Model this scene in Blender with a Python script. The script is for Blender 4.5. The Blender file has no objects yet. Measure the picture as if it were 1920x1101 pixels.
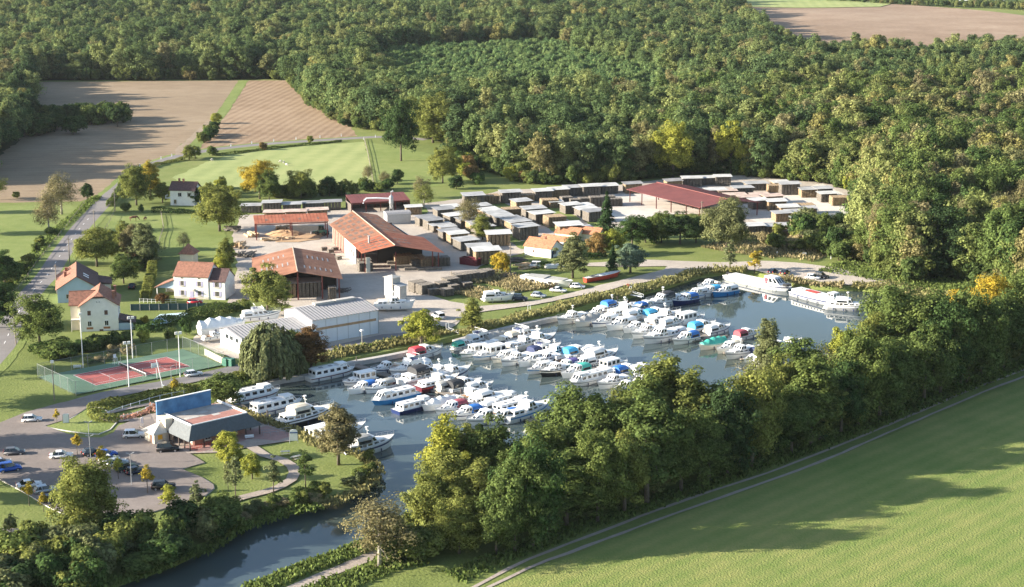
import bpy, bmesh, math, random
import numpy as np
from mathutils import Vector, Matrix, geometry, noise

# ------------------------------------------------------------------ camera, sky, sun, exposure
R = math.radians
sc = bpy.context.scene
COL = sc.collection
FPX, PITCH, CAMH = 3166.0, R(13.2), 105.0
cam_d = bpy.data.cameras.new('camera'); cam = bpy.data.objects.new('camera', cam_d); COL.objects.link(cam)
cam.location = (0, 0, CAMH); cam.rotation_euler = (math.pi/2 - PITCH, 0, 0)
cam_d.sensor_width = 36; cam_d.lens = FPX/1920*36; cam_d.clip_start = 1; cam_d.clip_end = 20000
sc.camera = cam
SUN_EL, SUN_AZ = 17.5, 6.0                   # shadows run to the right and a little away
sdir = Vector((math.cos(R(SUN_EL))*math.cos(R(SUN_AZ)), math.cos(R(SUN_EL))*math.sin(R(SUN_AZ)), -math.sin(R(SUN_EL))))
w = bpy.data.worlds.new('World'); sc.world = w; w.use_nodes = True
nt = w.node_tree; bg = nt.nodes['Background']
sky = nt.nodes.new('ShaderNodeTexSky'); sky.sky_type = 'NISHITA'; sky.sun_disc = False
sky.sun_elevation = R(SUN_EL); sky.sun_rotation = math.atan2(-sdir.x, -sdir.y)
sky.altitude = 200; sky.air_density = 1.0; sky.dust_density = 1.2; sky.ozone_density = 1.0
bg.inputs['Strength'].default_value = 0.085
nt.links.new(sky.outputs[0], bg.inputs['Color'])
sd = bpy.data.lights.new('sun', 'SUN'); so = bpy.data.objects.new('sun', sd); COL.objects.link(so)
sd.energy = 5.0; sd.angle = R(0.5); sd.color = (1.0, 0.90, 0.76)
so.rotation_euler = sdir.to_track_quat('-Z', 'Y').to_euler(); so.location = (0, 0, 400)
sc.view_settings.view_transform = 'Standard'; sc.view_settings.look = 'None'
sc.view_settings.gamma = 1; sc.view_settings.use_curve_mapping = False
sc.view_settings.exposure = 1.75
sc.cycles.max_bounces = 6; sc.cycles.transparent_max_bounces = 8

# ------------------------------------------------------------------ helpers
rnd = random.Random(11)
CP, SP = math.cos(PITCH), math.sin(PITCH)
def G(px, py, z=0.0):                        # the point of the level z that is seen at this place of the photograph
    u = (px-960)/FPX; v = (py-550.5)/FPX
    dy = CP - v*SP; dz = -SP - v*CP
    t = (z-CAMH)/dz
    return Vector((u*t, dy*t, z))
def depth(p): return p.y*CP - (p.z-CAMH)*SP
def ppm(py, z=0): return FPX/depth(G(960, py, z))     # pixels per metre there
def T(x, y):                                  # terrain height
    if y <= 1010: return 0.0
    s = min(1, (y-1010)/500); s = s*s*(3-2*s)
    return s*(4 + 5*noise.noise(Vector((x/420, y/420, 0.3))) + 2.5*noise.noise(Vector((x/150, y/150, 4))))
def inpoly(x, y, P):
    c = False; n = len(P); j = n-1
    for i in range(n):
        xi, yi = P[i][0], P[i][1]; xj, yj = P[j][0], P[j][1]
        if (yi > y) != (yj > y) and x < (xj-xi)*(y-yi)/(yj-yi)+xi: c = not c
        j = i
    return c
def tag(o, label=None, cat=None, group=None, kind=None):
    if label: o['label'] = label
    if cat: o['category'] = cat
    if group: o['group'] = group
    if kind: o['kind'] = kind
    return o
def empty(name, loc, rz=0, label=None, cat=None, group=None):
    o = bpy.data.objects.new(name, None); COL.objects.link(o); o.empty_display_size = .5
    o.location = loc; o.rotation_euler = (0, 0, rz)
    return tag(o, label, cat, group)
class MB:
    def __init__(s): s.v = []; s.f = []
    def add(s, vs, fs):
        n = len(s.v); s.v += [tuple(p) for p in vs]; s.f += [tuple(i+n for i in f) for f in fs]; return s
    def box(s, x0, x1, y0, y1, z0, z1, tx=0, ty=0):     # tx, ty: the top is drawn in by this much
        return s.add([(x0,y0,z0),(x1,y0,z0),(x1,y1,z0),(x0,y1,z0),(x0+tx,y0+ty,z1),(x1-tx,y0+ty,z1),(x1-tx,y1-ty,z1),(x0+tx,y1-ty,z1)],
                     [(3,2,1,0),(4,5,6,7),(0,1,5,4),(1,2,6,5),(2,3,7,6),(3,0,4,7)])
    def hexa(s, b, t):
        n = len(b)
        return s.add(list(b)+list(t), [tuple(range(n-1,-1,-1)), tuple(range(n,2*n))]+[(i,(i+1)%n,n+(i+1)%n,n+i) for i in range(n)])
    def slab(s, q, th):                                  # thick polygon, thickness downwards
        return s.hexa([(p[0],p[1],p[2]-th) for p in q], q)
    def prism_y(s, prof, y0, y1, ty=0):                  # xz profile run along y
        return s.hexa([(x,y0,z) for x,z in prof], [(x,y1,z) for x,z in prof])
    def prism_x(s, prof, x0, x1):
        return s.hexa([(x0,y,z) for y,z in prof], [(x1,y,z) for y,z in prof])
    def tube(s, pts, r, n=6, cap=True):
        pts = [Vector(p) for p in pts]; r = r if isinstance(r, (list, tuple)) else [r]*len(pts)
        vs = []; fs = []
        for i, p in enumerate(pts):
            d = (pts[min(i+1,len(pts)-1)]-pts[max(i-1,0)])
            d = d.normalized() if d.length > 1e-6 else Vector((0,0,1))
            a = d.cross(Vector((0,0,1)) if abs(d.z) < .9 else Vector((1,0,0))).normalized(); b = d.cross(a)
            for k in range(n):
                t = 2*math.pi*k/n; vs.append(p+(a*math.cos(t)+b*math.sin(t))*r[i])
        for i in range(len(pts)-1):
            for k in range(n): fs.append((i*n+k, i*n+(k+1)%n, (i+1)*n+(k+1)%n, (i+1)*n+k))
        if cap: fs += [tuple(range(n-1,-1,-1)), tuple(range((len(pts)-1)*n, len(pts)*n))]
        return s.add(vs, fs)
    def mesh(s, name, m=None, smooth=False):
        me = bpy.data.meshes.new(name); me.from_pydata(s.v, [], s.f)
        if m: me.materials.append(m)
        bm = bmesh.new(); bm.from_mesh(me); bmesh.ops.recalc_face_normals(bm, faces=bm.faces); bm.to_mesh(me); bm.free()
        if smooth: me.polygons.foreach_set('use_smooth', [True]*len(me.polygons))
        me.update(); return me
    def build(s, name, m, parent=None, smooth=False, loc=None, rz=0):
        return link(name, s.mesh(name, m, smooth), parent, loc, rz)
def link(name, me, parent=None, loc=None, rz=0):
    o = bpy.data.objects.new(name, me); COL.objects.link(o)
    if parent: o.parent = parent
    if loc is not None: o.location = loc
    if rz: o.rotation_euler = (0, 0, rz)
    return o
KIDS = {}
def copy_tree(o, parent=None):
    c = o.copy(); COL.objects.link(c)
    if parent: c.parent = parent
    for ch in KIDS[o.name]: copy_tree2(ch, c)
    return c
def copy_tree2(o, parent):
    c = o.copy(); COL.objects.link(c); c.parent = parent
    for ch in KIDS.get(o.name, []): copy_tree2(ch, c)
def index_kids(root):
    KIDS[root.name] = list(root.children)
    for ch in root.children: index_kids(ch)
USED = set()
def place(proto, loc, rz=0, scale=1, label=None, group=None, colors=None, cat=None):
    if proto.name not in KIDS: index_kids(proto)
    if proto.name not in USED: USED.add(proto.name); o = proto; FIRST[proto.name] = proto; fresh = True
    else: o = copy_tree(proto); fresh = False
    o.location = loc; o.rotation_euler = (0, 0, rz)
    o.scale = scale if isinstance(scale, (tuple, list)) else (scale,)*3
    tag(o, label, cat, group)
    if colors: recolor(o, colors)
    return o
FIRST = {}
def recolor(o, colors):
    for ch in o.children:
        b = ch.name.split('.')[0]
        if b in colors and ch.type == 'MESH':
            ch.material_slots[0].link = 'OBJECT'; ch.material_slots[0].material = colors[b]
        recolor(ch, colors)

# ------------------------------------------------------------------ materials
def mat(name, col, rough=.7, var=.0, scale=1.0, bump=0, bscale=None, metal=0, col2=None, spec=None, detail=4, coat=0):
    m = bpy.data.materials.new(name); m.use_nodes = True; nt = m.node_tree; b = nt.nodes['Principled BSDF']
    b.inputs['Base Color'].default_value = (*col, 1); b.inputs['Roughness'].default_value = rough; b.inputs['Metallic'].default_value = metal
    if spec is not None: b.inputs['Specular IOR Level'].default_value = spec
    if coat: b.inputs['Coat Weight'].default_value = coat
    if var or col2 or bump:
        g = nt.nodes.new('ShaderNodeNewGeometry')
        n = nt.nodes.new('ShaderNodeTexNoise'); n.inputs['Scale'].default_value = scale; n.inputs['Detail'].default_value = detail
        nt.links.new(g.outputs['Position'], n.inputs['Vector'])
        if var or col2:
            r = nt.nodes.new('ShaderNodeValToRGB'); r.color_ramp.elements[0].position = .32; r.color_ramp.elements[1].position = .68
            c2 = col2 or col
            r.color_ramp.elements[0].color = (*[c*(1-var) for c in col], 1); r.color_ramp.elements[1].color = (*[min(1, c*(1+var)) for c in c2], 1)
            nt.links.new(n.outputs[0], r.inputs[0]); nt.links.new(r.outputs[0], b.inputs['Base Color'])
        if bump:
            n2 = nt.nodes.new('ShaderNodeTexNoise'); n2.inputs['Scale'].default_value = bscale or scale; n2.inputs['Detail'].default_value = 3
            nt.links.new(g.outputs['Position'], n2.inputs['Vector'])
            bp = nt.nodes.new('ShaderNodeBump'); bp.inputs['Strength'].default_value = bump; bp.inputs['Distance'].default_value = .3
            nt.links.new(n2.outputs[0], bp.inputs['Height']); nt.links.new(bp.outputs[0], b.inputs['Normal'])
    return m
def ground_mat(name, cols, scales=(.02, .25, 2.5), stripe=None, bump=.35, bscale=2.0, rough=.95):
    # cols: dark, mid, light; three octaves of patchiness mixed together; stripe = (direction deg, wavelength m, strength, wobble)
    m = bpy.data.materials.new(name); m.use_nodes = True; nt = m.node_tree; b = nt.nodes['Principled BSDF']
    b.inputs['Roughness'].default_value = rough; b.inputs['Specular IOR Level'].default_value = .15
    g = nt.nodes.new('ShaderNodeNewGeometry'); L = nt.links.new
    acc = None
    for i, s in enumerate(scales):
        n = nt.nodes.new('ShaderNodeTexNoise'); n.inputs['Scale'].default_value = s; n.inputs['Detail'].default_value = 5; n.inputs['Roughness'].default_value = .6
        L(g.outputs['Position'], n.inputs['Vector'])
        mm = nt.nodes.new('ShaderNodeMath'); mm.operation = 'MULTIPLY'; mm.inputs[1].default_value = [.38, .34, .28][i]; L(n.outputs[0], mm.inputs[0])
        if acc is None: acc = mm
        else:
            a = nt.nodes.new('ShaderNodeMath'); a.operation = 'ADD'; L(acc.outputs[0], a.inputs[0]); L(mm.outputs[0], a.inputs[1]); acc = a
    h = acc
    if stripe:
        mp = nt.nodes.new('ShaderNodeMapping'); mp.inputs['Rotation'].default_value = (0, 0, -R(stripe[0])); L(g.outputs['Position'], mp.inputs['Vector'])
        wv = nt.nodes.new('ShaderNodeTexWave'); wv.bands_direction = 'Y'; wv.inputs['Scale'].default_value = 2*math.pi/stripe[1]/20*1.0
        wv.inputs['Distortion'].default_value = stripe[3]; wv.inputs['Detail'].default_value = 2; wv.inputs['Detail Scale'].default_value = .3
        L(mp.outputs[0], wv.inputs['Vector'])
        m1 = nt.nodes.new('ShaderNodeMath'); m1.operation = 'MULTIPLY_ADD'; m1.inputs[1].default_value = stripe[2]; m1.inputs[2].default_value = -stripe[2]/2; L(wv.outputs[1], m1.inputs[0])
        a = nt.nodes.new('ShaderNodeMath'); a.operation = 'ADD'; L(acc.outputs[0], a.inputs[0]); L(m1.outputs[0], a.inputs[1]); h = a
    r = nt.nodes.new('ShaderNodeValToRGB'); e = r.color_ramp.elements
    e[0].position = .36; e[0].color = (*cols[0], 1); e[1].position = .64; e[1].color = (*cols[2], 1)
    k = e.new(.5); k.color = (*cols[1], 1)
    L(h.outputs[0], r.inputs[0]); L(r.outputs[0], b.inputs['Base Color'])
    n2 = nt.nodes.new('ShaderNodeTexNoise'); n2.inputs['Scale'].default_value = bscale; n2.inputs['Detail'].default_value = 3; L(g.outputs['Position'], n2.inputs['Vector'])
    bp = nt.nodes.new('ShaderNodeBump'); bp.inputs['Strength'].default_value = bump; bp.inputs['Distance'].default_value = .4
    if stripe:
        a2 = nt.nodes.new('ShaderNodeMath'); a2.operation = 'ADD'; L(n2.outputs[0], a2.inputs[0]); L(m1.outputs[0], a2.inputs[1]); L(a2.outputs[0], bp.inputs['Height'])
    else: L(n2.outputs[0], bp.inputs['Height'])
    L(bp.outputs[0], b.inputs['Normal'])
    return m
def leaf_mat(name, stops, var=.25, k=1.45):
    stops = [(p, tuple(min(.45, c*k) for c in cc)) for p, cc in stops]
    m = bpy.data.materials.new(name); m.use_nodes = True; nt = m.node_tree; L = nt.links.new
    nt.nodes.remove(nt.nodes['Principled BSDF']); out = nt.nodes['Material Output']
    oi = nt.nodes.new('ShaderNodeObjectInfo'); r = nt.nodes.new('ShaderNodeValToRGB'); e = r.color_ramp.elements
    e[0].position = stops[0][0]; e[0].color = (*stops[0][1], 1); e[1].position = stops[-1][0]; e[1].color = (*stops[-1][1], 1)
    for p, c in stops[1:-1]: k = e.new(p); k.color = (*c, 1)
    L(oi.outputs['Random'], r.inputs[0])
    g = nt.nodes.new('ShaderNodeNewGeometry')
    n = nt.nodes.new('ShaderNodeTexNoise'); n.inputs['Scale'].default_value = .55; n.inputs['Detail'].default_value = 2; L(g.outputs['Position'], n.inputs['Vector'])
    ri = nt.nodes.new('ShaderNodeMath'); ri.operation = 'MULTIPLY_ADD'; L(g.outputs['Random Per Island'], ri.inputs[0]); ri.inputs[1].default_value = .8; ri.inputs[2].default_value = -.4
    ad = nt.nodes.new('ShaderNodeMath'); ad.operation = 'ADD'; L(n.outputs[0], ad.inputs[0]); L(ri.outputs[0], ad.inputs[1])
    mr = nt.nodes.new('ShaderNodeMapRange'); mr.inputs['From Min'].default_value = .1; mr.inputs['From Max'].default_value = .9
    mr.inputs['To Min'].default_value = 1-var*1.3; mr.inputs['To Max'].default_value = 1+var*1.5; L(ad.outputs[0], mr.inputs[0])
    hs = nt.nodes.new('ShaderNodeHueSaturation'); L(r.outputs[0], hs.inputs['Color']); L(mr.outputs[0], hs.inputs['Value'])
    mh = nt.nodes.new('ShaderNodeMapRange'); mh.inputs['To Min'].default_value = .515; mh.inputs['To Max'].default_value = .475; L(n.outputs[0], mh.inputs[0]); L(mh.outputs[0], hs.inputs['Hue'])
    d = nt.nodes.new('ShaderNodeBsdfDiffuse'); t = nt.nodes.new('ShaderNodeBsdfTranslucent'); mx = nt.nodes.new('ShaderNodeMixShader'); mx.inputs[0].default_value = .38
    L(hs.outputs[0], d.inputs[0]); L(hs.outputs[0], t.inputs[0]); L(d.outputs[0], mx.inputs[1]); L(t.outputs[0], mx.inputs[2]); L(mx.outputs[0], out.inputs[0])
    return m
dg, mg, og, yg, yy, br, pg = (.032,.055,.022), (.066,.096,.030), (.105,.125,.036), (.160,.185,.036), (.34,.27,.035), (.135,.100,.040), (.125,.150,.070)
LF = dict(
    forest=leaf_mat('leaf_forest', [(0, (.036,.058,.026)), (.22, (.050,.078,.032)), (.45, (.066,.096,.036)), (.62, (.084,.110,.042)), (.76, (.105,.126,.048)), (.88, (.125,.145,.052)), (.95, (.105,.100,.048)), (1, (.15,.145,.05))], .42, 1.8),
    forest_r=leaf_mat('leaf_forest_autumn', [(0, (.05,.085,.028)), (.3, (.08,.115,.034)), (.52, (.11,.14,.044)), (.72, (.145,.16,.06)), (.87, (.155,.14,.075)), (1, (.17,.165,.055))], .42, 1.4),
    dark=leaf_mat('leaf_dark', [(0, dg), (1, (.045,.080,.024))], .4), mid=leaf_mat('leaf_mid', [(0, mg), (1, (.090,.118,.034))], .4),
    olive=leaf_mat('leaf_olive', [(0, og), (1, (.135,.150,.040))], .38), yellowgreen=leaf_mat('leaf_yellow_green', [(0, yg), (1, (.20,.21,.04))], .35),
    yellow=leaf_mat('leaf_yellow', [(0, (.22,.185,.030)), (1, (.28,.22,.03))], .35), brown=leaf_mat('leaf_brown', [(0, br), (1, (.17,.12,.045))], .35),
    red=leaf_mat('leaf_red_brown', [(0, (.10,.060,.028)), (1, (.12,.08,.03))], .35),
    pale=leaf_mat('leaf_pale', [(0, pg), (1, (.145,.16,.07))], .35, 1.15), tan=leaf_mat('leaf_tan', [(0, (.165,.155,.075)), (1, (.19,.17,.085))], .35, 1.1),
    scrub=leaf_mat('leaf_scrub', [(0, dg), (.3, mg), (.6, og), (.85, (.075,.10,.035)), (1, (.14,.12,.05))], .38),
    plantation=leaf_mat('leaf_plantation', [(0, (.060,.105,.042)), (1, (.11,.15,.055))], .35, 1.7),
    fir=leaf_mat('leaf_fir', [(0, (.022,.048,.020)), (1, (.03,.055,.022))], .35), bluefir=leaf_mat('leaf_blue_fir', [(0, (.085,.125,.085)), (1, (.10,.14,.095))], .3),
    reed=leaf_mat('leaf_reed', [(0, (.21,.20,.085)), (1, (.22,.22,.09))], .35, 1.15), grassy=leaf_mat('leaf_grass', [(0, (.10,.140,.04)), (1, (.115,.155,.045))], .4, 1.15),
    straw=leaf_mat('leaf_straw', [(0, (.27,.235,.125)), (1, (.29,.25,.13))], .35, 1.1), pink=leaf_mat('leaf_pink', [(0, (.32,.13,.10)), (1, (.40,.2,.14))], .3))
M = dict(
    bark=mat('bark', (.13,.105,.08), .9, .3, 3, .4, 6), palebark=mat('pale_bark', (.34,.31,.26), .9, .3, 3, .3, 6),
    white=mat('white_gelcoat', (.80,.80,.78), .3, .05, .8), cream=mat('cream_gelcoat', (.74,.70,.60), .35, .06, .8),
    hullgrey=mat('grey_white_hull', (.62,.63,.62), .4, .08, .8), navy=mat('navy_paint', (.015,.03,.11), .3), blue=mat('blue_paint', (.03,.22,.50), .3),
    maroon=mat('maroon_paint', (.10,.012,.022), .35), black=mat('black_paint', (.012,.013,.016), .35), green=mat('green_paint', (.02,.10,.06), .4),
    glass=mat('dark_glass', (.012,.018,.024), .06, spec=.8), chrome=mat('steel_rail', (.62,.62,.62), .3, metal=.7),
    deck=mat('deck_paint', (.66,.65,.60), .7, .06, 1.5), teak=mat('teak', (.25,.14,.07), .7, .2, 3), grey=mat('grey_paint', (.30,.31,.32), .5),
    c_white=mat('white_tarp', (.72,.73,.72), .6, .07, 1), c_blue=mat('blue_tarp', (.02,.14,.45), .6, .12, 1), c_navy=mat('navy_tarp', (.03,.045,.12), .7, .12, 1),
    c_teal=mat('teal_tarp', (.06,.42,.33), .6, .12, 1), c_black=mat('black_tarp', (.03,.032,.037), .7, .1, 1), c_maroon=mat('maroon_tarp', (.33,.06,.08), .7, .12, 1),
    c_grey=mat('grey_tarp', (.33,.33,.31), .7, .12, 1), c_beige=mat('beige_tarp', (.60,.54,.42), .7, .1, 1), c_purple=mat('purple_tarp', (.10,.08,.26), .7, .1, 1),
    c_red=mat('red_tarp', (.55,.06,.08), .6, .12, 1), c_sky=mat('sky_blue_tarp', (.05,.35,.62), .6, .1, 1), yellow=mat('yellow_paint', (.75,.42,.03), .5),
    red=mat('red_paint', (.50,.055,.03), .45, .12, 1), rubber=mat('rubber', (.02,.02,.022), .7), orange=mat('orange_paint', (.7,.2,.05), .5),
    rend=mat('pale_render', (.78,.77,.73), .9, .06, .7), rend2=mat('cream_render', (.66,.60,.48), .9, .07, .7), bluerend=mat('blue_cladding', (.38,.50,.60), .7, .05, .6),
    tile=mat('clay_tile', (.25,.115,.075), .85, .28, 1.6, .5, 5), tiledark=mat('dark_tile', (.10,.055,.050), .85, .25, 1.6, .5, 5), tileo=mat('orange_tile', (.38,.17,.09), .85, .3, 1.6, .5, 5),
    stone=mat('pale_stone', (.50,.47,.41), .9, .1, 2), slate=mat('slate', (.075,.090,.10), .65, .16, 2.2, .25, 5), lilac=mat('lilac_shutter', (.40,.39,.56), .7),
    brownsh=mat('brown_shutter', (.12,.065,.045), .7), concrete=mat('concrete', (.42,.40,.37), .9, .1, 1.5), metalw=mat('white_metal', (.76,.78,.79), .45, .03, 1),
    metalg=mat('galvanised', (.42,.43,.44), .4, .05, 2, metal=.4), hangar=mat('white_cladding', (.70,.74,.78), .55, .03, .6),
    roofred=mat('oxide_roof', (.34,.10,.048), .75, .16, .35, 0, col2=(.36,.125,.065)), rooforange=mat('weathered_orange_roof', (.29,.125,.070), .8, .15, .3, col2=(.33,.16,.095)),
    roofdark=mat('dark_red_roof', (.165,.050,.045), .7, .12, .3), redsteel=mat('red_steel', (.14,.03,.025), .7), rooflight=mat('roof_light', (.32,.26,.21), .6, .15, .6),
    wood=mat('sawn_wood', (.31,.225,.135), .85, .35, 2.2, .4, 4), woodg=mat('grey_wood', (.165,.145,.12), .85, .35, 2.2, .4, 4), woodd=mat('dark_wood', (.12,.10,.085), .85, .35, 2, .3, 4),
    logend=mat('log_end', (.50,.37,.23), .85, .3, 3), sheet=mat('tin_sheet', (.36,.36,.355), .6, .22, .3), sheet2=mat('dull_tin_sheet', (.25,.25,.25), .6, .25, .3), sheet3=mat('pale_tin_sheet', (.50,.50,.48), .55, .18, .3), sheetr=mat('rusty_sheet', (.52,.40,.33), .6, .25, .5),
    skylightsheet=mat('grimy_roof_sheet', (.17,.115,.085), .6, .25, .8), fibre=mat('fibre_cement', (.27,.265,.27), .85, .08, 1), shadein=mat('interior_shade', (.03,.027,.025), .9), sawdust=mat('sawdust', (.42,.28,.16), .95, .15, 1.5), tennisg=mat('tennis_green', (.105,.19,.125), .85, .05, .25),  # the near-black interior colour stands for shade in sheds and hull holes
    tennisr=mat('tennis_red', (.34,.085,.075), .85, .07, .3), line=mat('line_paint', (.78,.78,.76), .7), bluewall=mat('blue_wall', (.065,.18,.36), .8, .22, .6, col2=(.085,.21,.38)),
    flatroof=mat('flat_roof', (.38,.34,.30), .9, .14, .8), flatred=mat('flat_roof_red', (.32,.15,.12), .9, .15, 1), hay=mat('chain_mesh', (.18,.22,.2), .8),
    kerb=mat('kerb_stone', (.56,.54,.50), .85, .08, 1), teal=mat('dark_teal_fence', (.015,.05,.065), .8), pool=mat('pool_cover', (.55,.72,.74), .5, .08, .5),
    bin=mat('bin_green', (.03,.15,.10), .6), brick=mat('brick_pink', (.40,.20,.16), .9, .15, 1.5), timberd=mat('dark_timber', (.06,.045,.04), .8), horse=mat('chestnut_coat', (.14,.055,.03), .7), wool=mat('wool', (.55,.52,.45), .95),
    woodpost=mat('weathered_post', (.22,.19,.16), .9), silver=mat('silver_car', (.42,.46,.50), .3, metal=.3), cwhite=mat('white_car', (.78,.79,.80), .25), cgrey=mat('grey_car', (.12,.12,.13), .3, metal=.3),
    cblue=mat('blue_car', (.015,.09,.42), .25), cnavy=mat('navy_car', (.015,.022,.045), .25), cblack=mat('black_car', (.012,.012,.014), .25), cred=mat('red_car', (.38,.015,.03), .25), cgreen=mat('green_car', (.015,.05,.03), .3),
    lamp=mat('lamp_glass', (.75,.75,.7), .4), pinkpave=mat('pink_paving', (.33,.20,.175), .9, .12, 1.2), sign=mat('sign_blue', (.03,.08,.25), .5), hatch=mat('tail_red', (.4,.02,.02), .4))
grass = ground_mat('grass', [(.105,.140,.038), (.160,.195,.055), (.22,.235,.085)], (.012, .12, 1.2))
GM = dict(
    lawn=ground_mat('lawn', [(.125,.170,.045), (.180,.225,.065), (.24,.265,.095)], (.02, .2, 2.0)),
    hayf=ground_mat('hay_meadow', [(.225,.27,.10), (.285,.325,.125), (.34,.36,.15)], (.02, .15, 1.5), stripe=(84, 9, .10, 1.5)),
    crop=ground_mat('crop', [(.120,.185,.042), (.190,.225,.066), (.265,.265,.090)], (.010, .10, 1.5), stripe=(45, 3.6, .07, .35), bump=.5, bscale=2.8),
    ploughA=ground_mat('plough_a', [(.200,.148,.098), (.258,.195,.128), (.315,.245,.168)], (.012, .1, 1.2), stripe=(4, 6, .05, 2), bump=.3, bscale=1),
    ploughB=ground_mat('plough_b', [(.20,.135,.085), (.275,.195,.125), (.35,.26,.175)], (.012, .1, 1.2), stripe=(84, 4.2, .12, 2.2), bump=.35, bscale=1),
    ploughC=ground_mat('plough_c', [(.215,.150,.100), (.285,.205,.145), (.37,.285,.205)], (.006, .03, .3), bump=.2, bscale=.5),
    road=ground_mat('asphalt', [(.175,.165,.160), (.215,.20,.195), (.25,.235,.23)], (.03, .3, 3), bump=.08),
    park=ground_mat('tarmac', [(.175,.150,.135), (.215,.185,.168), (.26,.225,.205)], (.04, .3, 2.5), bump=.08),
    gravel=ground_mat('gravel', [(.33,.29,.25), (.42,.37,.315), (.50,.45,.39)], (.03, .25, 2.2), bump=.3),
    gravelw=ground_mat('white_gravel', [(.46,.42,.37), (.56,.52,.46), (.64,.60,.54)], (.03, .25, 2.2), bump=.3),
    path=ground_mat('path', [(.27,.225,.19), (.34,.29,.25), (.40,.35,.30)], (.05, .5, 3), bump=.2),
    dirt=ground_mat('dirt', [(.20,.155,.11), (.28,.22,.16), (.35,.29,.21)], (.05, .4, 3), bump=.4),
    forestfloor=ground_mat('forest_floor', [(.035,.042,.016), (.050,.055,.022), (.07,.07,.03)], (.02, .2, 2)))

# ------------------------------------------------------------------ water and ground
def smooth_poly(P, step=3.0, jit=.35, seed=0):
    out = []; n = len(P); r = random.Random(seed)
    for i in range(n):
        a, b = Vector(P[i][:2]), Vector(P[(i+1) % n][:2]); k = max(1, int((b-a).length/step))
        for j in range(k):
            p = a.lerp(b, j/k)
            q = noise.noise(Vector((p.x*.15, p.y*.15, seed)))*jit*2 + r.uniform(-jit, jit)*.5
            d = (b-a).normalized() if (b-a).length else Vector((1,0)); nn = Vector((-d.y, d.x))
            out.append(p+nn*q)
    return out
def chaikin(P, it=1):
    for _ in range(it):
        Q = []
        for i in range(len(P)):
            a, b = P[i], P[(i+1) % len(P)]; Q += [a*.75+b*.25, a*.25+b*.75]
        P = Q
    return P
Wpx = [(120,1150),(230,1098),(330,1062),(400,1025),(440,998),(520,968),(600,950),(660,930),(695,908),(705,888),(692,868),(668,852),(640,844),(600,832),(545,803),(490,784),(445,765),(430,748),
       (442,735),(490,721),(530,711),(577,704),(660,681),(770,660),(838,643),(965,613),(1045,596),(1150,568),(1240,545),(1313,522),(1357,516),(1413,518),(1470,530),(1500,541),(1560,546),(1617,546),(1677,556),(1730,575),
       (1740,610),(1690,650),(1560,700),(1400,755),(1200,820),(1000,890),(860,948),(770,988),(700,1012),(640,1035),(560,1062),(480,1092),(380,1150)]
W2 = [Vector(G(x, y, -1).xy) for x, y in Wpx]
W2 = smooth_poly(W2, 2.5, .25, 3)
def offset(P, d):
    n = len(P); area = sum(P[i].x*P[(i+1)%n].y-P[(i+1)%n].x*P[i].y for i in range(n))
    s = 1 if area > 0 else -1; out = []
    for i in range(n):
        t = (P[(i+2) % n]-P[i-2]).normalized(); out.append(P[i]+Vector((t.y, -t.x))*d*s)
    return out
Wout = offset(W2, .9); Win = offset(W2, -1.0)
def poly_mesh(name, loops, z, m, zf=None):
    vv = [[Vector((p[0], p[1], 0)) for p in l] for l in loops]
    tris = geometry.tessellate_polygon(vv)
    flat = [p for l in vv for p in l]
    me = bpy.data.meshes.new(name); me.from_pydata([(p.x, p.y, (zf(p.x, p.y) if zf else 0)+z) for p in flat], [], [tuple(t) for t in tris])
    bm = bmesh.new(); bm.from_mesh(me)
    for f in bm.faces:
        f.normal_update()
        if f.normal.z < 0: f.normal_flip()
    bm.to_mesh(me); bm.free()
    me.materials.append(m); return me
# ground: a level sheet with the basin cut out, running on as gently rolling land
me = poly_mesh('ground', [[(-4500,-300),(4500,-300),(4500,1010),(-4500,1010)], Wout], 0, grass)
bm = bmesh.new(); bm.from_mesh(me)
xs = [-4500+i*300 for i in range(11)]+[-1400+i*35 for i in range(1, 81)]+[1500+i*300 for i in range(0, 11)]; xs = sorted(set(xs))
ys = [1010+i*30 for i in range(56)]+[2700+i*250 for i in range(14)]
g = [[bm.verts.new((x, y, T(x, y))) for x in xs] for y in ys]
for j in range(len(ys)-1):
    for i in range(len(xs)-1): bm.faces.new((g[j][i], g[j][i+1], g[j+1][i+1], g[j+1][i])).smooth = True
n = len(W2)
ro = [bm.verts.new((p.x, p.y, 0)) for p in Wout]; rw = [bm.verts.new((p.x, p.y, -1.0)) for p in W2]; ri = [bm.verts.new((p.x, p.y, -2.6)) for p in Win]
for i in range(n):
    for a, b in ((ro, rw), (rw, ri)): bm.faces.new((a[i], a[(i+1) % n], b[(i+1) % n], b[i]))
bm.to_mesh(me); bm.free()
tag(link('ground', me), kind='structure')
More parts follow.
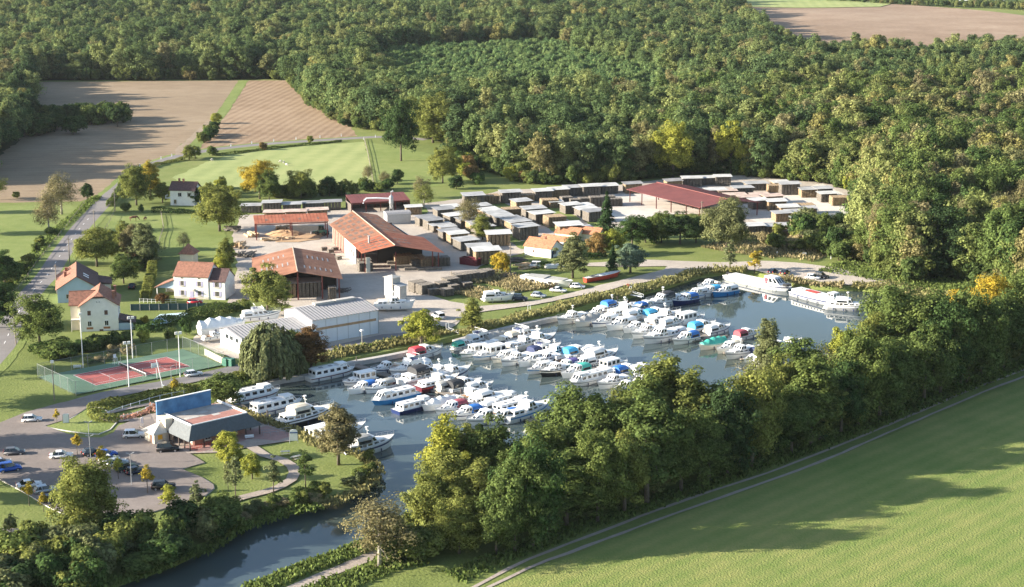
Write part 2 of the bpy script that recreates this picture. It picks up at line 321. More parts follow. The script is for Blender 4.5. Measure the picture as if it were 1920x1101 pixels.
def water_mat():
    m = bpy.data.materials.new('water'); m.use_nodes = True; nt = m.node_tree; b = nt.nodes['Principled BSDF']; L = nt.links.new
    g = nt.nodes.new('ShaderNodeNewGeometry')
    n0 = nt.nodes.new('ShaderNodeTexNoise'); n0.inputs['Scale'].default_value = .02; L(g.outputs['Position'], n0.inputs['Vector'])
    r = nt.nodes.new('ShaderNodeValToRGB'); r.color_ramp.elements[0].color = (.050,.064,.048,1); r.color_ramp.elements[1].color = (.058,.085,.098,1)  # bluish end of the ramp puts reflected sky into the water colour
    r.color_ramp.elements[0].position = .35; r.color_ramp.elements[1].position = .65
    L(n0.outputs[0], r.inputs[0]); L(r.outputs[0], b.inputs['Base Color'])
    b.inputs['Roughness'].default_value = .04; b.inputs['IOR'].default_value = 1.36; b.inputs['Specular IOR Level'].default_value = .65
    n = nt.nodes.new('ShaderNodeTexNoise'); n.inputs['Scale'].default_value = .9; n.inputs['Detail'].default_value = 2; L(g.outputs['Position'], n.inputs['Vector'])
    bp = nt.nodes.new('ShaderNodeBump'); bp.inputs['Strength'].default_value = .10; bp.inputs['Distance'].default_value = .02; L(n.outputs[0], bp.inputs['Height']); L(bp.outputs[0], b.inputs['Normal'])
    return m
tag(link('water', poly_mesh('water', [offset(W2, .12)], -1.0, water_mat())), kind='structure')

ZL = [0.0]
def sheet(name, px, m, jit=.25, z=None, step=3.0, world=False, cut=True):
    P = [Vector(G(x, y).xy) for x, y in px] if not world else [Vector(p) for p in px]
    P = smooth_poly(P, step, jit, len(name)+len(px)) if jit else P
    if z is None: ZL[0] += .006; z = ZL[0]
    o = link(name, poly_mesh(name, [P], z, m)); return tag(o, kind='structure')
def strip_pts(C, width):
    C = [Vector(c) for c in C]; L = []; Rr = []
    for i, c in enumerate(C):
        t = (C[min(i+1, len(C)-1)]-C[max(i-1, 0)]).normalized(); nn = Vector((-t.y, t.x)); wd = width[i] if isinstance(width, list) else width
        L.append(c+nn*wd/2); Rr.append(c-nn*wd/2)
    return L, Rr
def dense(C, step=4):
    C = [Vector(c) for c in C]; out = []
    n = len(C)
    for i in range(n-1):
        p0, p1, p2, p3 = C[max(i-1,0)], C[i], C[i+1], C[min(i+2,n-1)]
        k = max(1, int((p2-p1).length/step))
        for j in range(k):
            t = j/k
            out.append(.5*((2*p1)+(p2-p0)*t+(2*p0-5*p1+4*p2-p3)*t*t+(3*p1-p0-3*p2+p3)*t**3))
    out.append(C[-1]); return out
def gp(pts, z=0): return [Vector(G(x, y, z).xy) for x, y in pts]
def strip(name, px, width, m, jit=.1, z=None, kind='structure'):
    C = dense(gp(px)); L, Rr = strip_pts(C, width)
    if z is None: ZL[0] += .006; z = ZL[0]
    r = random.Random(len(px))
    vs = []; fs = []
    for a, b in zip(L, Rr):
        vs += [(a.x+r.uniform(-jit, jit), a.y+r.uniform(-jit, jit), z), (b.x+r.uniform(-jit, jit), b.y+r.uniform(-jit, jit), z)]
    for i in range(len(L)-1): fs.append((2*i, 2*i+1, 2*i+3, 2*i+2))
    o = MB().add(vs, fs).build(name, m)
    for p in o.data.polygons:
        if p.normal.z < 0: o.data.flip_normals(); break
    return tag(o, kind=kind)

# fields
sheet('ploughed_field', [(-120,175),(45,154),(448,151),(392,232),(338,272),(330,289),(290,303),(248,326),(222,345),(190,364),(150,378),(-60,381),(-120,300)], GM['ploughA'], .5)
sheet('ploughed_field', [(466,151),(545,151),(600,205),(655,236),(672,256),(560,262),(480,268),(400,276),(368,281),(425,215)], GM['ploughB'], .5)
sheet('mown_field', [(322,334),(385,305),(430,292),(560,274),(684,266),(702,346),(640,352),(470,352),(400,350),(352,348)], GM['hayf'], .6)
sheet('mown_field', [(690,266),(775,282),(905,312),(925,330),(880,343),(815,350),(705,346)], GM['lawn'], .6)
sheet('paddock', [(205,402),(305,404),(300,470),(215,468),(200,440)], GM['lawn'], .6)
sheet('paddock', [(318,404),(425,410),(418,480),(312,472)], GM['lawn'], .6)
sheet('paddock', [(-80,388),(130,384),(150,395),(95,460),(20,535),(-80,560)], GM['lawn'], .8)
sheet('green_strip', [(448,151),(466,151),(425,213),(372,280),(340,284),(392,235)], GM['lawn'], .5)
crop = [(905,1110),(1005,1068),(1180,1002),(1280,963),(1450,903),(1655,822),(1790,764),(1930,706),(2100,630),(2600,900),(2300,1500),(900,1500),(800,1190)]
sheet('crop_field', crop, GM['crop'], .2)
# roads and paths
road_px = [(-60,720),(-22,680),(8,645),(27,600),(56,553),(88,517),(115,476),(148,431),(182,393),(205,369),(222,355),(250,331),(288,309),(335,293),(400,281),(480,272),(560,266),(640,261),(720,257),(800,262)]
strip('road_verge', road_px, 10.5, GM['lawn'], .35)
strip('road', road_px, 6.2, GM['road'], .06)
C = dense(gp(road_px)); i = 2; k = 0
dm = MB()
while i < len(C)-2 and C[i].y < 560:
    t = (C[i+1]-C[i]).normalized(); nn = Vector((-t.y, t.x))*.09; a = C[i]; b = C[i]+t*2.4
    dm.add([(a.x+nn.x, a.y+nn.y, 0), (a.x-nn.x, a.y-nn.y, 0), (b.x-nn.x, b.y-nn.y, 0), (b.x+nn.x, b.y+nn.y, 0)], [(0,1,2,3)]); i += 2
ZL[0] += .006
o = dm.build('road_marking', M['line'], None, loc=(0, 0, ZL[0]+.02)); tag(o, kind='structure')
strip('farm_track', [(335,291),(338,278),(352,268),(372,248),(392,228)], 3.2, GM['dirt'], .3)
strip('track', [(860,1118),(953,1067),(1033,1033),(1133,995),(1233,957),(1333,922),(1440,887),(1530,853),(1647,806),(1780,748),(1860,716),(1930,690),(2050,640)], 0.8, GM['path'], .15)
strip('track', [(880,1120),(990,1067),(1067,1037),(1167,1000),(1267,963),(1440,903),(1540,866),(1647,820),(1780,763),(1860,729),(1930,703),(2060,650)], .75, GM['path'], .15)
strip('towpath', [(520,1120),(600,1083),(680,1050),(735,1024),(790,1000),(900,960)], 2.6, GM['path'], .2)
strip('footpath', [(-40,994),(20,996),(90,1000),(150,1003)], 2.4, GM['path'], .15)
yard = [(436,436),(452,404),(640,394),(700,388),(775,384),(860,374),(945,357),(1150,349),(1260,334),(1400,329),(1540,340),(1612,365),(1612,402),(1570,415),(1420,433),(1385,425),(1330,402),(1225,402),(1205,424),(1140,432),(1090,445),(1000,468),(900,500),(878,515),
        (780,552),(830,565),(870,582),(862,604),(835,622),(715,645),(610,672),(560,680),(430,672),(360,640),(372,628),(470,610),(550,575),(462,562),(450,520),(440,480)]
sheet('yard', yard, GM['gravel'], .5)
sheet('white_yard', [(1150,366),(1200,352),(1320,388),(1310,402),(1225,402),(1205,424),(1160,412),(1120,395)], GM['gravelw'], .5)
sheet('white_yard', [(1395,378),(1540,345),(1600,372),(1596,400),(1560,412),(1430,420),(1400,410)], GM['gravelw'], .5)
for q in ([(800,412),(820,408),(872,438),(905,462),(890,470),(850,452)], [(895,398),(912,396),(960,440),(975,452),(960,456),(930,432)], [(850,392),(940,380),(962,388),(880,402)], [(985,402),(1003,398),(1060,430),(1040,436)],
          [(770,385),(790,386),(806,398),(788,404)], [(1020,392),(1040,388),(1090,412),(1075,418)], [(960,456),(1000,448),(1008,462),(978,468)], [(1090,412),(1130,400),(1140,420),(1110,430)]):
    sheet('yard_grass', q, GM['lawn'], .6)
sheet('driveway', [(455,470),(440,520),(425,572),(455,572),(470,540),(478,490)], GM['gravel'], .4)
sheet('yard_shade_apron', [(596,656),(716,628),(760,625),(830,612),(850,620),(760,640),(610,675)], GM['road'], .15)  # asphalt-coloured sheet that darkens the yard for the hangar's shade
sheet('marina_road', [(1705,545),(1700,534),(1620,519),(1565,502),(1490,493),(1427,490),(1352,493),(1210,488),(1105,494),(1098,500),(1170,501),(1250,500),(1246,506),(1202,517),(1140,532),(1095,544),(1025,562),(960,570),(900,575),(845,566),(800,553),(745,553),(700,560),(740,575),(800,600),(835,612),(900,586),
                      (1000,573),(1085,556),(1140,545),(1170,537),(1240,525),(1315,509),(1357,504),(1415,508),(1450,517),(1530,527),(1560,535),(1610,536)], GM['gravel'], .3)
C = dense(gp([(470,686),(425,697),(335,717),(240,734),(170,750),(112,768),(40,790)])); 
L_, R_ = strip_pts(C, [5.2]*len(C))
strip('access_road', [(470,686),(425,697),(335,717),(240,734),(170,750),(112,768),(40,790)], 5.4, GM['road'], .05)
park = [(-60,815),(0,794),(50,774),(112,757),(160,748),(170,762),(150,775),(128,787),(85,800),(118,812),(150,822),(190,822),(212,813),(222,800),(283,777),(300,800),(345,845),(384,869),(341,881),(378,896),(400,910),(402,917),(386,930),(350,943),(320,952),(285,962),(250,970),(200,974),(150,972),(102,957),(47,925),(0,900),(-60,880)]
sheet('car_park', park, GM['park'], .05)
sheet('terrace', [(283,778),(420,752),(500,790),(560,822),(545,828),(478,838),(415,850),(352,852),(300,812)], GM['path'], .05)
sheet('pink_paving', [(340,840),(500,800),(552,818),(520,828),(470,824),(420,840),(372,850)], M['pinkpave'], .05)
strip('footpath', [(470,838),(497,855),(529,864),(549,876),(554,887),(546,901),(524,915),(497,924),(456,934),(420,945),(395,953),(350,968)], 2.3, GM['path'], .1)
strip('ramp_path', [(283,786),(250,788),(215,792),(190,787),(200,777),(235,768),(290,757)], 1.6, GM['path'], .05)
# raised green islands with kerbs
def kerb_line(px, closed=False, wd=.16, h=.12):
    C = dense(gp(px), 2); L, Rr = strip_pts(C, wd); m = MB()
    for i in range(len(C)-1):
        m.hexa([(L[i].x,L[i].y,0),(Rr[i].x,Rr[i].y,0),(Rr[i+1].x,Rr[i+1].y,0),(L[i+1].x,L[i+1].y,0)], [(L[i].x,L[i].y,h),(Rr[i].x,Rr[i].y,h),(Rr[i+1].x,Rr[i+1].y,h),(L[i+1].x,L[i+1].y,h)])
    return tag(m.build('kerb', M['kerb']), kind='structure')
def island(name, px):
    P = smooth_poly([Vector(G(x, y).xy) for x, y in px], 2, 0)
    m = MB(); m.hexa([(p.x, p.y, 0) for p in P], [(p.x, p.y, .11) for p in P])
    o = m.build(name, GM['lawn']); tag(o, kind='structure'); kerb_line(list(px)+[px[0]], wd=.22, h=.15); return o
island('grass_island', [(82,801),(105,792),(130,787),(168,764),(190,766),(218,784),(222,789),(215,797),(207,806),(185,815),(140,811),(110,806)])
island('grass_island', [(-40,826),(0,829),(45,834),(62,841),(52,850),(25,857),(-40,868)])
island('grass_island', [(243,947),(262,936),(305,929),(332,916),(330,922),(306,936),(262,944)])
island('grass_island', [(140,850),(160,843),(178,841),(160,850),(148,853)])
kerb_line([(0,795),(50,775),(112,758),(192,739),(240,729),(335,711),(410,697),(440,688)])
kerb_line([(384,869),(341,881),(378,896),(400,910),(402,917),(386,930),(350,943),(320,952),(285,962),(250,970),(200,974),(150,972),(102,957),(47,925),(0,900),(-40,878)])
kerb_line([(337,847),(360,858),(384,869)])
kerb_line([(53,806),(100,817),(140,826),(190,827),(212,817)])
# forest floor
FB = [(-400,352),(-50,345),(-14,305),(30,268),(62,240),(56,190),(44,152),(300,149),(545,149),(562,170),(600,205),(655,236),(722,246),(760,250),(845,272),(880,305),(925,322),(1010,345),(1180,340),(1240,331),(1370,324),(1420,333),(1560,345),(1625,370),(1640,410),(1600,460),(1625,495),(1700,525),(1790,520),(1900,560),(2150,520),(2600,420),(2600,-60),(-700,-60),(-900,100)]
def far(px, py):
    g_ = G(px, py); return g_
FBW = [Vector(far(x, y).xy) for x, y in FB]
near_floor = [p for p in FB if p[1] > 148]
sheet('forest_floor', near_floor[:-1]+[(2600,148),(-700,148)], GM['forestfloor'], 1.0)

# ------------------------------------------------------------------ foliage
def leaf_mesh(name, P, N, size, m, seed=0, asp=1.0, up=False):
    r = np.random.RandomState(seed); n = len(P)
    N = N/np.maximum(1e-6, np.linalg.norm(N, axis=1, keepdims=True))
    a = r.normal(size=(n, 3)); 
    if up: a = np.array([[0, 0, 1.0]])+r.normal(size=(n, 3))*.15
    u = np.cross(N, a); u /= np.maximum(1e-6, np.linalg.norm(u, axis=1, keepdims=True)); v = np.cross(N, u)
    s = (size*r.uniform(.6, 1.3, (n, 1)))/2
    q = np.stack([P-u*s-v*s*asp*.6, P+u*s*.7-v*s*asp, P+u*s+v*s*asp*.5, P-u*s*.5+v*s*asp], 1).reshape(-1, 3)
    me = bpy.data.meshes.new(name); me.vertices.add(4*n); me.vertices.foreach_set('co', q.ravel().astype(np.float32))
    me.loops.add(4*n); me.loops.foreach_set('vertex_index', np.arange(4*n, dtype=np.int32)); me.polygons.add(n)
    me.polygons.foreach_set('loop_start', np.arange(0, 4*n, 4, dtype=np.int32)); me.polygons.foreach_set('loop_total', np.full(n, 4, dtype=np.int32))
    me.materials.append(m); me.update(); me.validate(); return me
def sph(r, n):
    d = r.normal(size=(n, 3)); return d/np.linalg.norm(d, axis=1, keepdims=True)
def crown(name, seed, Wd, z0, z1, ncl, nl, size, m, top=1.0, cr=.17, rag=.0):
    r = np.random.RandomState(seed); Hc = z1-z0; zc = (z0+z1)/2
    d = sph(r, ncl); d[:, 2] = np.where(d[:, 2] < -.82, -d[:, 2], d[:, 2])
    rad = r.uniform(.45, .84, (ncl, 1))*(1+r.uniform(-rag, rag, (ncl, 1)))
    lob = 1+.22*np.sin(np.arctan2(d[:, 1], d[:, 0])*3+seed)+.12*np.sin(np.arctan2(d[:, 1], d[:, 0])*5+2*seed)
    Cc = d*rad*np.array([[Wd/2, Wd/2, Hc/2]]); Cc[:, :2] *= lob[:, None]
    tt = (Cc[:, 2]/(Hc/2)+1)/2; Cc[:, :2] *= (1-(1-top)*np.clip(tt, 0, 1))[:, None]
    k = r.randint(0, ncl, nl); rr = Wd*cr*r.uniform(.6, 1.35, ncl)
    e = sph(r, nl); e[:, 2] = np.abs(e[:, 2])*np.where(r.rand(nl) < .72, 1, -1)
    P = Cc[k]+e*rr[k][:, None]*r.uniform(.55, 1.08, (nl, 1))*np.array([[1, 1, .8]])
    out = Cc[k]/np.maximum(.1, np.linalg.norm(Cc[k], axis=1, keepdims=True))
    N = e*.8+out*.45+np.array([[0, 0, .3]])+r.normal(size=(nl, 3))*.38
    Rxy = np.hypot(P[:, 0], P[:, 1]); kx = (Wd/2)/np.percentile(Rxy, 97); kz = (Hc/2)/np.percentile(P[:, 2], 99.3)
    P[:, :2] *= kx; P[:, 2] *= kz; Cc[:, :2] *= kx; Cc[:, 2] *= kz
    P[:, 2] += zc; P[:, 2] = np.maximum(P[:, 2], .15)
    return leaf_mesh(name, P, N, size, m, seed), Cc+np.array([[0, 0, zc]])
def trunk(name, h, r0, C, m, seed=0, nl=7, lean=.3):
    rr = random.Random(seed); b = MB(); top = Vector((rr.uniform(-lean, lean), rr.uniform(-lean, lean), h))
    pts = [Vector((0, 0, -.2)), Vector((0, 0, h*.3))+top*.02, top*.6+Vector((0, 0, 0)), top]
    b.tube(pts, [r0*1.3, r0, r0*.75, r0*.3], 7)
    for i in range(min(nl, len(C))):
        c = Vector(C[i]); s = top*rr.uniform(.35, .8); mid = s.lerp(c, .5)+Vector((0, 0, rr.uniform(0, .8)))
        b.tube([s, mid, c], [r0*.42, r0*.26, r0*.08], 5, cap=False)
    return b.mesh(name, m, True)
def tree_proto(name, seed, Hh, Wd, z0, ncl, nl, size, m, bark='bark', top=1.0, cr=.17, r0=.3, rag=.1, nlimb=8):
    cm, C = crown('crown', seed, Wd, z0, Hh, ncl, nl, size, m, top, cr, rag)
    tm = trunk('trunk', Hh*.72, r0, C, M[bark], seed, nlimb)
    return dict(name=name, crown=cm, trunk=tm, H=Hh, W=Wd)
def grow(p, loc, height, label, cat='tree', group=None, leaf=None, width=None, rz=None, name=None, trunk_mat=None):
    s = height/p['H']; wx = (width/p['W']) if width else s
    o = empty(name or p['name'], loc, rnd.uniform(0, 6.28) if rz is None else rz, label, cat, group); o.scale = (wx, wx, s)
    t = link('trunk', p['trunk'], o); c = link('crown', p['crown'], o)
    if leaf: c.material_slots[0].link = 'OBJECT'; c.material_slots[0].material = LF[leaf]
    if trunk_mat: t.material_slots[0].link = 'OBJECT'; t.material_slots[0].material = M[trunk_mat]
    return o
OAK = [tree_proto('broadleaf_tree', 10+i, 16, 13, 1.2, 150, 24000, .33, LF['mid'], cr=.115, rag=.28) for i in range(4)]
TALL = [tree_proto('tall_tree', 30+i, 18, 8.5, 1.0, 130, 17500, .33, LF['olive'], top=.65, cr=.125, rag=.28) for i in range(3)]
ROUND = [tree_proto('round_tree', 40+i, 8, 7, .8, 90, 10000, .27, LF['olive'], cr=.12, rag=.15, r0=.22) for i in range(2)]
SPARSE = [tree_proto('sparse_tree', 50+i, 12, 9, 1.8, 90, 6500, .24, LF['tan'], 'palebark', cr=.16, rag=.3, r0=.24, nlimb=34) for i in range(2)]
YOUNG = [tree_proto('young_tree', 60+i, 5, 2.3, 1.5, 24, 900, .24, LF['yellow'], cr=.19, r0=.07, top=.6, rag=.15, nlimb=5) for i in range(2)]
THIN = [tree_proto('slender_tree', 65+i, 8, 2.6, 1.0, 34, 1200, .26, LF['pale'], cr=.17, r0=.08, top=.55, rag=.35, nlimb=14) for i in range(2)]
SHRUB = [tree_proto('shrub', 70+i, 4, 4.6, .1, 34, 3600, .30, LF['mid'], cr=.17, r0=.10, rag=.25, nlimb=10) for i in range(3)]
FOR = [tree_proto('forest_tree', 80+i, 19, [14, 12, 16, 10, 13][i], [1.5, 1, 3, 1, 1.2][i], 70, 6500, .56, LF['forest'], cr=.13, rag=.25, r0=.3, nlimb=6, top=[.9, .8, 1, .6, .8][i]) for i in range(5)]
def conifer(name, seed, Hh, Wd, nl, size, m):
    r = np.random.RandomState(seed); t = r.rand(nl)**.8; lev = np.floor(t*11)/11+r.rand(nl)*.06; a = r.rand(nl)*2*np.pi
    br_ = np.floor(a/(2*np.pi)*9)/9*2*np.pi+np.floor(lev*11)*.7; a = br_+r.normal(size=nl)*.2
    rad = (1-lev)*Wd/2*np.sqrt(r.rand(nl))*(.85+.3*np.sin(br_*7+lev*20)); P = np.stack([np.cos(a)*rad, np.sin(a)*rad, .5+lev*(Hh-.5)-rad*.28], 1)
    N = np.stack([np.cos(a)*.6, np.sin(a)*.6, np.full(nl, .6)], 1)+r.normal(size=(nl, 3))*.3
    return dict(name=name, crown=leaf_mesh('crown', P, N, size, m, seed), trunk=MB().tube([(0,0,-.2),(0,0,Hh*.95)], [Wd*.045, .04], 7).mesh('trunk', M['bark']), H=Hh, W=Wd)
FIR = conifer('conifer', 5, 14, 8, 6500, .42, LF['fir']); FIRS = conifer('conifer', 6, 7, 3.4, 1500, .5, LF['plantation'])
def willow(seed, Hh, Wd, nl, m):
    r = np.random.RandomState(seed); ns = 240; a = r.rand(ns)*2*np.pi; rr = Wd/2*np.sqrt(r.uniform(.05, 1, ns)); lob = 1+.18*np.sin(a*4+1)+.12*np.sin(a*7)
    rr = rr*lob; zt = Hh*(1-.45*(rr/(Wd/2))**2)*r.uniform(.86, 1.0, ns); ln = zt*r.uniform(.5, .93, ns); k = r.randint(0, ns, nl); t = r.rand(nl)
    P = np.stack([np.cos(a[k])*(rr[k]+t*.5), np.sin(a[k])*(rr[k]+t*.5), zt[k]-t*ln[k]], 1)+r.normal(size=(nl, 3))*np.array([[.16, .16, .1]])
    N = np.stack([np.cos(a[k]), np.sin(a[k]), .9-t], 1)+r.normal(size=(nl, 3))*.35
    C = [Vector((math.cos(x)*q*.7, math.sin(x)*q*.7, z*.9)) for x, q, z in zip(a[:14], rr[:14], zt[:14])]
    return dict(name='willow', crown=leaf_mesh('crown', P, N, .42, m, seed, asp=2.0, up=True), trunk=trunk('trunk', Hh*.7, .4, C, M['bark'], seed, 12), H=Hh, W=Wd)
WIL = willow(3, 13, 13, 15000, LF['pale'])

# scatter points of the forest; the 300 nearest in view become trees of their own, the rest one mass
FIELD = [(1352,12),(1440,12),(1560,14),(1700,20),(1840,34),(1930,44),(2100,60),(2100,128),(1900,112),(1800,120),(1700,130),(1600,130),(1500,120),(1450,98),(1410,66),(1375,36)]
FIELDW = [Vector(G(x, y).xy) for x, y in FIELD]
PLANT = [(690,118),(760,104),(900,100),(1035,96),(1130,120),(1260,150),(1300,178),(1220,215),(1050,220),(900,212),(800,216),(730,185)]
PLANTW = [Vector(G(x, y).xy) for x, y in PLANT]
FARVIEW = [Vector(G(x, y).xy) for x, y in [(1330,12),(1930,44),(2300,60),(2300,-90),(1250,-90)]]
def inview(x, y, mrg=60):
    d = y*CP+CAMH*SP; return abs(x)*FPX/d < 960+mrg
fr = random.Random(5); pts = []; plant_pts = []
y = G(0, 580).y
ymax = 2500
while y < ymax:
    stp = 7.2 if y < 900 else 8.6 if y < 1400 else 10.5
    xm = (y*.31+120)
    x = -xm
    while x < xm:
        px_, py_ = x+fr.uniform(-.6, .6)*stp, y+fr.uniform(-.6, .6)*stp
        if inpoly(px_, py_, FBW) and not inpoly(px_, py_, FIELDW) and not inpoly(px_, py_, FARVIEW):
            if inpoly(px_, py_, PLANTW): plant_pts.append((px_, py_)); plant_pts += [(px_+fr.uniform(-4,4), py_+fr.uniform(-4,4)) for _ in range(3)]
            else: pts.append((px_, py_))
        x += stp
    y += stp
pts.sort(key=lambda p: p[1] if inview(p[0], p[1], 10) else p[1]+5000)
lone, mass = pts[:290], pts[290:]
def fh(x, y):
    h = 16.5+5*noise.noise(Vector((x/60, y/60, 1)))+3.2*noise.noise(Vector((x/14, y/14, 7)))+(1.5 if x > 100 and y < 620 else 0)
    return max(9, h+fr.uniform(-2.5, 3.5))
REG = [(lambda x, y: y > 1000, 'green forest tree on the far side of the ploughed fields', 'forest trees behind the ploughed fields'),
       (lambda x, y: x < -120, 'forest tree at the left border beside the ploughed field', 'forest trees left of the ploughed field'),
       (lambda x, y: x < 45, 'forest tree at the edge behind the mown meadow and timber yard', 'forest edge trees behind the meadow'),
       (lambda x, y: y < 560, 'leafy tree in the dense wood right of the basin', 'trees in the wood right of the basin'),
       (lambda x, y: True, 'forest tree at the wood edge right of the timber yard', 'forest edge trees right of the timber yard')]
for x, y in lone:
    for f, lb, gr in REG:
        if f(x, y): break
    p = FOR[fr.randrange(5)]; h = fh(x, y)
    grow(p, (x, y, T(x, y)), h*1.02, lb, 'tree', gr, leaf='forest_r' if (x > 110 and y < 900) else None, width=p['W']*fr.uniform(.75, 1.05))
def src_collection(name, meshes):
    c = bpy.data.collections.new(name)
    for i, m_ in enumerate(meshes): o = bpy.data.objects.new('%s_%d' % (name, i), m_); c.objects.link(o)
    return c
def joined(p):     # crown and trunk in one mesh for the mass of trees
    return p['crown']
def instancer(name, pts, scales, coll, ncoll, label, cat):
    me = bpy.data.meshes.new(name); me.from_pydata([(x, y, z) for x, y, z in pts], [], [])
    a = me.attributes.new('tree_scale', 'FLOAT_VECTOR', 'POINT'); a.data.foreach_set('vector', np.array(scales, dtype=np.float32).ravel())
    b = me.attributes.new('tree_kind', 'INT', 'POINT'); b.data.foreach_set('value', [fr.randrange(ncoll) for _ in pts])
    o = link(name, me); tag(o, label, cat, kind='stuff')
    gn = bpy.data.node_groups.new(name, 'GeometryNodeTree'); gn.interface.new_socket('Geometry', in_out='INPUT', socket_type='NodeSocketGeometry'); gn.interface.new_socket('Geometry', in_out='OUTPUT', socket_type='NodeSocketGeometry')
    N = gn.nodes; L = gn.links.new; gi = N.new('NodeGroupInput'); go = N.new('NodeGroupOutput'); ip = N.new('GeometryNodeInstanceOnPoints'); ci = N.new('GeometryNodeCollectionInfo')
    ci.inputs['Collection'].default_value = coll; ci.inputs['Separate Children'].default_value = True; ci.inputs['Reset Children'].default_value = True
    na = N.new('GeometryNodeInputNamedAttribute'); na.data_type = 'FLOAT_VECTOR'; na.inputs['Name'].default_value = 'tree_scale'
    nb = N.new('GeometryNodeInputNamedAttribute'); nb.data_type = 'INT'; nb.inputs['Name'].default_value = 'tree_kind'
    rv = N.new('FunctionNodeRandomValue'); rv.data_type = 'FLOAT_VECTOR'; rv.inputs[0].default_value = (0, 0, 0); rv.inputs[1].default_value = (.06, .06, 6.28)
    L(gi.outputs[0], ip.inputs['Points']); L(ci.outputs[0], ip.inputs['Instance']); ip.inputs['Pick Instance'].default_value = True
    L(nb.outputs[0], ip.inputs['Instance Index']); L(na.outputs[0], ip.inputs['Scale']); L(rv.outputs[0], ip.inputs['Rotation']); L(ip.outputs[0], go.inputs[0])
    md = o.modifiers.new('scatter', 'NODES'); md.node_group = gn; return o
SHR_S = []
for p in SHRUB:
    m_ = p['crown'].copy(); m_.materials.clear(); m_.materials.append(LF['scrub']); SHR_S.append(m_)
cs = src_collection('scrub_source', SHR_S)
def scrub(pl, label, cat='undergrowth'):     # pl: (x, y, height, width)
    return instancer('undergrowth', [(x, y, T(x, y)) for x, y, h, w_ in pl], [(w_/4.6, w_/4.6, h/4) for x, y, h, w_ in pl], cs, 3, label, cat)
FOR_R = []
for p in FOR:
    m_ = p['crown'].copy(); m_.materials.clear(); m_.materials.append(LF['forest_r']); FOR_R.append(m_)
cl = src_collection('forest_source', [p['crown'] for p in FOR]); clr = src_collection('forest_autumn_source', FOR_R); PL_S = []
for p in SHRUB:
    m_ = p['crown'].copy(); m_.materials.clear(); m_.materials.append(LF['plantation']); PL_S.append(m_)
cp = src_collection('plantation_source', PL_S)
A, B = [], []
for x, y in mass:
    h = fh(x, y)/19; sx = h*fr.choice([.75,.9,1.0,1.1,1.35])*(1 if y < 1400 else 1.15); h *= fr.uniform(.85, 1.12)
    (B if (x > 90+fr.uniform(-40, 60) and y < 880) else A).append(((x, y, T(x, y)), (sx, sx, h)))
instancer('forest', [a[0] for a in A], [a[1] for a in A], cl, 5, 'dense mixed green forest covering the land behind the fields', 'forest')
instancer('autumn_wood', [a[0] for a in B], [a[1] for a in B], clr, 5, 'yellowing woodland right of the timber yard', 'forest')
instancer('young_plantation', [(x, y, T(x, y)) for x, y in plant_pts], [(lambda s: (s*1.05, s*1.05, s*1.7))(fr.uniform(.8, 1.35)) for _ in plant_pts], cp, 3, 'pale green plantation of young trees in the middle of the forest', 'plantation')
# bare pale trees standing among the right-hand wood
for i in range(46):
    px_, py_ = rnd.uniform(1500, 1940), rnd.uniform(330, 450)
    g_ = G(px_, py_+60)
    if inpoly(g_.x, g_.y, FBW): grow(SPARSE[i % 2], g_, rnd.uniform(14, 20), 'thinly leaved pale grey tree in the wood on the right', 'tree', 'pale half-bare trees in the right-hand wood', leaf='tan', width=7)
# far field, tree belts and village
def far_sheet(name, PW, m):
    P = smooth_poly(PW, 14, .5, 9)
    nn = 26; xs_ = [p.x for p in P]; ys_ = [p.y for p in P]; x0, x1, y0, y1 = min(xs_), max(xs_), min(ys_), max(ys_)
    V = list(P); E_ = [(i, (i+1) % len(P)) for i in range(len(P))]
    for i in range(1, 60):
        for j in range(1, 30):
            q = Vector((x0+(x1-x0)*i/60, y0+(y1-y0)*j/30))
            if inpoly(q.x, q.y, P): V.append(q)
    r_ = geometry.delaunay_2d_cdt(V, E_, [list(range(len(P)))], 1, .01)
    me = bpy.data.meshes.new(name); me.from_pydata([(v.x, v.y, T(v.x, v.y)+.9) for v in r_[0]], [], [tuple(f) for f in r_[2]]); me.materials.append(m)
    o = link(name, me); tag(o, kind='structure')
    if me.polygons[0].normal.z < 0: me.flip_normals()
    me.polygons.foreach_set('use_smooth', [True]*len(me.polygons))
far_sheet('ploughed_field', FIELDW, GM['ploughC'])
gs = far_sheet('green_field', [Vector(G(x, y).xy) for x, y in [(1352,9),(1440,9),(1560,11),(1680,16),(1650,25),(1500,27),(1390,25)]], GM['hayf'])
bpy.data.objects['green_field'].location.z = .4
belt = []
for i in range(520):
    t = fr.random(); px_ = 1340+t*640; py_ = (2+t*34 if t > .25 else 5)+fr.uniform(-5, 2)-(8 if t < .25 else 2)
    g_ = G(px_, py_); belt.append((g_.x, g_.y))
for i in range(300):
    px_ = fr.uniform(1300, 2000); py_ = fr.uniform(-16, -2); g_ = G(px_, py_)
    if noise.noise(Vector((g_.x/90, g_.y/140, 2))) > -.02: belt.append((g_.x, g_.y))
instancer('tree_belt', [(x, y, T(x, y)) for x, y in belt], [(lambda s: (s, s, s*.9))(fr.uniform(.30, .42)) for _ in belt], cl, 5, 'distant hedgerows and tree belt behind the far ploughed field', 'tree belt')
vil = [(1570,3,0),(1650,5,1),(1668,2,0),(1738,2,0),(1752,5,1),(1800,6,0),(1812,3,1),(1690,4,0),(1722,6,1),(1846,2,0),(1780,2,1),(1630,1,1),(1870,4,0)]
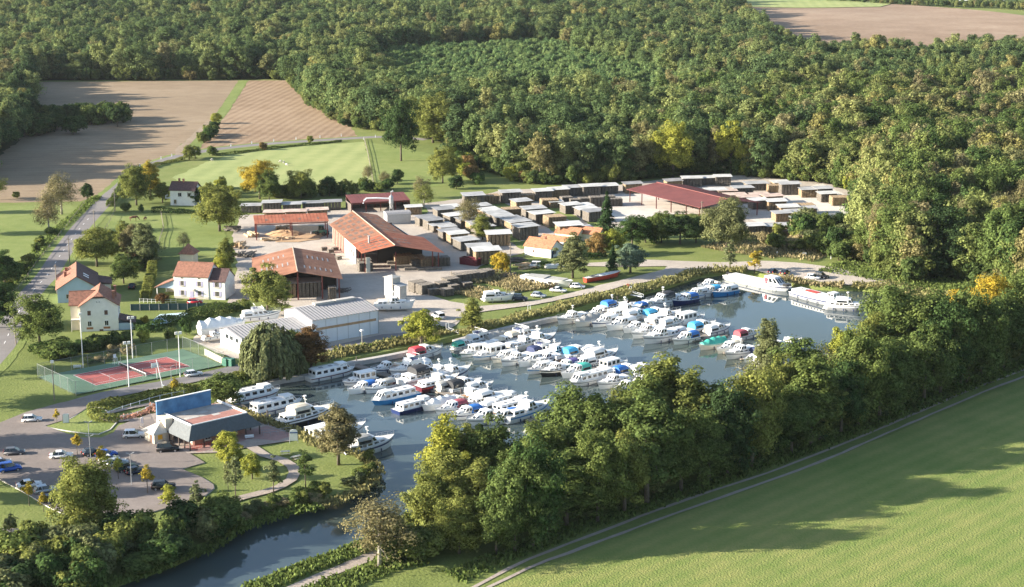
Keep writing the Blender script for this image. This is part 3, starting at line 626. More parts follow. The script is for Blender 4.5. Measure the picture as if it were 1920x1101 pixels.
for i, (px_, py_, k) in enumerate(vil):
    g_ = G(px_, py_+5); g_.z = T(g_.x, g_.y)+1.5
    o = empty('village_house', g_, rnd.uniform(-.5, .5), 'distant pale village house with tiled roof among the trees on the skyline', 'house', 'houses of the distant village')
    MB().prism_x([(-4.5, 0), (4.5, 0), (4.5, 6), (0, 9), (-4.5, 6)], -7, 7).build('wall', M['rend'], o)
    MB().slab([(-7.5,-5,5.8),(7.5,-5,5.8),(7.5,0,9.3),(-7.5,0,9.3)], .3).slab([(-7.5,0,9.3),(7.5,0,9.3),(7.5,5,5.8),(-7.5,5,5.8)], .3).build('roof', M['tileo'] if k else M['tile'], o)

# ------------------------------------------------------------------ buildings
def Rz(a): return Matrix.Rotation(a, 3, 'Z')
def facequad(b, P, u0, u1, v0, v1, off=.02, th=.04):
    # a thin plate lying proud on the four-cornered face P (counter-clockwise seen from outside)
    P = [Vector(p) for p in P]
    def at(u, v): return (P[0]*(1-u)+P[1]*u)*(1-v)+(P[3]*(1-u)+P[2]*u)*v
    n = (P[1]-P[0]).cross(P[3]-P[0]).normalized()
    q = [at(u0, v0), at(u1, v0), at(u1, v1), at(u0, v1)]
    b.hexa([p+n*(off-th) for p in q], [p+n*off for p in q]); return b
def window(root, org, ux, nn, ww, hh, frame='stone', pane='glass', bars=1, sill=True, name='window'):
    # org: bottom left corner on the wall, ux along the wall, nn outwards
    o = Vector(org); ux = Vector(ux); nn = Vector(nn); uz = Vector((0, 0, 1)); f = .09
    def bar(b, u0, u1, z0, z1, d0, d1):
        p = lambda u, z, d: o+ux*u+uz*z+nn*d
        b.hexa([p(u0,z0,d0), p(u1,z0,d0), p(u1,z0,d1), p(u0,z0,d1)], [p(u0,z1,d0), p(u1,z1,d0), p(u1,z1,d1), p(u0,z1,d1)])
    b = MB(); bar(b, 0, f, 0, hh, -.05, .06); bar(b, ww-f, ww, 0, hh, -.05, .06); bar(b, f, ww-f, hh-f, hh, -.05, .06); bar(b, f, ww-f, 0, f, -.05, .06)
    for i in range(bars): c = ww*(i+1)/(bars+1); bar(b, c-.03, c+.03, f, hh-f, -.05, .04)
    w_ = b.build(name, M[frame], root)
    b = MB(); bar(b, f*.5, ww-f*.5, f*.5, hh-f*.5, -.03, .015); b.build('pane', M[pane], w_)
    if sill: b = MB(); bar(b, -.12, ww+.12, -.14, -.002, -.03, .16); b.build('sill', M[frame], w_)
    return w_
def shutters(root, org, ux, nn, ww, hh, m):
    o = Vector(org); ux = Vector(ux); nn = Vector(nn)
    for u in (-ww*.52, ww*1.02):
        b = MB(); p = lambda a, z, d: o+ux*a+Vector((0,0,z))+nn*d
        b.hexa([p(u,0,0), p(u+ww*.5,0,0), p(u+ww*.5,0,.05), p(u,0,.05)], [p(u,hh,0), p(u+ww*.5,hh,0), p(u+ww*.5,hh,.05), p(u,hh,.05)]); b.build('shutter', M[m], root)
X, Y, NX, NY = (1,0,0), (0,1,0), (-1,0,0), (0,-1,0)
def gable_x(root, x0, x1, y0, y1, ze, zr, m, over=.4, th=.18, yr=None, name='roof', chim=()):   # ridge along x
    yr = (y0+y1)/2 if yr is None else yr; k1 = (zr-ze)/(yr-y0); k2 = (zr-ze)/(y1-yr); b = MB()
    b.slab([(x0-over,y0-over,ze-k1*over+.12),(x1+over,y0-over,ze-k1*over+.12),(x1+over,yr,zr+.12),(x0-over,yr,zr+.12)], th)
    b.slab([(x0-over,yr,zr+.121),(x1+over,yr,zr+.121),(x1+over,y1+over,ze-k2*over+.12),(x0-over,y1+over,ze-k2*over+.12)], th)
    r = b.build(name, M[m], root)
    MB().tube([(x0-over,yr,zr+.15),(x1+over,yr,zr+.15)], .11, 6).build('ridge_tile', M[m], r)
    for cx, cy, s, h in chim: MB().box(cx-s/2,cx+s/2,cy-s/2,cy+s/2,zr-1.4,zr+h).box(cx-s/2-.06,cx+s/2+.06,cy-s/2-.06,cy+s/2+.06,zr+h,zr+h+.12).build('chimney', M['tile'], r)
    return r
def gable_y(root, x0, x1, y0, y1, ze, zr, m, over=.4, th=.18, xr=None, hip=0, chim=()):          # ridge along y, gable to the front
    xr = (x0+x1)/2 if xr is None else xr; k1 = (zr-ze)/(xr-x0); k2 = (zr-ze)/(x1-xr); b = MB(); h = hip
    zc = zr-h*.62*k1
    lf = [(x0-over,y0-over,ze-k1*over+.12),(xr-h*.62,y0-over,zc+.12)] if h else [(x0-over,y0-over,ze-k1*over+.12)]
    if h:
        b.slab([(x0-over,y0-over,ze-k1*over+.12),(xr-h*.62,y0-over,zc+.12),(xr,y0-over+h,zr+.12),(xr,y1+over,zr+.12),(x0-over,y1+over,ze-k1*over+.12)], th)
        b.slab([(xr+h*.62,y0-over,zc+.12),(x1+over,y0-over,ze-k2*over+.12),(x1+over,y1+over,ze-k2*over+.12),(xr,y1+over,zr+.12),(xr,y0-over+h,zr+.12)], th)
        b.slab([(xr-h*.62,y0-over,zc+.12),(xr+h*.62,y0-over,zc+.12),(xr,y0-over+h,zr+.12)], th)
    else:
        b.slab([(x0-over,y0-over,ze-k1*over+.12),(xr,y0-over,zr+.12),(xr,y1+over,zr+.12),(x0-over,y1+over,ze-k1*over+.12)], th)
        b.slab([(xr,y0-over,zr+.121),(x1+over,y0-over,ze-k2*over+.12),(x1+over,y1+over,ze-k2*over+.12),(xr,y1+over,zr+.121)], th)
    r = b.build('roof', M[m], root); MB().tube([(xr,y0-over+h,zr+.15),(xr,y1+over,zr+.15)], .11, 6).build('ridge_tile', M[m], r)
    for cx, cy, s, hh in chim: MB().box(cx-s/2,cx+s/2,cy-s*.7,cy+s*.7,ze,zr+hh).box(cx-s/2-.06,cx+s/2+.06,cy-s*.7-.06,cy+s*.7+.06,zr+hh,zr+hh+.12).build('chimney', M['tile'], r)
    return r
# white house by the tennis court
o = empty('house', (-106.9, 406.0, 0), R(10.6), 'tall white house with half-hipped brown tiled gable behind the tennis court', 'house')
MB().prism_y([(0,0),(9.1,0),(9.1,6.6),(6.4,8.3),(2.7,8.3),(0,6.6)], 0, 11).build('wall', M['rend'], o)
MB().box(-2.5,-.01,2.0,9.6,0,6.5).build('wing_wall', M['rend2'], o)
gable_y(o, 0, 9.1, 0, 11, 6.6, 9.6, 'tile', .5, hip=2.0, chim=((8.0,3.2,.6,-.3),(8.3,7,.6,.2)))
gable_x(o, -2.6, 4.3, 1.9, 9.7, 6.5, 9.0, 'tile', .3, name='wing_roof')
for x in (1.6, 5.7):
    window(o, (x,0,4.0), X, NY, 1.0, 1.35, 'rend', 'brownsh', 0); window(o, (x,0,1.3), X, NY, 1.0, 1.35, 'rend', 'glass', 1)
    MB().box(x-.3,x+1.3,-.05,-.002,.55,1.05).build('sill_panel', M['tileo'], o)
window(o, (3.95,0,7.2), X, NY, .35, .45, 'rend', 'glass', 0, False); window(o, (4.5,0,7.2), X, NY, .35, .45, 'rend', 'glass', 0, False)
for y in (3, 7): window(o, (9.1,y,4.0), Y, X, 1.0, 1.3); window(o, (9.1,y,1.3), Y, X, 1.0, 1.3)
MB().box(9.14,13,.2,5.5,0,1.7).build('lean_to_wall', M['bluerend'], o); MB().slab([(9.16,-.2,3.0),(13.3,-.2,1.9),(13.3,6,1.9),(9.16,6,3.0)], .14).build('lean_to_roof', M['tiledark'], o)
MB().box(4.4,5.3,-.06,.02,-.1,.45).build('door', M['brownsh'], o)
b = MB(); b.box(-2.4,-.1,.1,1.95,2.9,3.05)
for x in (-2.3,-.3): b.tube([(x,.2,0),(x,.2,2.9)], .08)
b.build('porch', M['stone'], o)
# dark-roofed house by the road
o = empty('house', (-120.7, 436.5, 0), R(14.2), 'low house beside the road, one roof side coloured sunlit, the other shaded with two skylights', 'house')
MB().prism_y([(0,0),(10.3,0),(10.3,3.8),(5.2,7.0),(0,3.8)], 0, 18).build('wall', M['bluerend'], o)
r = gable_y(o, 0, 10.3, 0, 18, 3.8, 7.0, 'tile', .5, chim=((2.2,9,.7,-.6),(2.4,14.5,.7,-.6)))
b = MB(); b.slab([(5.15,-.52,7.29),(10.85,-.52,3.72),(10.85,18.52,3.72),(5.15,18.52,7.29)], .05).build('shaded_roof_side', M['slate'] if False else M['tiledark'], o)  # darker slab puts the shade of this slope into the tile colour
for y in (4.5, 7): MB().slab([(6.9,y,6.24),(8.3,y,5.37),(8.3,y+.9,5.37),(6.9,y+.9,6.24)], .06).build('skylight', M['metalw'], o)
window(o, (2.2,0,1.1), X, NY, 1.0, 1.2); window(o, (6.8,0,1.1), X, NY, 1.0, 1.2)
MB().box(10.35,14,9,17,0,2.4).build('garage_wall', M['rend2'], o); MB().slab([(10.36,8.6,3.4),(14.4,8.6,2.6),(14.4,17.4,2.6),(10.36,17.4,3.4)], .15).build('garage_roof', M['tiledark'], o)
# farmhouse with lilac shutters
o = empty('house', (-90.9, 442.3, 0), R(-10), 'cream farmhouse with lilac shutters and brown tiled roof facing the yard lane', 'house')
MB().prism_x([(0,0),(9,0),(9,6.2),(4.5,9.0),(0,6.2)], 0, 9.7).build('wall', M['rend'], o)
MB().prism_x([(.15,0),(8,0),(8,5.0),(4,7.6),(.15,5.0)], 9.75, 14.3).build('wing_wall', M['rend'], o)
gable_x(o, 0, 9.7, 0, 9, 6.2, 9.0, 'tile', .25); gable_x(o, 10.0, 14.3, .15, 8, 5.0, 7.6, 'tiledark', .2, name='wing_roof')
MB().box(0,9.7,-.05,-.003,0,.6).build('plinth', M['stone'], o)
for x in (1.9, 6.7):
    for z in (.9, 3.5): window(o, (x,0,z), X, NY, 1.0, 1.4, bars=2); shutters(o, (x,0,z), X, NY, 1.0, 1.4, 'lilac')
    window(o, (x+.15,0,5.45), X, NY, .65, .5, sill=False)
for z in (.9, 3.4): window(o, (11.5,.15,z), X, NY, 1.2, 1.4, bars=2); shutters(o, (11.5,.15,z), X, NY, 1.2, 1.4, 'lilac')
MB().box(4.5,5.5,-.07,.02,0,2.1).build('door', M['lilac'], o); MB().slab([(4.2,-1,2.5),(5.8,-1,2.5),(5.8,-.01,2.8),(4.2,-.01,2.8)], .08).build('door_canopy', M['stone'], o)
MB().prism_y([(-5.2,2.6),(-.02,2.6),(-.02,4.8),(-5.2,2.75)], .4, .6).build('annex_gable', M['bluerend'], o)
MB().slab([(-5.6,-.1,2.75),(-.02,-.1,5.05),(-.02,7.4,5.05),(-5.6,7.4,2.75)], .16).build('annex_roof', M['tile'], o)
for x, y in ((-5,.5),(-5,7),(-2.6,7)): MB().box(x-.12,x+.12,y-.12,y+.12,0,2.7).build('annex_post', M['rend'], o)
MB().box(-5.1,-.05,7.1,7.3,0,2.6).build('annex_wall', M['rend2'], o)
o = empty('dovecote', tuple(G(355,500).xy)+(0,), R(-10), 'small square tower with pyramid tiled roof behind the cream farmhouse', 'tower')
MB().box(-2,2,-2,2,0,4.2).build('wall', M['rend2'], o); MB().add([(-2.5,-2.5,4.1),(2.5,-2.5,4.1),(2.5,2.5,4.1),(-2.5,2.5,4.1),(0,0,7.0)], [(3,2,1,0),(0,1,4),(1,2,4),(2,3,4),(3,0,4)]).build('roof', M['tile'], o)
# back house
o = empty('house', (-119.6, 583.1, 0), R(-7), 'white two-storey house with dark roof and two chimneys at the mown meadow', 'house')
MB().prism_x([(0,0),(7,0),(7,5.6),(3.5,7.8),(0,5.6)], 0, 8.7).build('wall', M['rend'], o)
gable_x(o, 0, 8.7, 0, 7, 5.6, 7.8, 'tiledark', .5, chim=((2.4,3.5,.6,1.1),(3.9,3.5,.6,1.0)))
window(o, (2.8,0,3.2), X, NY, 1.3, 1.3, bars=1); window(o, (6.2,0,3.2), X, NY, 1.0, 1.3); window(o, (1.2,0,.6), X, NY, 1.0, 1.5)
MB().box(-2.2,-.02,1,4,2.2,2.4).build('balcony', M['rend'], o); MB().box(-2.2,-2.1,1,4,2.4,3.3).build('balcony_rail', M['rend'], o)
# garden shed behind the row of houses
o = empty('garden_shed', tuple(G(238,490).xy)+(0,), R(0), 'small rusty-tiled garden shed between the trees behind the houses', 'shed')
MB().box(0,4,0,3,0,2).build('wall', M['woodd'], o); MB().slab([(-.4,-.4,1.95),(4.4,-.4,1.95),(4.4,3.4,2.7),(-.4,3.4,2.7)], .12).build('roof', M['tileo'], o)
# small house with orange tiles below the timber yard
o = empty('house', (4.8, 498.0, 0), R(-32), 'low white cottage with orange tiled roof and dark shutters below the timber yard', 'house')
MB().prism_x([(0,0),(6.2,0),(6.2,3.0),(3.1,5.0),(0,3.0)], -1.2, 8.0).build('wall', M['rend'], o)
gable_x(o, -1.2, 8.0, 0, 6.2, 3.0, 5.0, 'tileo', .35, chim=((4.2,3.1,.6,.6),))
MB().prism_x([(6.25,0),(11.8,0),(11.8,3.1),(9,4.9),(6.25,3.1)], 0, 8.6).build('rear_wall', M['rend'], o); gable_x(o, 0, 8.6, 6.45, 11.8, 3.1, 4.9, 'tileo', .3, name='rear_roof')
window(o, (8.0,1.8,.9), Y, X, .9, 1.2, bars=1); shutters(o, (8.0,1.8,.9), Y, X, .9, 1.2, 'black'); window(o, (8.6,8.3,.9), Y, X, .9, 1.2); window(o, (1.6,0,1.0), X, NY, .8, 1.0, 'rend', 'brownsh', 0)
MB().box(7.98,8.07,.5,1.3,0,2).build('door', M['navy'], o)
for (px_, py_, lb) in ((1062,452,'orange roof of an outbuilding just behind the white cottage'), (1100,452,'small orange roofed outbuilding right of the white cottage, half hidden by shrubs')):
    o = empty('outbuilding', tuple(G(px_, py_).xy)+(0,), R(-28), lb, 'outbuilding'); MB().prism_x([(0,0),(5,0),(5,2.4),(2.5,3.9),(0,2.4)], -4, 4).build('wall', M['rend2'], o); gable_x(o, -4, 4, 0, 5, 2.4, 3.9, 'tileo', .3)

# boat hangar
def corrugated(b, x0, x1, yA, zA, yB, zB, pitch=.42, amp=.07, th=.06):
    n = int((x1-x0)/(pitch/2)); vs = []; fs = []
    for i in range(n+1):
        x = x0+(x1-x0)*i/n; dz = amp*(1 if i % 2 else 0)
        vs += [(x,yA,zA+dz),(x,yB,zB+dz),(x,yA,zA+dz-th-.02),(x,yB,zB+dz-th-.02)]
    for i in range(n): a = 4*i; fs += [(a,a+4,a+5,a+1),(a+2,a+3,a+7,a+6),(a,a+2,a+6,a+4),(a+1,a+5,a+7,a+3)]
    b.add(vs, fs); return b
g0 = G(454, 667)
o = empty('boat_hangar', (g0.x, g0.y, 0), R(36), 'long white boat hangar with corrugated grey roof and pale band of windows beside the quay', 'hangar')
MB().prism_x([(0,0),(11.2,0),(11.2,4.2),(7.6,5.1),(0,4.2)], 0, 18.2).build('low_wall', M['hangar'], o)
MB().prism_x([(-1.2,0),(12.4,0),(12.4,6),(7.2,7.3),(-1.2,6)], 18.25, 37).build('tall_wall', M['hangar'], o)
r = corrugated(corrugated(MB(), -.4, 18.2, -.4, 4.22, 7.6, 5.3, .9, .13), -.4, 18.2, 7.6, 5.3, 11.6, 4.2, .9, .13).build('low_roof', M['fibre'], o)
r = corrugated(corrugated(MB(), 18.0, 37.3, -1.6, 6.05, 7.2, 7.5, .9, .13), 18.0, 37.3, 7.2, 7.5, 12.8, 6.05, .9, .13).build('tall_roof', M['fibre'], o)
for x0, x1 in ((23.5,29),(29.3,35)): MB().box(x0,x1,6.4,8.0,7.45,8.0).build('ridge_vent', M['concrete'], o)
MB().box(4,18.0,-.05,-.002,2.7,3.25).build('window_band', M['rend2'], o); MB().box(19.3,36.2,-1.26,-1.203,3.4,4.0).build('window_band', M['sawdust'], o)
for x in (22,25.1,28.2,31.3,34.4): MB().box(x,x+.06,-1.25,-1.203,0,5.9).build('cladding_joint', M['grey'], o)
MB().tube([(36.8,-1.35,0),(36.8,-1.35,6)], .08).build('downpipe', M['grey'], o)
for y in (8.2, 6.0): window(o, (0,y,2.6), NY, NX, 1.6, 1.1, 'grey', 'glass', 1, False)
window(o, (0,3.0,2.6), NY, NX, 1.5, 1.1, 'grey', 'glass', 1, False)
MB().box(-.06,-.002,4.2,6.8,0,2.4).build('sliding_door', M['metalw'], o)
for y, z in ((2.4,2.0),(1.8,1.2),(1.2,1.3)): MB().box(-.12,-.01,y,y+.25,z,z+.25).build('wall_box', M['grey'], o)

# harbour office with the blue wall
g0 = G(355.5, 829, 2.2)
o = empty('harbour_office', (g0.x, g0.y, 0), R(41), 'harbour office with slate skirt roof, flat reddish roof and tall blue rear wall', 'building')
MB().box(2.6,14.2,2.8,12.9,0,4.35).build('wall', M['brick'], o)
MB().box(2.2,14.4,2.0,12.2,4.36,4.5).build('flat_roof', M['flatroof'], o); MB().box(2.3,14.3,2.2,6.4,4.5,4.53).build('red_roof_felt', M['flatred'], o)
for x0, y0, x1, y1 in ((3.4,6.5,6.2,7.7),(7.5,8.2,9.2,9.4),(10,9.7,12.5,10.8),(4.4,9.6,5.6,10.8),(8.8,5.3,10.4,6.4)): MB().box(x0,x1,y0,y1,4.5,4.54).build('roof_patch', M['concrete'], o)
MB().slab([(0,.3,2.2),(16.7,.3,2.2),(14.3,2.0,4.8),(1.7,2.0,4.8)], .12).build('front_slate', M['slate'], o)
MB().slab([(0,8.6,2.2),(0,.3,2.2),(1.7,2.0,4.8),(1.7,8.2,4.8)], .12).build('left_slate', M['slate'], o)
MB().slab([(16.7,.3,2.2),(16.7,13.4,2.2),(14.3,12.9,4.8),(14.3,2.0,4.8)], .12).build('right_slate', M['slate'], o)
b = MB(); b.box(1.6,14.4,1.92,2.1,4.6,4.86).box(14.2,14.45,2.12,13,4.6,4.95).box(1.55,1.75,2.12,12.3,4.6,4.95); b.build('parapet', M['metalw'], o)
MB().box(0,12.4,12.35,12.65,0,7.5).build('blue_wall', M['bluewall'], o); MB().box(-.1,12.5,12.25,12.75,7.5,7.62).build('wall_coping', M['metalw'], o)
MB().box(-.15,1.5,8.9,12.3,0,4.7).build('entrance_wall', M['rend2'], o)
MB().add([(-3.4,8.2,2.2),(-.2,8.2,2.2),(-.2,13.2,2.2),(-3.4,13.2,2.2),(-.16,10.6,4.0)], [(3,2,1,0),(0,1,4),(1,2,4),(2,3,4),(3,0,4)]).build('porch_roof', M['stone'], o)
MB().box(-2.8,-.2,8.8,12.6,0,2.15).build('porch_wall', M['rend2'], o); MB().box(-2.86,-2.803,9.6,10.6,0,1.9).build('door', M['brownsh'], o); MB().box(-2.0,-1.0,8.72,8.797,.9,1.8).build('notice_board', M['yellow'], o)
MB().box(-.21,-.153,10.6,11.3,3.2,4.1).build('wall_emblem', M['black'], o)
for x in (.35,3.5,6.7,9.9,13.1,16.3): MB().box(x-.1,x+.1,.5,.7,0,2.2).build('post', M['timberd'], o)
for y in (2.6,4.7,6.8,8.4): MB().box(.25,.45,y-.1,y+.1,0,2.3).build('post', M['timberd'], o)
for y in (4,7.5,11,13): MB().box(16.2,16.4,y-.1,y+.1,0,2.2).build('post', M['timberd'], o)
for x in (5,8,11): window(o, (x,2.8,.8), X, NY, 1.4, 1.1, 'white', 'glass', 1)
for y in (4.5,6.8): window(o, (2.6,y,.8), NY, NX, 1.2, 1.1, 'white', 'glass', 1)
b = MB()
for x in (.5,2,3.5): b.box(x,x+.06,.55,.61,.9,.96)
b.box(.5,5,.56,.62,.5,.56).box(.5,5,.56,.62,.95,1.02); 
for k in range(12): b.box(.5+k*.4,.54+k*.4,.57,.61,0,.95)
b.build('terrace_rail', M['red'], o)
def bench(px, py, rz, lb):
    o = empty('bench', tuple(G(px, py).xy)+(.02,), rz, lb, 'bench'); MB().box(-.9,.9,-.2,.2,.42,.48).build('seat', M['metalw'], o); MB().box(-.9,.9,.22,.28,.55,.9).build('backrest', M['metalw'], o)
    for x in (-.7,.7): MB().box(x-.05,x+.05,-.2,.25,0,.42).build('leg', M['grey'], o)
bench(468, 824, R(20), 'white slatted bench on the paving right of the harbour office')
for px, py, rz in ((535,853,10),(556,862,40)):
    o = empty('picnic_table', tuple(G(px, py).xy)+(0,), R(rz), 'picnic table with benches on the lawn %s' % ('nearer the harbour office' if px < 540 else 'nearer the water'), 'picnic table')
    MB().box(-.9,.9,-.4,.4,.7,.76).build('tabletop', M['rend2'], o)
    for y in (-.75,.75): MB().box(-.9,.9,y-.14,y+.14,.42,.47).build('bench_board', M['rend2'], o)
    for x in (-.6,.6): MB().box(x-.05,x+.05,-.8,.8,.35,.41).box(x-.05,x+.05,-.08,.08,0,.7).build('leg', M['wood'], o)
def info_sign(px, py, rz, lb, m, ww, hh, z0):
    o = empty('sign', tuple(G(px, py).xy)+(0,), R(rz), lb, 'sign'); MB().box(-ww/2,ww/2,-.06,.06,z0,z0+hh).build('panel', M[m], o)
    for x in (-ww/2-.06, ww/2+.06): MB().tube([(x,0,0),(x,0,z0+hh*.9)], .06).build('post', M['grey'], o)
    return o
info_sign(124, 794, 20, 'tall white sign panel on the grass island by the entrance road', 'metalw', 1.1, 1.9, .15)
s = info_sign(551, 831, 5, 'information totem with rounded top and blue band on the lawn by the moorings', 'metalw', 1.5, 2.0, .5)
MB().box(-.75,.75,-.08,.08,2.05,2.3).build('blue_band', M['sign'], s); MB().prism_y([(-.75,2.5),(.75,2.5),(.5,2.75),(0,2.85),(-.5,2.75)], -.06, .06).build('arched_top', M['metalw'], s)
info_sign(267, 801, 60, 'narrow white notice panel on posts beside the harbour office porch', 'metalw', .5, 1.2, .9)

# ------------------------------------------------------------------ sawmill
def wroot(name, c, label, cat): return empty(name, (c[0], c[1], 0), 0, label, cat)
def lerp(a, b, t): return Vector(a)*(1-t)+Vector(b)*t
def roof_side(root, c, A, B, Cc, D, m, name='roof', nlights=(), lm='skylightsheet', th=.12, ridge=None):
    # A-B eave, D-C ridge, world points; nlights: (u0,u1,v0,v1) fibre-glass sheets
    P = [Vector(p)-Vector((c[0],c[1],0)) for p in (A, B, Cc, D)]
    b = MB(); b.slab([tuple(p) for p in P], th); r = b.build(name, M[m], root)
    nn = (P[1]-P[0]).cross(P[3]-P[0]); up = 1 if nn.z > 0 else -1
    for q in nlights:
        bb = MB(); PP = P if up > 0 else [P[1], P[0], P[3], P[2]]
        facequad(bb, PP, *q, off=.03, th=.03); bb.build('roof_light', M[lm], r)
    # standing ribs
    bb = MB(); L_ = (P[1]-P[0]).length; k = int(L_/1.1)
    for i in range(1, k):
        t = i/k; a = lerp(P[0], P[1], t); d = lerp(P[3], P[2], t); s = (P[1]-P[0]).normalized()*.03; z = Vector((0,0,.05))
        bb.hexa([a-s, a+s, d+s, d-s], [a-s+z, a+s+z, d+s+z, d-s+z])
    rb = bb.build('roof_ribs', M[m], r); rb['kind'] = 'stuff'
    return r
def post(root, c, p, z, m='redsteel', s=.16, name='post'):
    x, y = p[0]-c[0], p[1]-c[1]; MB().box(x-s,x+s,y-s,y+s,0,z).build(name, M[m], root)
rng = random.Random(4)
def lights(rows, n, w_=.10, h_=.05):
    return [(u+rng.uniform(-.005,.005), u+w_, v, v+h_) for v in rows for u in [(.06+i*(.88/n)) for i in range(n)]]
# main sawmill shed
LF_, LB_ = G(679,475,6.0), G(617.6,420.7,6.0); RF_ = G(741,460.4,7.7); RB_ = G(661,395.7,7.7); EF_ = G(833,474,5.0); ES_ = G(793,441,5.2); EB_ = G(765,435,5.2)
c = (RF_.x, RF_.y+20)
o = wroot('sawmill_shed', c, 'big sawmill shed with bright orange-red gabled roof and open timber-filled front', 'shed')
SRt = .30
M1 = lerp(LF_, LB_, SRt); M2 = lerp(RF_, RB_, SRt)
roof_side(o, c, LF_, M1, M2, RF_, 'roofred', 'front_left_roof', [(.15+.2*i,.22+.2*i,.15+j*.2,.3+j*.2) for i in range(4) for j in range(4)])
roof_side(o, c, M1, LB_, RB_, M2, 'rooforange', 'rear_left_roof', [(.06+.15*i,.13+.15*i,.15+j*.2,.27+j*.2) for i in range(6) for j in range(4)])
M3 = lerp(EF_, EF_+(RB_-RF_)*.42, 1); 
ribx = RB_-RF_
EFe = EF_+ribx*.42
roof_side(o, c, EFe, EF_, RF_, RF_+ribx*.42, 'roofred', 'front_right_roof', [(.3+.2*i,.38+.2*i,.55+j*.1,.62+j*.1) for i in range(2) for j in range(3)])
per = Vector((EF_-RF_)); EN = RF_+ribx*.42+per*.62; EE = RB_+per*.55
roof_side(o, c, EE, EN, RF_+ribx*.4201, RB_, 'rooforange', 'rear_right_roof', [(.1+.2*i,.17+.2*i,.2+j*.25,.3+j*.25) for i in range(4) for j in range(3)])
ll = Vector((c[0], c[1], 0))
bb = MB(); bb.tube([RF_-ll+Vector((0,0,.1)), RB_-ll+Vector((0,0,.1))], .17, 6).build('ridge_cap', M['rooflight'], o)
dirn = Vector((ribx.x, ribx.y, 0)).normalized(); pr = Vector((dirn.y, -dirn.x, 0))
def wallseg(root, ll, a, b_, z0, z1, m, th=.2, name='wall'):
    a = Vector((a[0], a[1], 0))-ll; b_ = Vector((b_[0], b_[1], 0))-ll; d = (b_-a).normalized(); n_ = Vector((-d.y, d.x, 0))*th/2
    q = [a-n_, b_-n_, b_+n_, a+n_]; return MB().hexa([(p.x,p.y,z0) for p in q], [(p.x,p.y,z1) for p in q]).build(name, M[m], root)
i1 = LF_+dirn*13+pr*1.0; i2 = LB_+pr*1.0; i3 = LB_+pr*20; i4 = LF_+dirn*13+pr*21
wallseg(o, ll, lerp(i1, i2, .45), i2, 0, 5.9, 'brick', name='brick_wall'); wallseg(o, ll, i1, lerp(i1, i2, .445), 0, 5.9, 'metalw', name='white_wall')
wallseg(o, ll, i2, i3, 0, 5.4, 'woodd', name='rear_wall'); wallseg(o, ll, i3, i4, 0, 5.0, 'metalg', name='right_wall'); wallseg(o, ll, lerp(i1, i4, .32), i4, 0, 4.6, 'shadein', name='inner_shade_wall')  # near-black wall across the shed paints the shade behind its open front
for k in range(7): t = .5+k*.07; p = lerp(i1, i2, t)-pr*.15; post(o, c, p, 5.6, 'woodd', .12, 'wall_post')
for k in range(5): t = .06+k*.08; p = lerp(i1, i2, t); a = p; b2 = lerp(i1, i2, t+.04); n_ = -pr*.14; wallseg(o, ll, a+n_, b2+n_, 1.6, 3.4, 'glass', .05, 'window')
for t in (0, .35, .7): post(o, c, LF_+dirn*(1+t*13)+pr*1.0, 5.9)
for s in (10.0, 21.0): post(o, c, LF_+dirn*.8+pr*s, 5.6 if s < 12 else 5.0)
post(o, c, EF_+dirn*1-pr*1.5, 4.9)
wallseg(o, ll, LF_+dirn*.6+pr*1.2, LF_+dirn*.6+pr*2.4, 0, 4.6, 'rend2', name='front_pier')
bb = MB(); p = lerp(lerp(LF_, LB_, .2), lerp(RF_, RB_, .2), .45)-ll; bb.tube([p, p+Vector((0,0,2.0))], .3, 10).tube([p+Vector((0,0,2.0)), p+Vector((0,0,2.2))], .4, 10).build('roof_flue', M['metalg'], o)
# dust extractor behind
pe = G(734,410); o2 = empty('dust_extractor', (pe.x, pe.y, 0), 0, 'grey cyclone dust extractor with long curved duct behind the main sawmill roof', 'extractor'); o2.scale = (.82,)*3
MB().tube([(0,0,4),(0,0,6.5),(0,0,9),(0,0,9.6)], [.25,.9,.9,.4], 12).build('cyclone', M['metalg'], o2); MB().tube([(0,0,9.6),(0,.2,11),(.9,.2,11.4)], .35, 8).build('outlet', M['metalg'], o2)
MB().tube([(-.6,0,8.3),(-6,-.4,8.6),(-10,-.6,8.5),(-11,-.8,7.6),(-11.4,-1,6.4)], .33, 8).build('duct', M['metalw'], o2)
for x, y in ((-.8,-.8),(.8,-.8),(.8,.8),(-.8,.8)): MB().tube([(x,y,0),(x*.8,y*.8,6.5)], .07).build('leg', M['metalg'], o2)
pe = G(745,418); o2 = empty('silo_building', (pe.x, pe.y, 0), R(18), 'low round-roofed grey silo building behind the right roof slope of the sawmill', 'silo')
MB().box(-4,4,-2.5,2.5,0,3.4).build('wall', M['metalg'], o2); MB().prism_x([(-2.7,3.4),(2.7,3.4),(1.8,3.9),(0,4.1),(-1.8,3.9)], -4.2, 4.2).build('roof', M['fibre'], o2)

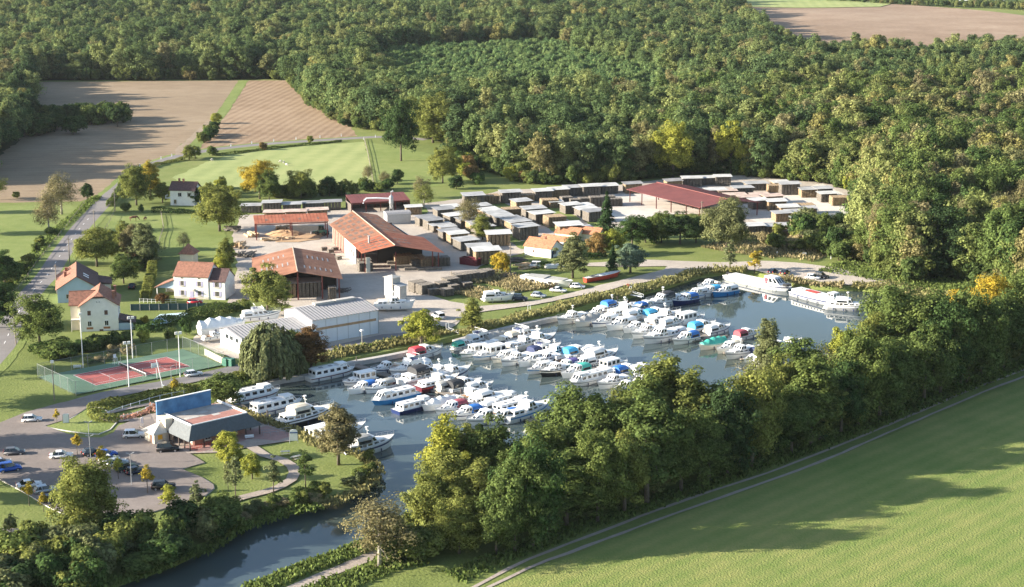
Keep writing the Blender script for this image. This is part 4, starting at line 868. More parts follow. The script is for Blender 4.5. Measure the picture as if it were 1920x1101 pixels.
# second shed
rf, rb = G(558,509.5,8), G(549,464,8); ef, eb = G(642.6,523,5.5), G(626,476,5.5); lf = rf-(ef-rf)+Vector((0,0,-5)); lf.z = 5.5; lb_ = rb-(eb-rb); lb_.z = 5.5
c = (rf.x, rf.y+15); ll = Vector((c[0], c[1], 0))
o = wroot('timber_shed', c, 'open timber shed with faded orange gabled roof behind the round walnut tree', 'shed')
lt = lambda: [(.1+.2*i,.2+.2*i,.08+j*.13,.105+j*.13) for i in range(4) for j in range(6) if (i+j) % 3]
roof_side(o, c, eb, ef, rf, rb, 'rooforange', 'right_roof', [(.2,.3,.2+j*.12,.23+j*.12) for j in range(6)]+[(.62,.74,.2+j*.12,.23+j*.12) for j in range(5)], 'grey')
roof_side(o, c, lf, lb_, rb, rf, 'rooforange', 'left_roof', [(.2,.3,.25+j*.12,.28+j*.12) for j in range(5)]+[(.55,.67,.2+j*.12,.23+j*.12) for j in range(6)], 'grey')
MB().tube([rf-ll+Vector((0,0,.08)), rb-ll+Vector((0,0,.08))], .16, 6).build('ridge_cap', M['rooflight'], o)
d2 = (rb-rf); d2.z = 0; d2 = d2.normalized(); p2 = Vector((d2.y, -d2.x, 0))
for s in (-11, -6.5, 0, 6.5, 11):
    for t in ((1, 15, 31) if abs(s) > 10 else (1, 31)): post(o, c, rf+d2*t+p2*s, 5.5+ (11-abs(s))/11*2.3, 'redsteel', .17)
wallseg(o, ll, rf+d2*31+p2*-11, rf+d2*31+p2*11, 0, 5.4, 'woodd', name='rear_wall'); wallseg(o, ll, rf+d2*14+p2*-11, rf+d2*31+p2*-11, 0, 5.4, 'woodd', name='side_wall')
wallseg(o, ll, rf+d2*12+p2*-10.8, rf+d2*12+p2*10.8, 0, 5.4, 'shadein', name='inner_shade_wall')  # near-black wall colour stands in for the shade under this roof
SHED2 = (rf.copy(), d2.copy(), p2.copy())
# log canopy, red shed, far red shed
def mono(nm, A, B, d, zA, zB, m, label, posts, back=None, cat='shed', nl=()):
    a, b_ = Vector((A.x, A.y, 0)), Vector((B.x, B.y, 0)); u = (b_-a).normalized(); n_ = Vector((-u.y, u.x, 0)); c = ((a+b_)/2)[:2]; o = wroot(nm, c, label, cat); L_ = (b_-a).length; ll = Vector((c[0], c[1], 0))
    f0 = a.copy(); f0.z = zA; f1 = b_.copy(); f1.z = zA; g0 = a+n_*d; g0.z = zB; g1 = b_+n_*d; g1.z = zB
    roof_side(o, c, f0, f1, g1, g0, m, 'roof', nl)
    for t in posts:
        post(o, c, a+u*(L_*t)+n_*.5, zA-.05); post(o, c, a+u*(L_*t)+n_*(d-.5), zB-.05)
    for zz, off in ((zA-.3, .5), (zB-.3, d-.5)):
        wallseg(o, ll, a+u*.3+n_*off, b_-u*.3+n_*off, zz-.35, zz-.02, 'redsteel', .15, 'beam')
    if back: wallseg(o, ll, a+n_*(d-.3), b_+n_*(d-.3), 0, zB-.7, back, name='rear_wall'); wallseg(o, ll, a+n_*.3, a+n_*(d-.4), 0, zA-.5, back, name='end_wall'); wallseg(o, ll, b_+n_*.3, b_+n_*(d-.4), 0, zA-.5, back, name='end_wall')
    return o, a, u, n_, L_
o, a, u, n_, L_ = mono('log_canopy', G(477.6,419.7,5.5), G(616.5,414.5,5.5), 8.0, 5.5, 6.7, 'roofred', 'open orange roofed canopy on red posts over the log and sawdust bay', (.02,.5,.98), nl=[(.15,.18,.3,.5),(.38,.41,.3,.5),(.6,.63,.3,.5),(.85,.88,.3,.5)])
o, a, u, n_, L_ = mono('long_shed', G(659,381,3.5), G(769,375,3.5), 9.5, 3.5, 4.8, 'roofdark', 'long dark red roofed shed at the back edge of the sawmill by the meadow', (.01,.25,.5,.75,.99), 'woodd')
lf, lb_ = G(1312.5,389.5,4.5), G(1174,355,4.5); rf = G(1372.5,375.5,6.2); rb = G(1234,340,6.2)
c = ((rf.x+rb.x)/2, (rf.y+rb.y)/2); ll = Vector((c[0], c[1], 0)); o = wroot('drying_shed', c, 'wide open-sided shed with dark red gabled roof among the stacks on the right', 'shed')
rf = lf+(rf-lf); dd = rf-lf; rb2 = lb_+dd
roof_side(o, c, lf, lb_, rb2, rf, 'roofdark', 'front_roof', [(.1+.1*i,.16+.1*i,.1,.9) for i in ()])
ef = rf+Vector((dd.x, dd.y, -dd.z))*.95; eb = rb2+Vector((dd.x, dd.y, -dd.z))*.95
roof_side(o, c, eb, ef, rf, rb2, 'roofdark', 'rear_roof')
MB().tube([rf-ll+Vector((0,0,.1)), rb2-ll+Vector((0,0,.1))], .15, 6).build('ridge_cap', M['roofdark'], o)
for t in (.03, .2, .4, .6, .8, .97): post(o, c, lerp(lf, lb_, t)+Vector((dd.x,dd.y,0))*.06, 4.5)
for t in (.03, .5, .97): post(o, c, lerp(ef, eb, t)-Vector((dd.x,dd.y,0))*.06, 4.5); post(o, c, lerp(rf, rb2, t), 6.1)
# transformer tower
g0 = G(722,560); o = empty('transformer_tower', (g0.x-.2, g0.y, 0), R(-40), 'narrow pale concrete tower with flat cap standing alone in the sawmill yard', 'tower')
MB().box(0,3.1,0,3.1,0,6.0,.05,.05).build('wall', M['concrete'], o); MB().add([(-.3,-.3,6.0),(3.4,-.3,6.0),(3.4,3.4,6.0),(-.3,3.4,6.0),(1.55,1.55,6.6)], [(3,2,1,0),(0,1,4),(1,2,4),(2,3,4),(3,0,4)]).build('roof', M['stone'], o)
MB().box(3.12,5.4,.4,3,0,4.0).build('annex_wall', M['concrete'], o); MB().slab([(3.12,.1,4.4),(5.7,.1,4.05),(5.7,3.3,4.05),(3.12,3.3,4.4)], .1).build('annex_roof', M['grey'], o)
MB().box(.9,1.9,-.05,-.003,0,2).build('door', M['metalg'], o)

# ------------------------------------------------------------------ timber stacks
def stack_proto(nm, Wd, D, Hh, cols, rows, wood, cover, seed, ends='wood'):
    r = random.Random(seed); o = empty(nm, (0,0,0)); cw = Wd/cols; rh = (Hh-.25)/rows; meshes = []
    for v in range(3):      # a bundle: boards laid flat with stickers, ends uneven
        b = MB(); n = 4
        for k in range(n):
            z = k*rh/n; e0, e1 = r.uniform(-.12, .12), r.uniform(-.12, .12); s = r.uniform(0, .1)
            b.box(.04+s, cw-.06-r.uniform(0,.1), e0, D+e1, z+.02, z+rh/n-.045)
        meshes.append(b.mesh('plank_bundle', M[wood]))
    for i in range(cols):
        top = 0
        for j in range(rows):
            q = link('plank_bundle', meshes[r.randrange(3)], o, (-Wd/2+i*cw, -D/2, .25+j*rh)); q.rotation_euler = (0, 0, r.uniform(-.012, .012))
    b = MB()
    for y in (-D*.35, D*.35): b.box(-Wd/2, Wd/2, y-.12, y+.12, 0, .24)
    b.build('bearer', M['woodd'], o)
    if cover:
        t = r.uniform(.05, .22); b = MB(); n = 3
        for k in range(n):
            y0 = -D/2-.5+(D+1)*k/n; y1 = -D/2-.5+(D+1)*(k+1)/n+.1; z = Hh+.08+k*.02
            b.slab([(-Wd/2-.45,y0,z),(Wd/2+.45,y0,z+t),(Wd/2+.45,y1,z+t),(-Wd/2-.45,y1,z)], .05)
        b.build('cover_sheet', M[cover], o)
    return o
ST = [stack_proto('timber_stack', 6.2, 5.4, 3.3, 6, 4, 'wood', 'sheet', 1), stack_proto('timber_stack', 6.2, 5.4, 3.4, 6, 4, 'woodg', 'sheet', 2),
      stack_proto('timber_stack', 7.4, 5.4, 3.0, 6, 3, 'woodg', 'sheet', 3), stack_proto('timber_stack', 6.0, 5, 3.0, 6, 4, 'wood', None, 4), stack_proto('timber_stack', 6.4, 4.5, 2.3, 5, 3, 'wood', 'sheetr', 5),
      stack_proto('timber_stack', 4.4, 3.4, 2.8, 4, 4, 'woodg', None, 6)]
def stacks(rows, group, where):
    # rows: (kind, px, py(top centre), rot deg, size)
    n = len(rows)
    for i, (k, px, py, rz, s) in enumerate(rows):
        p = ST[k]; h = [3.3,3.4,3.0,3.0,2.3,2.8][k]*s; g_ = G(px, py, h)
        tone = ['brown planks under pale sheet','grey planks under pale sheet','grey planks under wide sheet','uncovered yellowish planks','low planks under rusty sheet','uncovered grey planks'][k]
        ordn = ['first','second','third','fourth','fifth','sixth','seventh','eighth','ninth','tenth','eleventh','twelfth','thirteenth'][i]
        place(p, (g_.x, g_.y, 0), R(rz+rng.uniform(-5, 5)), (s*rng.uniform(.93,1.05), s*rng.uniform(.9,1.05), s*rng.uniform(.82,1.08)), 'stack of %s, %s from left %s' % (tone, ordn, where), group, {'cover_sheet': M[rng.choice(['sheet','sheet','sheet2','sheet3','sheet3' if px > 780 else 'sheet2'])]} if k != 4 else None, cat='timber stack')
stacks([(2,471,382,4,.95),(1,510,380,8,1),(1,547,379,8,1),(2,586,379,6,.9),(2,621,377,4,.95)], 'stacks behind the log canopy', 'in back row behind log canopy')
stacks([(4,515,396,6,1.05),(4,555,396,6,1.05),(4,595,393,6,1.05)], 'stacks behind the log canopy', 'in front row behind log canopy')
stacks([(0,775,386,8,.85),(1,797,404,22,.95),(1,812,411,22,.95),(2,826,418,22,.9),(0,838,423,22,.8),(1,842,431,22,.95),(0,857,437,22,1.0),(1,873,446,22,1.05)], 'first diagonal row of stacks', 'in row nearest big sawmill')
stacks([(1,832,392,24,1),(0,845,387,24,.9),(1,853,399,24,1),(2,868,397,24,.95),(1,874,407,24,1),(2,889,405,24,.95),(0,893,415,24,1),(1,905,421,24,1)], 'second diagonal row of stacks', 'in broad second diagonal row')
stacks([(1,900,383,24,1),(0,916,389,24,1.05),(1,930,396,24,1.05),(1,943,402,24,1.05),(2,956,409,24,.95),(0,970,415,24,1.05),(1,985,424,24,1.15),(0,934,436,8,1.15)], 'third diagonal row of stacks', 'in long middle diagonal row')
stacks([(3,958,388,16,1),(0,977,377,16,1),(1,1000,391,20,1.1),(1,1015,397,20,1.1),(3,1040,405,16,1.15),(0,1066,421,10,1.25),(1,1094,424,14,.9)], 'stacks between yard lanes', 'just right of middle row')
stacks([(3,1030,372,12,1),(0,1041,375,12,.8),(1,1070,381,18,1),(1,1092,381,18,1),(2,1100,389,20,1),(1,1113,396,20,1.0)], 'stacks behind the tall conifer', 'left of the tall conifer')
stacks([(1,887,365,10,1.15),(3,919,366,10,1),(1,957,360,10,1.1),(3,985,362,10,1),(1,1017,356,8,1.1),(0,1047,353,8,1.05),(2,1077,351,8,1.0),(1,1107,349,8,1.05),(2,1137,346,8,1.05),(0,1186,344,6,1.05)], 'back row of stacks under the wood', 'in row along wood edge')
stacks([(5,1062,368,10,1),(5,1080,372,10,1),(5,1098,370,10,1.1),(5,1118,369,10,1.2),(5,1140,367,10,1.1),(5,1155,371,10,1)], 'dark low stacks behind the conifer', 'in low row behind conifer')
stacks([(1,898,460,8,1.05),(0,912,469,8,1.15)], 'pair of stacks by the brown skip', 'beside the dark red skip')
stacks([(0,1262,336,5,1),(2,1297,334,5,1),(2,1327,331,5,1.0),(1,1355,330,5,1)], 'stacks behind the dark red shed', 'behind the dark red shed')
stacks([(2,1342,352,8,1),(4,1362,357,8,1),(2,1392,349,8,1),(2,1417,340,6,1.05),(3,1453,345,6,1),(0,1463,339,6,.95),(1,1480,345,6,1.1),(0,1515,352,6,1),(1,1543,353,6,.95),(1,1551,361,6,.95),(3,1574,367,4,1.1)], 'far right stacks under the wood', 'in far right row')
stacks([(4,1378,363,8,1.1),(4,1402,367,8,1.1),(4,1425,362,8,1.1),(4,1448,367,8,1.1),(1,1422,373,8,1),(0,1455,376,6,1),(0,1478,384,5,1.1),(3,1508,382,5,1.1)], 'middle right stacks', 'in middle right block')
stacks([(1,1415,419,6,1),(2,1455,420,6,1),(0,1466,398,5,.9),(0,1490,394,5,.9),(0,1515,390,5,.9),(0,1500,408,4,.95),(3,1527,406,4,.9),(4,1482,429,4,1),(4,1538,424,3,1)], 'front right stacks', 'in front right block')
# dark stacks in the middle of the yard
stacks([(5,783,527,32,1.05),(5,797,531,32,1.05),(5,812,540,32,.7),(5,830,528,32,.85),(5,845,519,32,1.05),(5,838,541,32,.7),(5,862,512,32,1.0),(5,880,510,32,1.0),(5,897,506,32,1.05),(5,910,503,32,1.0),(5,850,533,32,.7),(5,875,527,32,.7)], 'old grey stacks in the yard corner', 'in group below the skip')
def one_stack(k, loc, rz, s, label, group=None): return place(ST[k], loc, rz, s, label, group, cat='timber stack')
# timber under the sheds
rf_, d2_, p2_ = SHED2; a2 = math.atan2(d2_.y, d2_.x)-math.pi/2
for i, s in enumerate((-3.5, 3.2)): one_stack(0 if not i else 1, rf_+d2_*6+p2_*s-Vector((0,0,8)), a2, (1.0,1,1.2), 'timber stack inside the open orange-roofed timber shed, %s bay' % ('left' if not i else 'right'))
for i, (s, t, k) in enumerate(((1.5,3.5,5),(2.5,8.5,5),(14.5,10,3),(18,9,3),(20.5,5,3),(24.5,3.5,5),(17,5,5))):
    q = LF_+dirn*t+pr*s; q.z = 0
    one_stack(k, q, math.atan2(dirn.y, dirn.x)-math.pi/2, [.95,.9,.9,.8,.8,1,.7][i], 'timber stack in open front of the big sawmill, number %s from left' % ['one','two','four','six','seven','eight','five'][i])
one_stack(5, G(623,562), R(10), (.5,.8,1.3), 'tall narrow pallet pile at the right front post of the timber shed')
for i, (px, py) in enumerate(((608,470),(620,474),(628,470),(622,482),(634,487))):
    g_ = G(px, py); place(ST[5], g_, R(20+i*7), (.42,.42,.4), 'small pale crate by the sawmill brick wall, %s of the cluster' % ['leftmost','rear middle','rear right','front middle','front right'][i], 'crates beside the sawmill wall', cat='crate')
for i, (px, py, L_) in enumerate(((778,507,6),(806,507,7),(745,495,6),(752,503,6))):
    g_ = G(px, py); o = empty('beam_pile', g_, R(8), 'low pile of long beams in front of the big sawmill shed, %s' % ['left front','right front','rear','middle'][i], 'timber pile')
    for j in range(3):
        for k in range(2): MB().box(-L_/2, L_/2, -.7+j*.48, -.28+j*.48, .1+k*.4, .46+k*.4).build('beam', M['woodg'], o)
# logs
def log_pile(px, py, n, L_, r_, rz, label, spread, m='woodg', layers=3, mess=.15):
    g_ = G(px, py); o = empty('log_pile', g_, R(rz), label, 'log pile'); rr = random.Random(n+int(px)); k = 0; me_ = MB().tube([(-L_/2,0,0),(0,0,.05),(L_/2,0,0)], [r_,r_*.93,r_*.82], 9).mesh('log', M[m])
    while k < n:
        lay = k*layers//n; x = rr.uniform(-mess*3, mess*3); q = link('log', me_, o, (x, rr.uniform(-spread, spread)*(1-lay/(layers+1)), r_+lay*r_*1.5)); q.rotation_euler = (0, rr.uniform(-mess, mess)*.4, rr.uniform(-mess, mess)); q.scale = (rr.uniform(.7, 1.1), rr.uniform(.7, 1.2), rr.uniform(.7, 1.2)); k += 1
    return o
log_pile(450,465,40,2.6,.30,70,'heap of pale sawn log ends left of the log canopy',3.2,'logend',4,.3)
log_pile(458,480,34,5.5,.22,80,'tangle of dark grey logs spilling below the pale log ends',4.5,'woodg',3,.35)
log_pile(475,443,10,5,.38,115,'thick round logs leaning at the left post of the log canopy',2.2,'logend',2,.1)
log_pile(505,452,12,3.5,.30,20,'row of short logs along the front of the log canopy, left half',1.2,'logend',2,.5)
log_pile(535,450,12,3.5,.30,0,'row of short logs along the front of the log canopy, right half',1.2,'logend',2,.5)
log_pile(530,434,18,3,.34,30,'mixed logs at the rear of the sawdust bay',2.6,'wood',3,.6)
log_pile(436,432,14,5,.30,160,'logs piled under the big walnut tree at the yard corner',1.8,'woodg',3,.2)
log_pile(985,502,26,3.5,.2,20,'heap of pale branches and firewood beside the small white van',2.5,'logend',4,.6)
log_pile(965,490,26,4,.2,20,'dark brushwood heap under the wooden pole',3,'woodd',3,.6)
log_pile(950,520,16,4,.2,30,'dark scrap timber right of the grey stacks',2,'woodd',3,.6)
log_pile(640,547,22,3,.14,60,'blackish branch heap beside the timber shed',1.8,'woodd',3,.8)
ZL[0] += .006; sheet('sawdust', [(500,440),(520,428),(560,424),(600,425),(616,432),(600,450),(560,455),(520,455)], M['sawdust'], .4)
b = MB(); r_ = random.Random(2)
g_ = G(535,440); o = empty('sawdust_heap', g_, 0, 'brown sawdust and bark heap under the log canopy', 'heap')
P_ = []; nb, na = 7, 18
vs = []; fs = []
for i in range(nb):
    for j in range(na):
        rad = 5*(1-i/(nb-1)); a = 2*math.pi*j/na; vs.append((rad*math.cos(a)*1.4*(1+.15*noise.noise(Vector((i,j,0)))), rad*math.sin(a), 1.5*math.sin(i/(nb-1)*math.pi/2)+r_.uniform(-.12, .12)*(i > 0)))
for i in range(nb-1):
    for j in range(na): fs.append((i*na+j, i*na+(j+1)%na, (i+1)*na+(j+1)%na, (i+1)*na+j))
MB().add(vs, fs).build('heap_body', M['sawdust'], o)
for i, (px, py) in enumerate(((920,341+0),(852,337))):
    pass
# dark red skip
g_ = G(882,497); o = empty('skip', g_, R(-32), 'open dark red steel skip beside the tall timber stacks', 'skip')
b = MB(); b.box(-3,3,-1.2,1.2,.15,.25).box(-3,3,-1.25,-1.15,.25,2.2).box(-3,3,1.15,1.25,.25,2.2).box(-3.05,-2.95,-1.15,1.15,.25,2.2).box(2.95,3.05,-1.15,1.15,.25,2.2); b.build('body', M['maroon'], o)
for k in range(7): MB().box(-2.8+k*.9,-2.7+k*.9,-1.33,-1.252,.2,2.1).build('rib', M['maroon'], o)
# green wheel loader under the canopy
g_ = G(603,441); o = empty('wheel_loader', g_, R(150), 'green wheel loader parked under the right end of the log canopy', 'loader')
MB().box(-2.2,.4,-.8,.8,.9,1.8,.2,.1).build('body', M['bin'], o); MB().box(-.6,.8,-.7,.7,1.8,3.0,.15,.1).build('cab', M['glass'], o); MB().box(-.7,.9,-.75,.75,3.0,3.1).build('cab_roof', M['bin'], o)
MB().hexa([(1.0,-.2,1.2),(3.2,-.2,.5),(3.2,.2,.5),(1.0,.2,1.2)], [(1.0,-.2,1.6),(3.2,-.2,.9),(3.2,.2,.9),(1.0,.2,1.6)]).build('arm', M['bin'], o); MB().prism_y([(3.2,.2),(4.0,.15),(3.9,.3),(3.35,.45),(3.35,1.1),(3.2,1.1)], -1.2, 1.2).build('bucket', M['grey'], o)
for x in (-1.5, 1.2):
    for y in (-1, 1): MB().tube([(x,y-.25,.7),(x,y+.25,.7)], .7, 14).build('wheel', M['rubber'], o)

# ------------------------------------------------------------------ cars
def car_proto(nm, L_, Wd, Hh, kind):
    o = empty(nm, (0,0,0)); h = Wd/2; x0, x1 = -L_/2, L_/2; belt = Hh*.60
    if kind == 'van': low = [(x0,.3),(x0,.9),(x0+.05,belt),(x1-1.15,belt),(x1-.15,.82),(x1,.62),(x1,.3)]; g0, g1, t0, t1 = x0+.08, x1-1.1, x0+.22, x1-1.75
    elif kind == 'suv': low = [(x0,.35),(x0+.02,.9),(x0+.12,belt),(x1-1.35,belt),(x1-.2,.92),(x1,.7),(x1,.35)]; g0, g1, t0, t1 = x0+.15, x1-1.3, x0+.5, x1-2.0
    elif kind == 'sedan': low = [(x0,.3),(x0+.02,.85),(x0+.15,belt),(x0+.7,belt+.02),(x1-1.3,belt),(x1-.15,.7),(x1,.55),(x1,.3)]; g0, g1, t0, t1 = x0+.65, x1-1.2, x0+1.35, x1-2.05
    else: low = [(x0,.3),(x0+.02,.8),(x0+.12,belt),(x1-1.15,belt),(x1-.15,.74),(x1,.58),(x1,.3)]; g0, g1, t0, t1 = x0+.15, x1-1.05, x0+.6, x1-1.85
    b = MB(); b.prism_y(low, -h, h); o_ = b.build('body', M['cwhite'], o)
    bm = bmesh.new(); bm.from_mesh(o_.data); bmesh.ops.bevel(bm, geom=[e for e in bm.edges], offset=.08, segments=2, affect='EDGES'); bm.to_mesh(o_.data); bm.free(); o_.data.polygons.foreach_set('use_smooth', [True]*len(o_.data.polygons))
    ww = h-.05; wt = h-.22; zb = belt-.02; zt = Hh-.05
    MB().hexa([(g0,-ww,zb),(g1,-ww,zb),(g1,ww,zb),(g0,ww,zb)], [(t0,-wt,zt),(t1,-wt,zt),(t1,wt,zt),(t0,wt,zt)]).build('windows', M['glass'], o)
    MB().hexa([(t0-.05,-wt-.02,zt),(t1+.05,-wt-.02,zt),(t1+.05,wt+.02,zt),(t0-.05,wt+.02,zt)], [(t0+.05,-wt+.06,Hh),(t1-.08,-wt+.06,Hh),(t1-.08,wt-.06,Hh),(t0+.05,wt-.06,Hh)]).build('car_roof', M['cwhite'], o)
    for s in (-1, 1):
        b = MB(); xs_ = [g0+(g1-g0)*.42]; 
        if kind != 'sedan': xs_.append(g0+(g1-g0)*.12)
        for x in xs_:
            tx = t0+(t1-t0)*(x-g0)/(g1-g0); b.hexa([(x-.05,s*(ww+.012),zb),(x+.05,s*(ww+.012),zb),(x+.05,s*(ww-.03),zb),(x-.05,s*(ww-.03),zb)], [(tx-.05,s*(wt+.012),zt),(tx+.05,s*(wt+.012),zt),(tx+.05,s*(wt-.03),zt),(tx-.05,s*(wt-.03),zt)])
        b.build('pillar', M['cwhite'], o)
        MB().box(g1-.45,g1-.25,s*(h+.02),s*(h+.2),belt-.02,belt+.13).build('mirror', M['cwhite'], o)
        MB().box(x1-.22,x1+.015,s*(h-.42)-.16,s*(h-.42)+.16,.62,.76).build('headlight', M['lamp'], o); MB().box(x0-.015,x0+.1,s*(h-.2)-.12,s*(h-.2)+.12,.68,.95).build('tail_light', M['hatch'], o)
        for x in (x0+.8, x1-.85):
            w_ = MB().tube([(x,s*(h-.2),.33),(x,s*(h+.015),.33)], .335, 16).build('wheel', M['rubber'], o); MB().tube([(x,s*(h-.02),.33),(x,s*(h+.03),.33)], .2, 10).build('rim', M['chrome'], w_)
    return o
CAR = dict(hatch=car_proto('parked_car', 4.1, 1.75, 1.5, 'hatch'), suv=car_proto('parked_car', 4.4, 1.85, 1.7, 'suv'), sedan=car_proto('parked_car', 4.5, 1.8, 1.45, 'sedan'), van=car_proto('parked_van', 4.4, 1.85, 1.85, 'van'))
cars = [('hatch',363,706,25,'cwhite','white hatchback driving on the access road below the tennis court'),('hatch',60,791,12,'cwhite','white hatchback on the road at the entrance beside the white sign panel'),
 ('suv',251,821,8,'cwhite','white off-road car driving past the harbour office'),('van',315,847,12,'cblack','black van-like car at the corner of the harbour office'),
 ('hatch',27,853,14,'cgrey','grey hatchback beside the shaded grass oval at the left border'),('van',18,884,30,'cblue','bright blue small van at the left border'),('hatch',2,873,30,'silver','silver car tail behind the bright blue van'),
 ('sedan',115,859,14,'cwhite','white saloon standing alone in the car park'),('hatch',174,854,33,'cblack','black hatchback at the far end of the parked row'),('hatch',200,857,35,'cblue','blue car second from the far end of the parked row'),
 ('hatch',204,867,33,'cwhite','white car in the parked row between the blue and the silver one'),('hatch',220,873,37,'silver','silver car in the middle of the parked row'),('suv',237,883,37,'cgreen','dark green off-road car in the parked row'),
 ('hatch',255,889,37,'cnavy','navy hatchback nearest the lamp post in the parked row'),('suv',307,918,10,'cblack','black off-road car beside the yellow tree and the grass strip'),
 ('sedan',55,914,25,'cwhite','white car beneath the small orange tree at the lawn edge'),('hatch',85,924,30,'silver','silver hatchback between a white and a navy car at the lawn edge'),('hatch',102,941,30,'cnavy','navy hatchback at the end of the row beside the big pale tree'),
 ('hatch',606,650,75,'silver','silver car parked against the long wall of the boat hangar'),('hatch',1010,558,-25,'silver','silver hatchback on the grass verge, nearest the land-stored cruiser'),('sedan',1047,548,-22,'cwhite','white saloon on the verge, middle of the three pale cars'),
 ('hatch',1083,541,-12,'cwhite','white hatchback with open bonnet side on the verge near the wreck'),('van',974,564,-10,'cnavy','dark blue van behind the cruiser stored on land'),
 ('hatch',1449,513,60,'cnavy','dark blue car parked on the gravel above the white barge'),('hatch',1472,515,60,'cblack','black car half hidden by the reeds above the white barge'),('hatch',1524,524,-30,'cwhite','white car beside the black off-road car on the gravel'),
 ('suv',1540,522,-40,'cblack','black off-road car at the head of the basin'),('hatch',366,570,3,'cred','red car in front of the cream farmhouse'),('hatch',248,541,95,'cnavy','dark blue car in the shaded farm garden'),
 ('van',727,489,-60,'cwhite','white van parked inside the open front of the sawmill shed'),('van',1001,502,170,'cwhite','small white van beside the firewood heap'),('van',822,598,120,'cwhite','white van half hidden behind the round yellow tree')]
for k, px, py, rz, cm, lb in cars:
    g_ = G(px, py); place(CAR[k], (g_.x, g_.y, .06), R(rz), 1, lb, None, dict(body=M[cm], car_roof=M[cm], pillar=M[cm], mirror=M[cm]), cat='van' if k == 'van' else 'car')

# ------------------------------------------------------------------ boats
def hull(root, L_, B, fb, rise, tr=.85, full=2.3, stripe=True, n=12, m='white'):
    def hb(t): return B/2*(tr+(1-tr)*math.sin(min(1, t/.45)*math.pi/2))*(1 if t < .5 else max(.0, 1-((t-.5)/.5)**full))
    def zs(t): return fb+rise*t*t
    st = []
    for i in range(n+1):
        t = i/n; b_ = max(.03, hb(t)); xd = -L_/2+L_*t; xw = -L_/2+.15+(L_*.90)*t; k = xw+(xd-xw)*.0
        z = zs(t); st.append([(k,0,-.35),(k,b_*.72,-.3),(xw*.85+xd*.15,b_*.88,.02),(xw*.5+xd*.5,b_*.96,z*.5),(xd,b_,z)])
    vs = []; fs = []; m_ = 9
    for s in st:
        ring = [(x,-y,z) for x,y,z in s[::-1]]+s[1:]; vs += ring
    for i in range(n):
        for j in range(m_-1): fs.append((i*m_+j, (i+1)*m_+j, (i+1)*m_+j+1, i*m_+j+1))
    fs.append(tuple(range(m_)))
    h = MB().add(vs, fs).build('hull', M[m], root, smooth=True)
    h.data.polygons[len(h.data.polygons)-1].use_smooth = False
    vs = []; fs = []
    for s in st: x, y, z = s[4]; vs += [(x,-y+.06,z-.05),(x,0,z+.02),(x,y-.06,z-.05)]
    for i in range(n):
        for j in (0, 1): fs.append((i*3+j, (i+1)*3+j, (i+1)*3+j+1, i*3+j+1))
    MB().add(vs, fs).build('deck', M['deck'], root)
    for s_ in (-1, 1):
        if stripe:
            b = MB(); vs = []; fs = []
            for s in st:
                p3, p4 = Vector(s[3]), Vector(s[4])
                for q, u in ((.35, .015), (.35, .05), (.72, .05), (.72, .015)):
                    p = p3.lerp(p4, q-.1); vs.append((p.x, s_*(p.y+u-.01), p.z))
            for i in range(n):
                for j in range(4): fs.append((4*i+j, 4*i+(j+1)%4, 4*i+4+(j+1)%4, 4*i+4+j))
            fs += [(0,1,2,3), (4*n,4*n+1,4*n+2,4*n+3)]
            b.add(vs, fs).build('stripe', M['navy'], root)
        b = MB(); b.tube([(s[4][0], s_*s[4][1], s[4][2]) for s in st], .045, 5).build('rub_rail', M['white'], root)
    return st, hb, zs
def rail(root, st, i0, i1, h, m='chrome'):
    b = MB()
    for s_ in (-1, 1):
        pts = [(s[4][0]-.05, s_*max(.02, s[4][1]-.12), s[4][2]+h) for s in st[i0:i1+1]]; b.tube(pts, .022, 4)
        b.tube([(p[0],p[1],p[2]-h*.5) for p in pts], .014, 4)
        for s in st[i0:i1+1]: b.tube([(s[4][0]-.05, s_*max(.02, s[4][1]-.12), s[4][2]-.03), (s[4][0]-.05, s_*max(.02, s[4][1]-.12), s[4][2]+h)], .018, 4)
    b.build('bow_rail', M[m], root)
def house(root, x0, x1, w0, w1, z0, z1, rb, rf, ins, m, name='cabin', nw=0, wv=(.3,.78), roof=True, front=2, back=0, roofm=None, ov=.12):
    B0 = [(x0,-w0,z0),(x1,-w1,z0),(x1,w1,z0),(x0,w0,z0)]; T0 = [(x0+rb,-w0+ins,z1),(x1-rf,-w1+ins,z1),(x1-rf,w1-ins,z1),(x0+rb,w0-ins,z1)]
    c = MB().hexa(B0, T0).build(name, M[m], root)
    faces = [([B0[0],B0[1],T0[1],T0[0]], nw), ([B0[2],B0[3],T0[3],T0[2]], nw), ([B0[1],B0[2],T0[2],T0[1]], front), ([B0[3],B0[0],T0[0],T0[3]], back)]
    for P, k in faces:
        for i in range(k):
            b = MB(); g = .12/max(1,k); facequad(b, P, i/k+g+(.03 if k > 1 else 0), (i+1)/k-g, wv[0], wv[1], .018, .03); b.build('window', M['glass'], c)
    if roof: MB().hexa([(x0+rb-ov,-w0+ins-ov*.6,z1),(x1-rf+ov,-w1+ins-ov*.6,z1),(x1-rf+ov,w1-ins+ov*.6,z1),(x0+rb-ov,w0-ins+ov*.6,z1)], [(x0+rb,-w0+ins+.1,z1+.09),(x1-rf,-w1+ins+.1,z1+.09),(x1-rf,w1-ins-.1,z1+.09),(x0+rb,w0-ins-.1,z1+.09)]).build('cabin_roof', M[roofm or m], c)
    return c
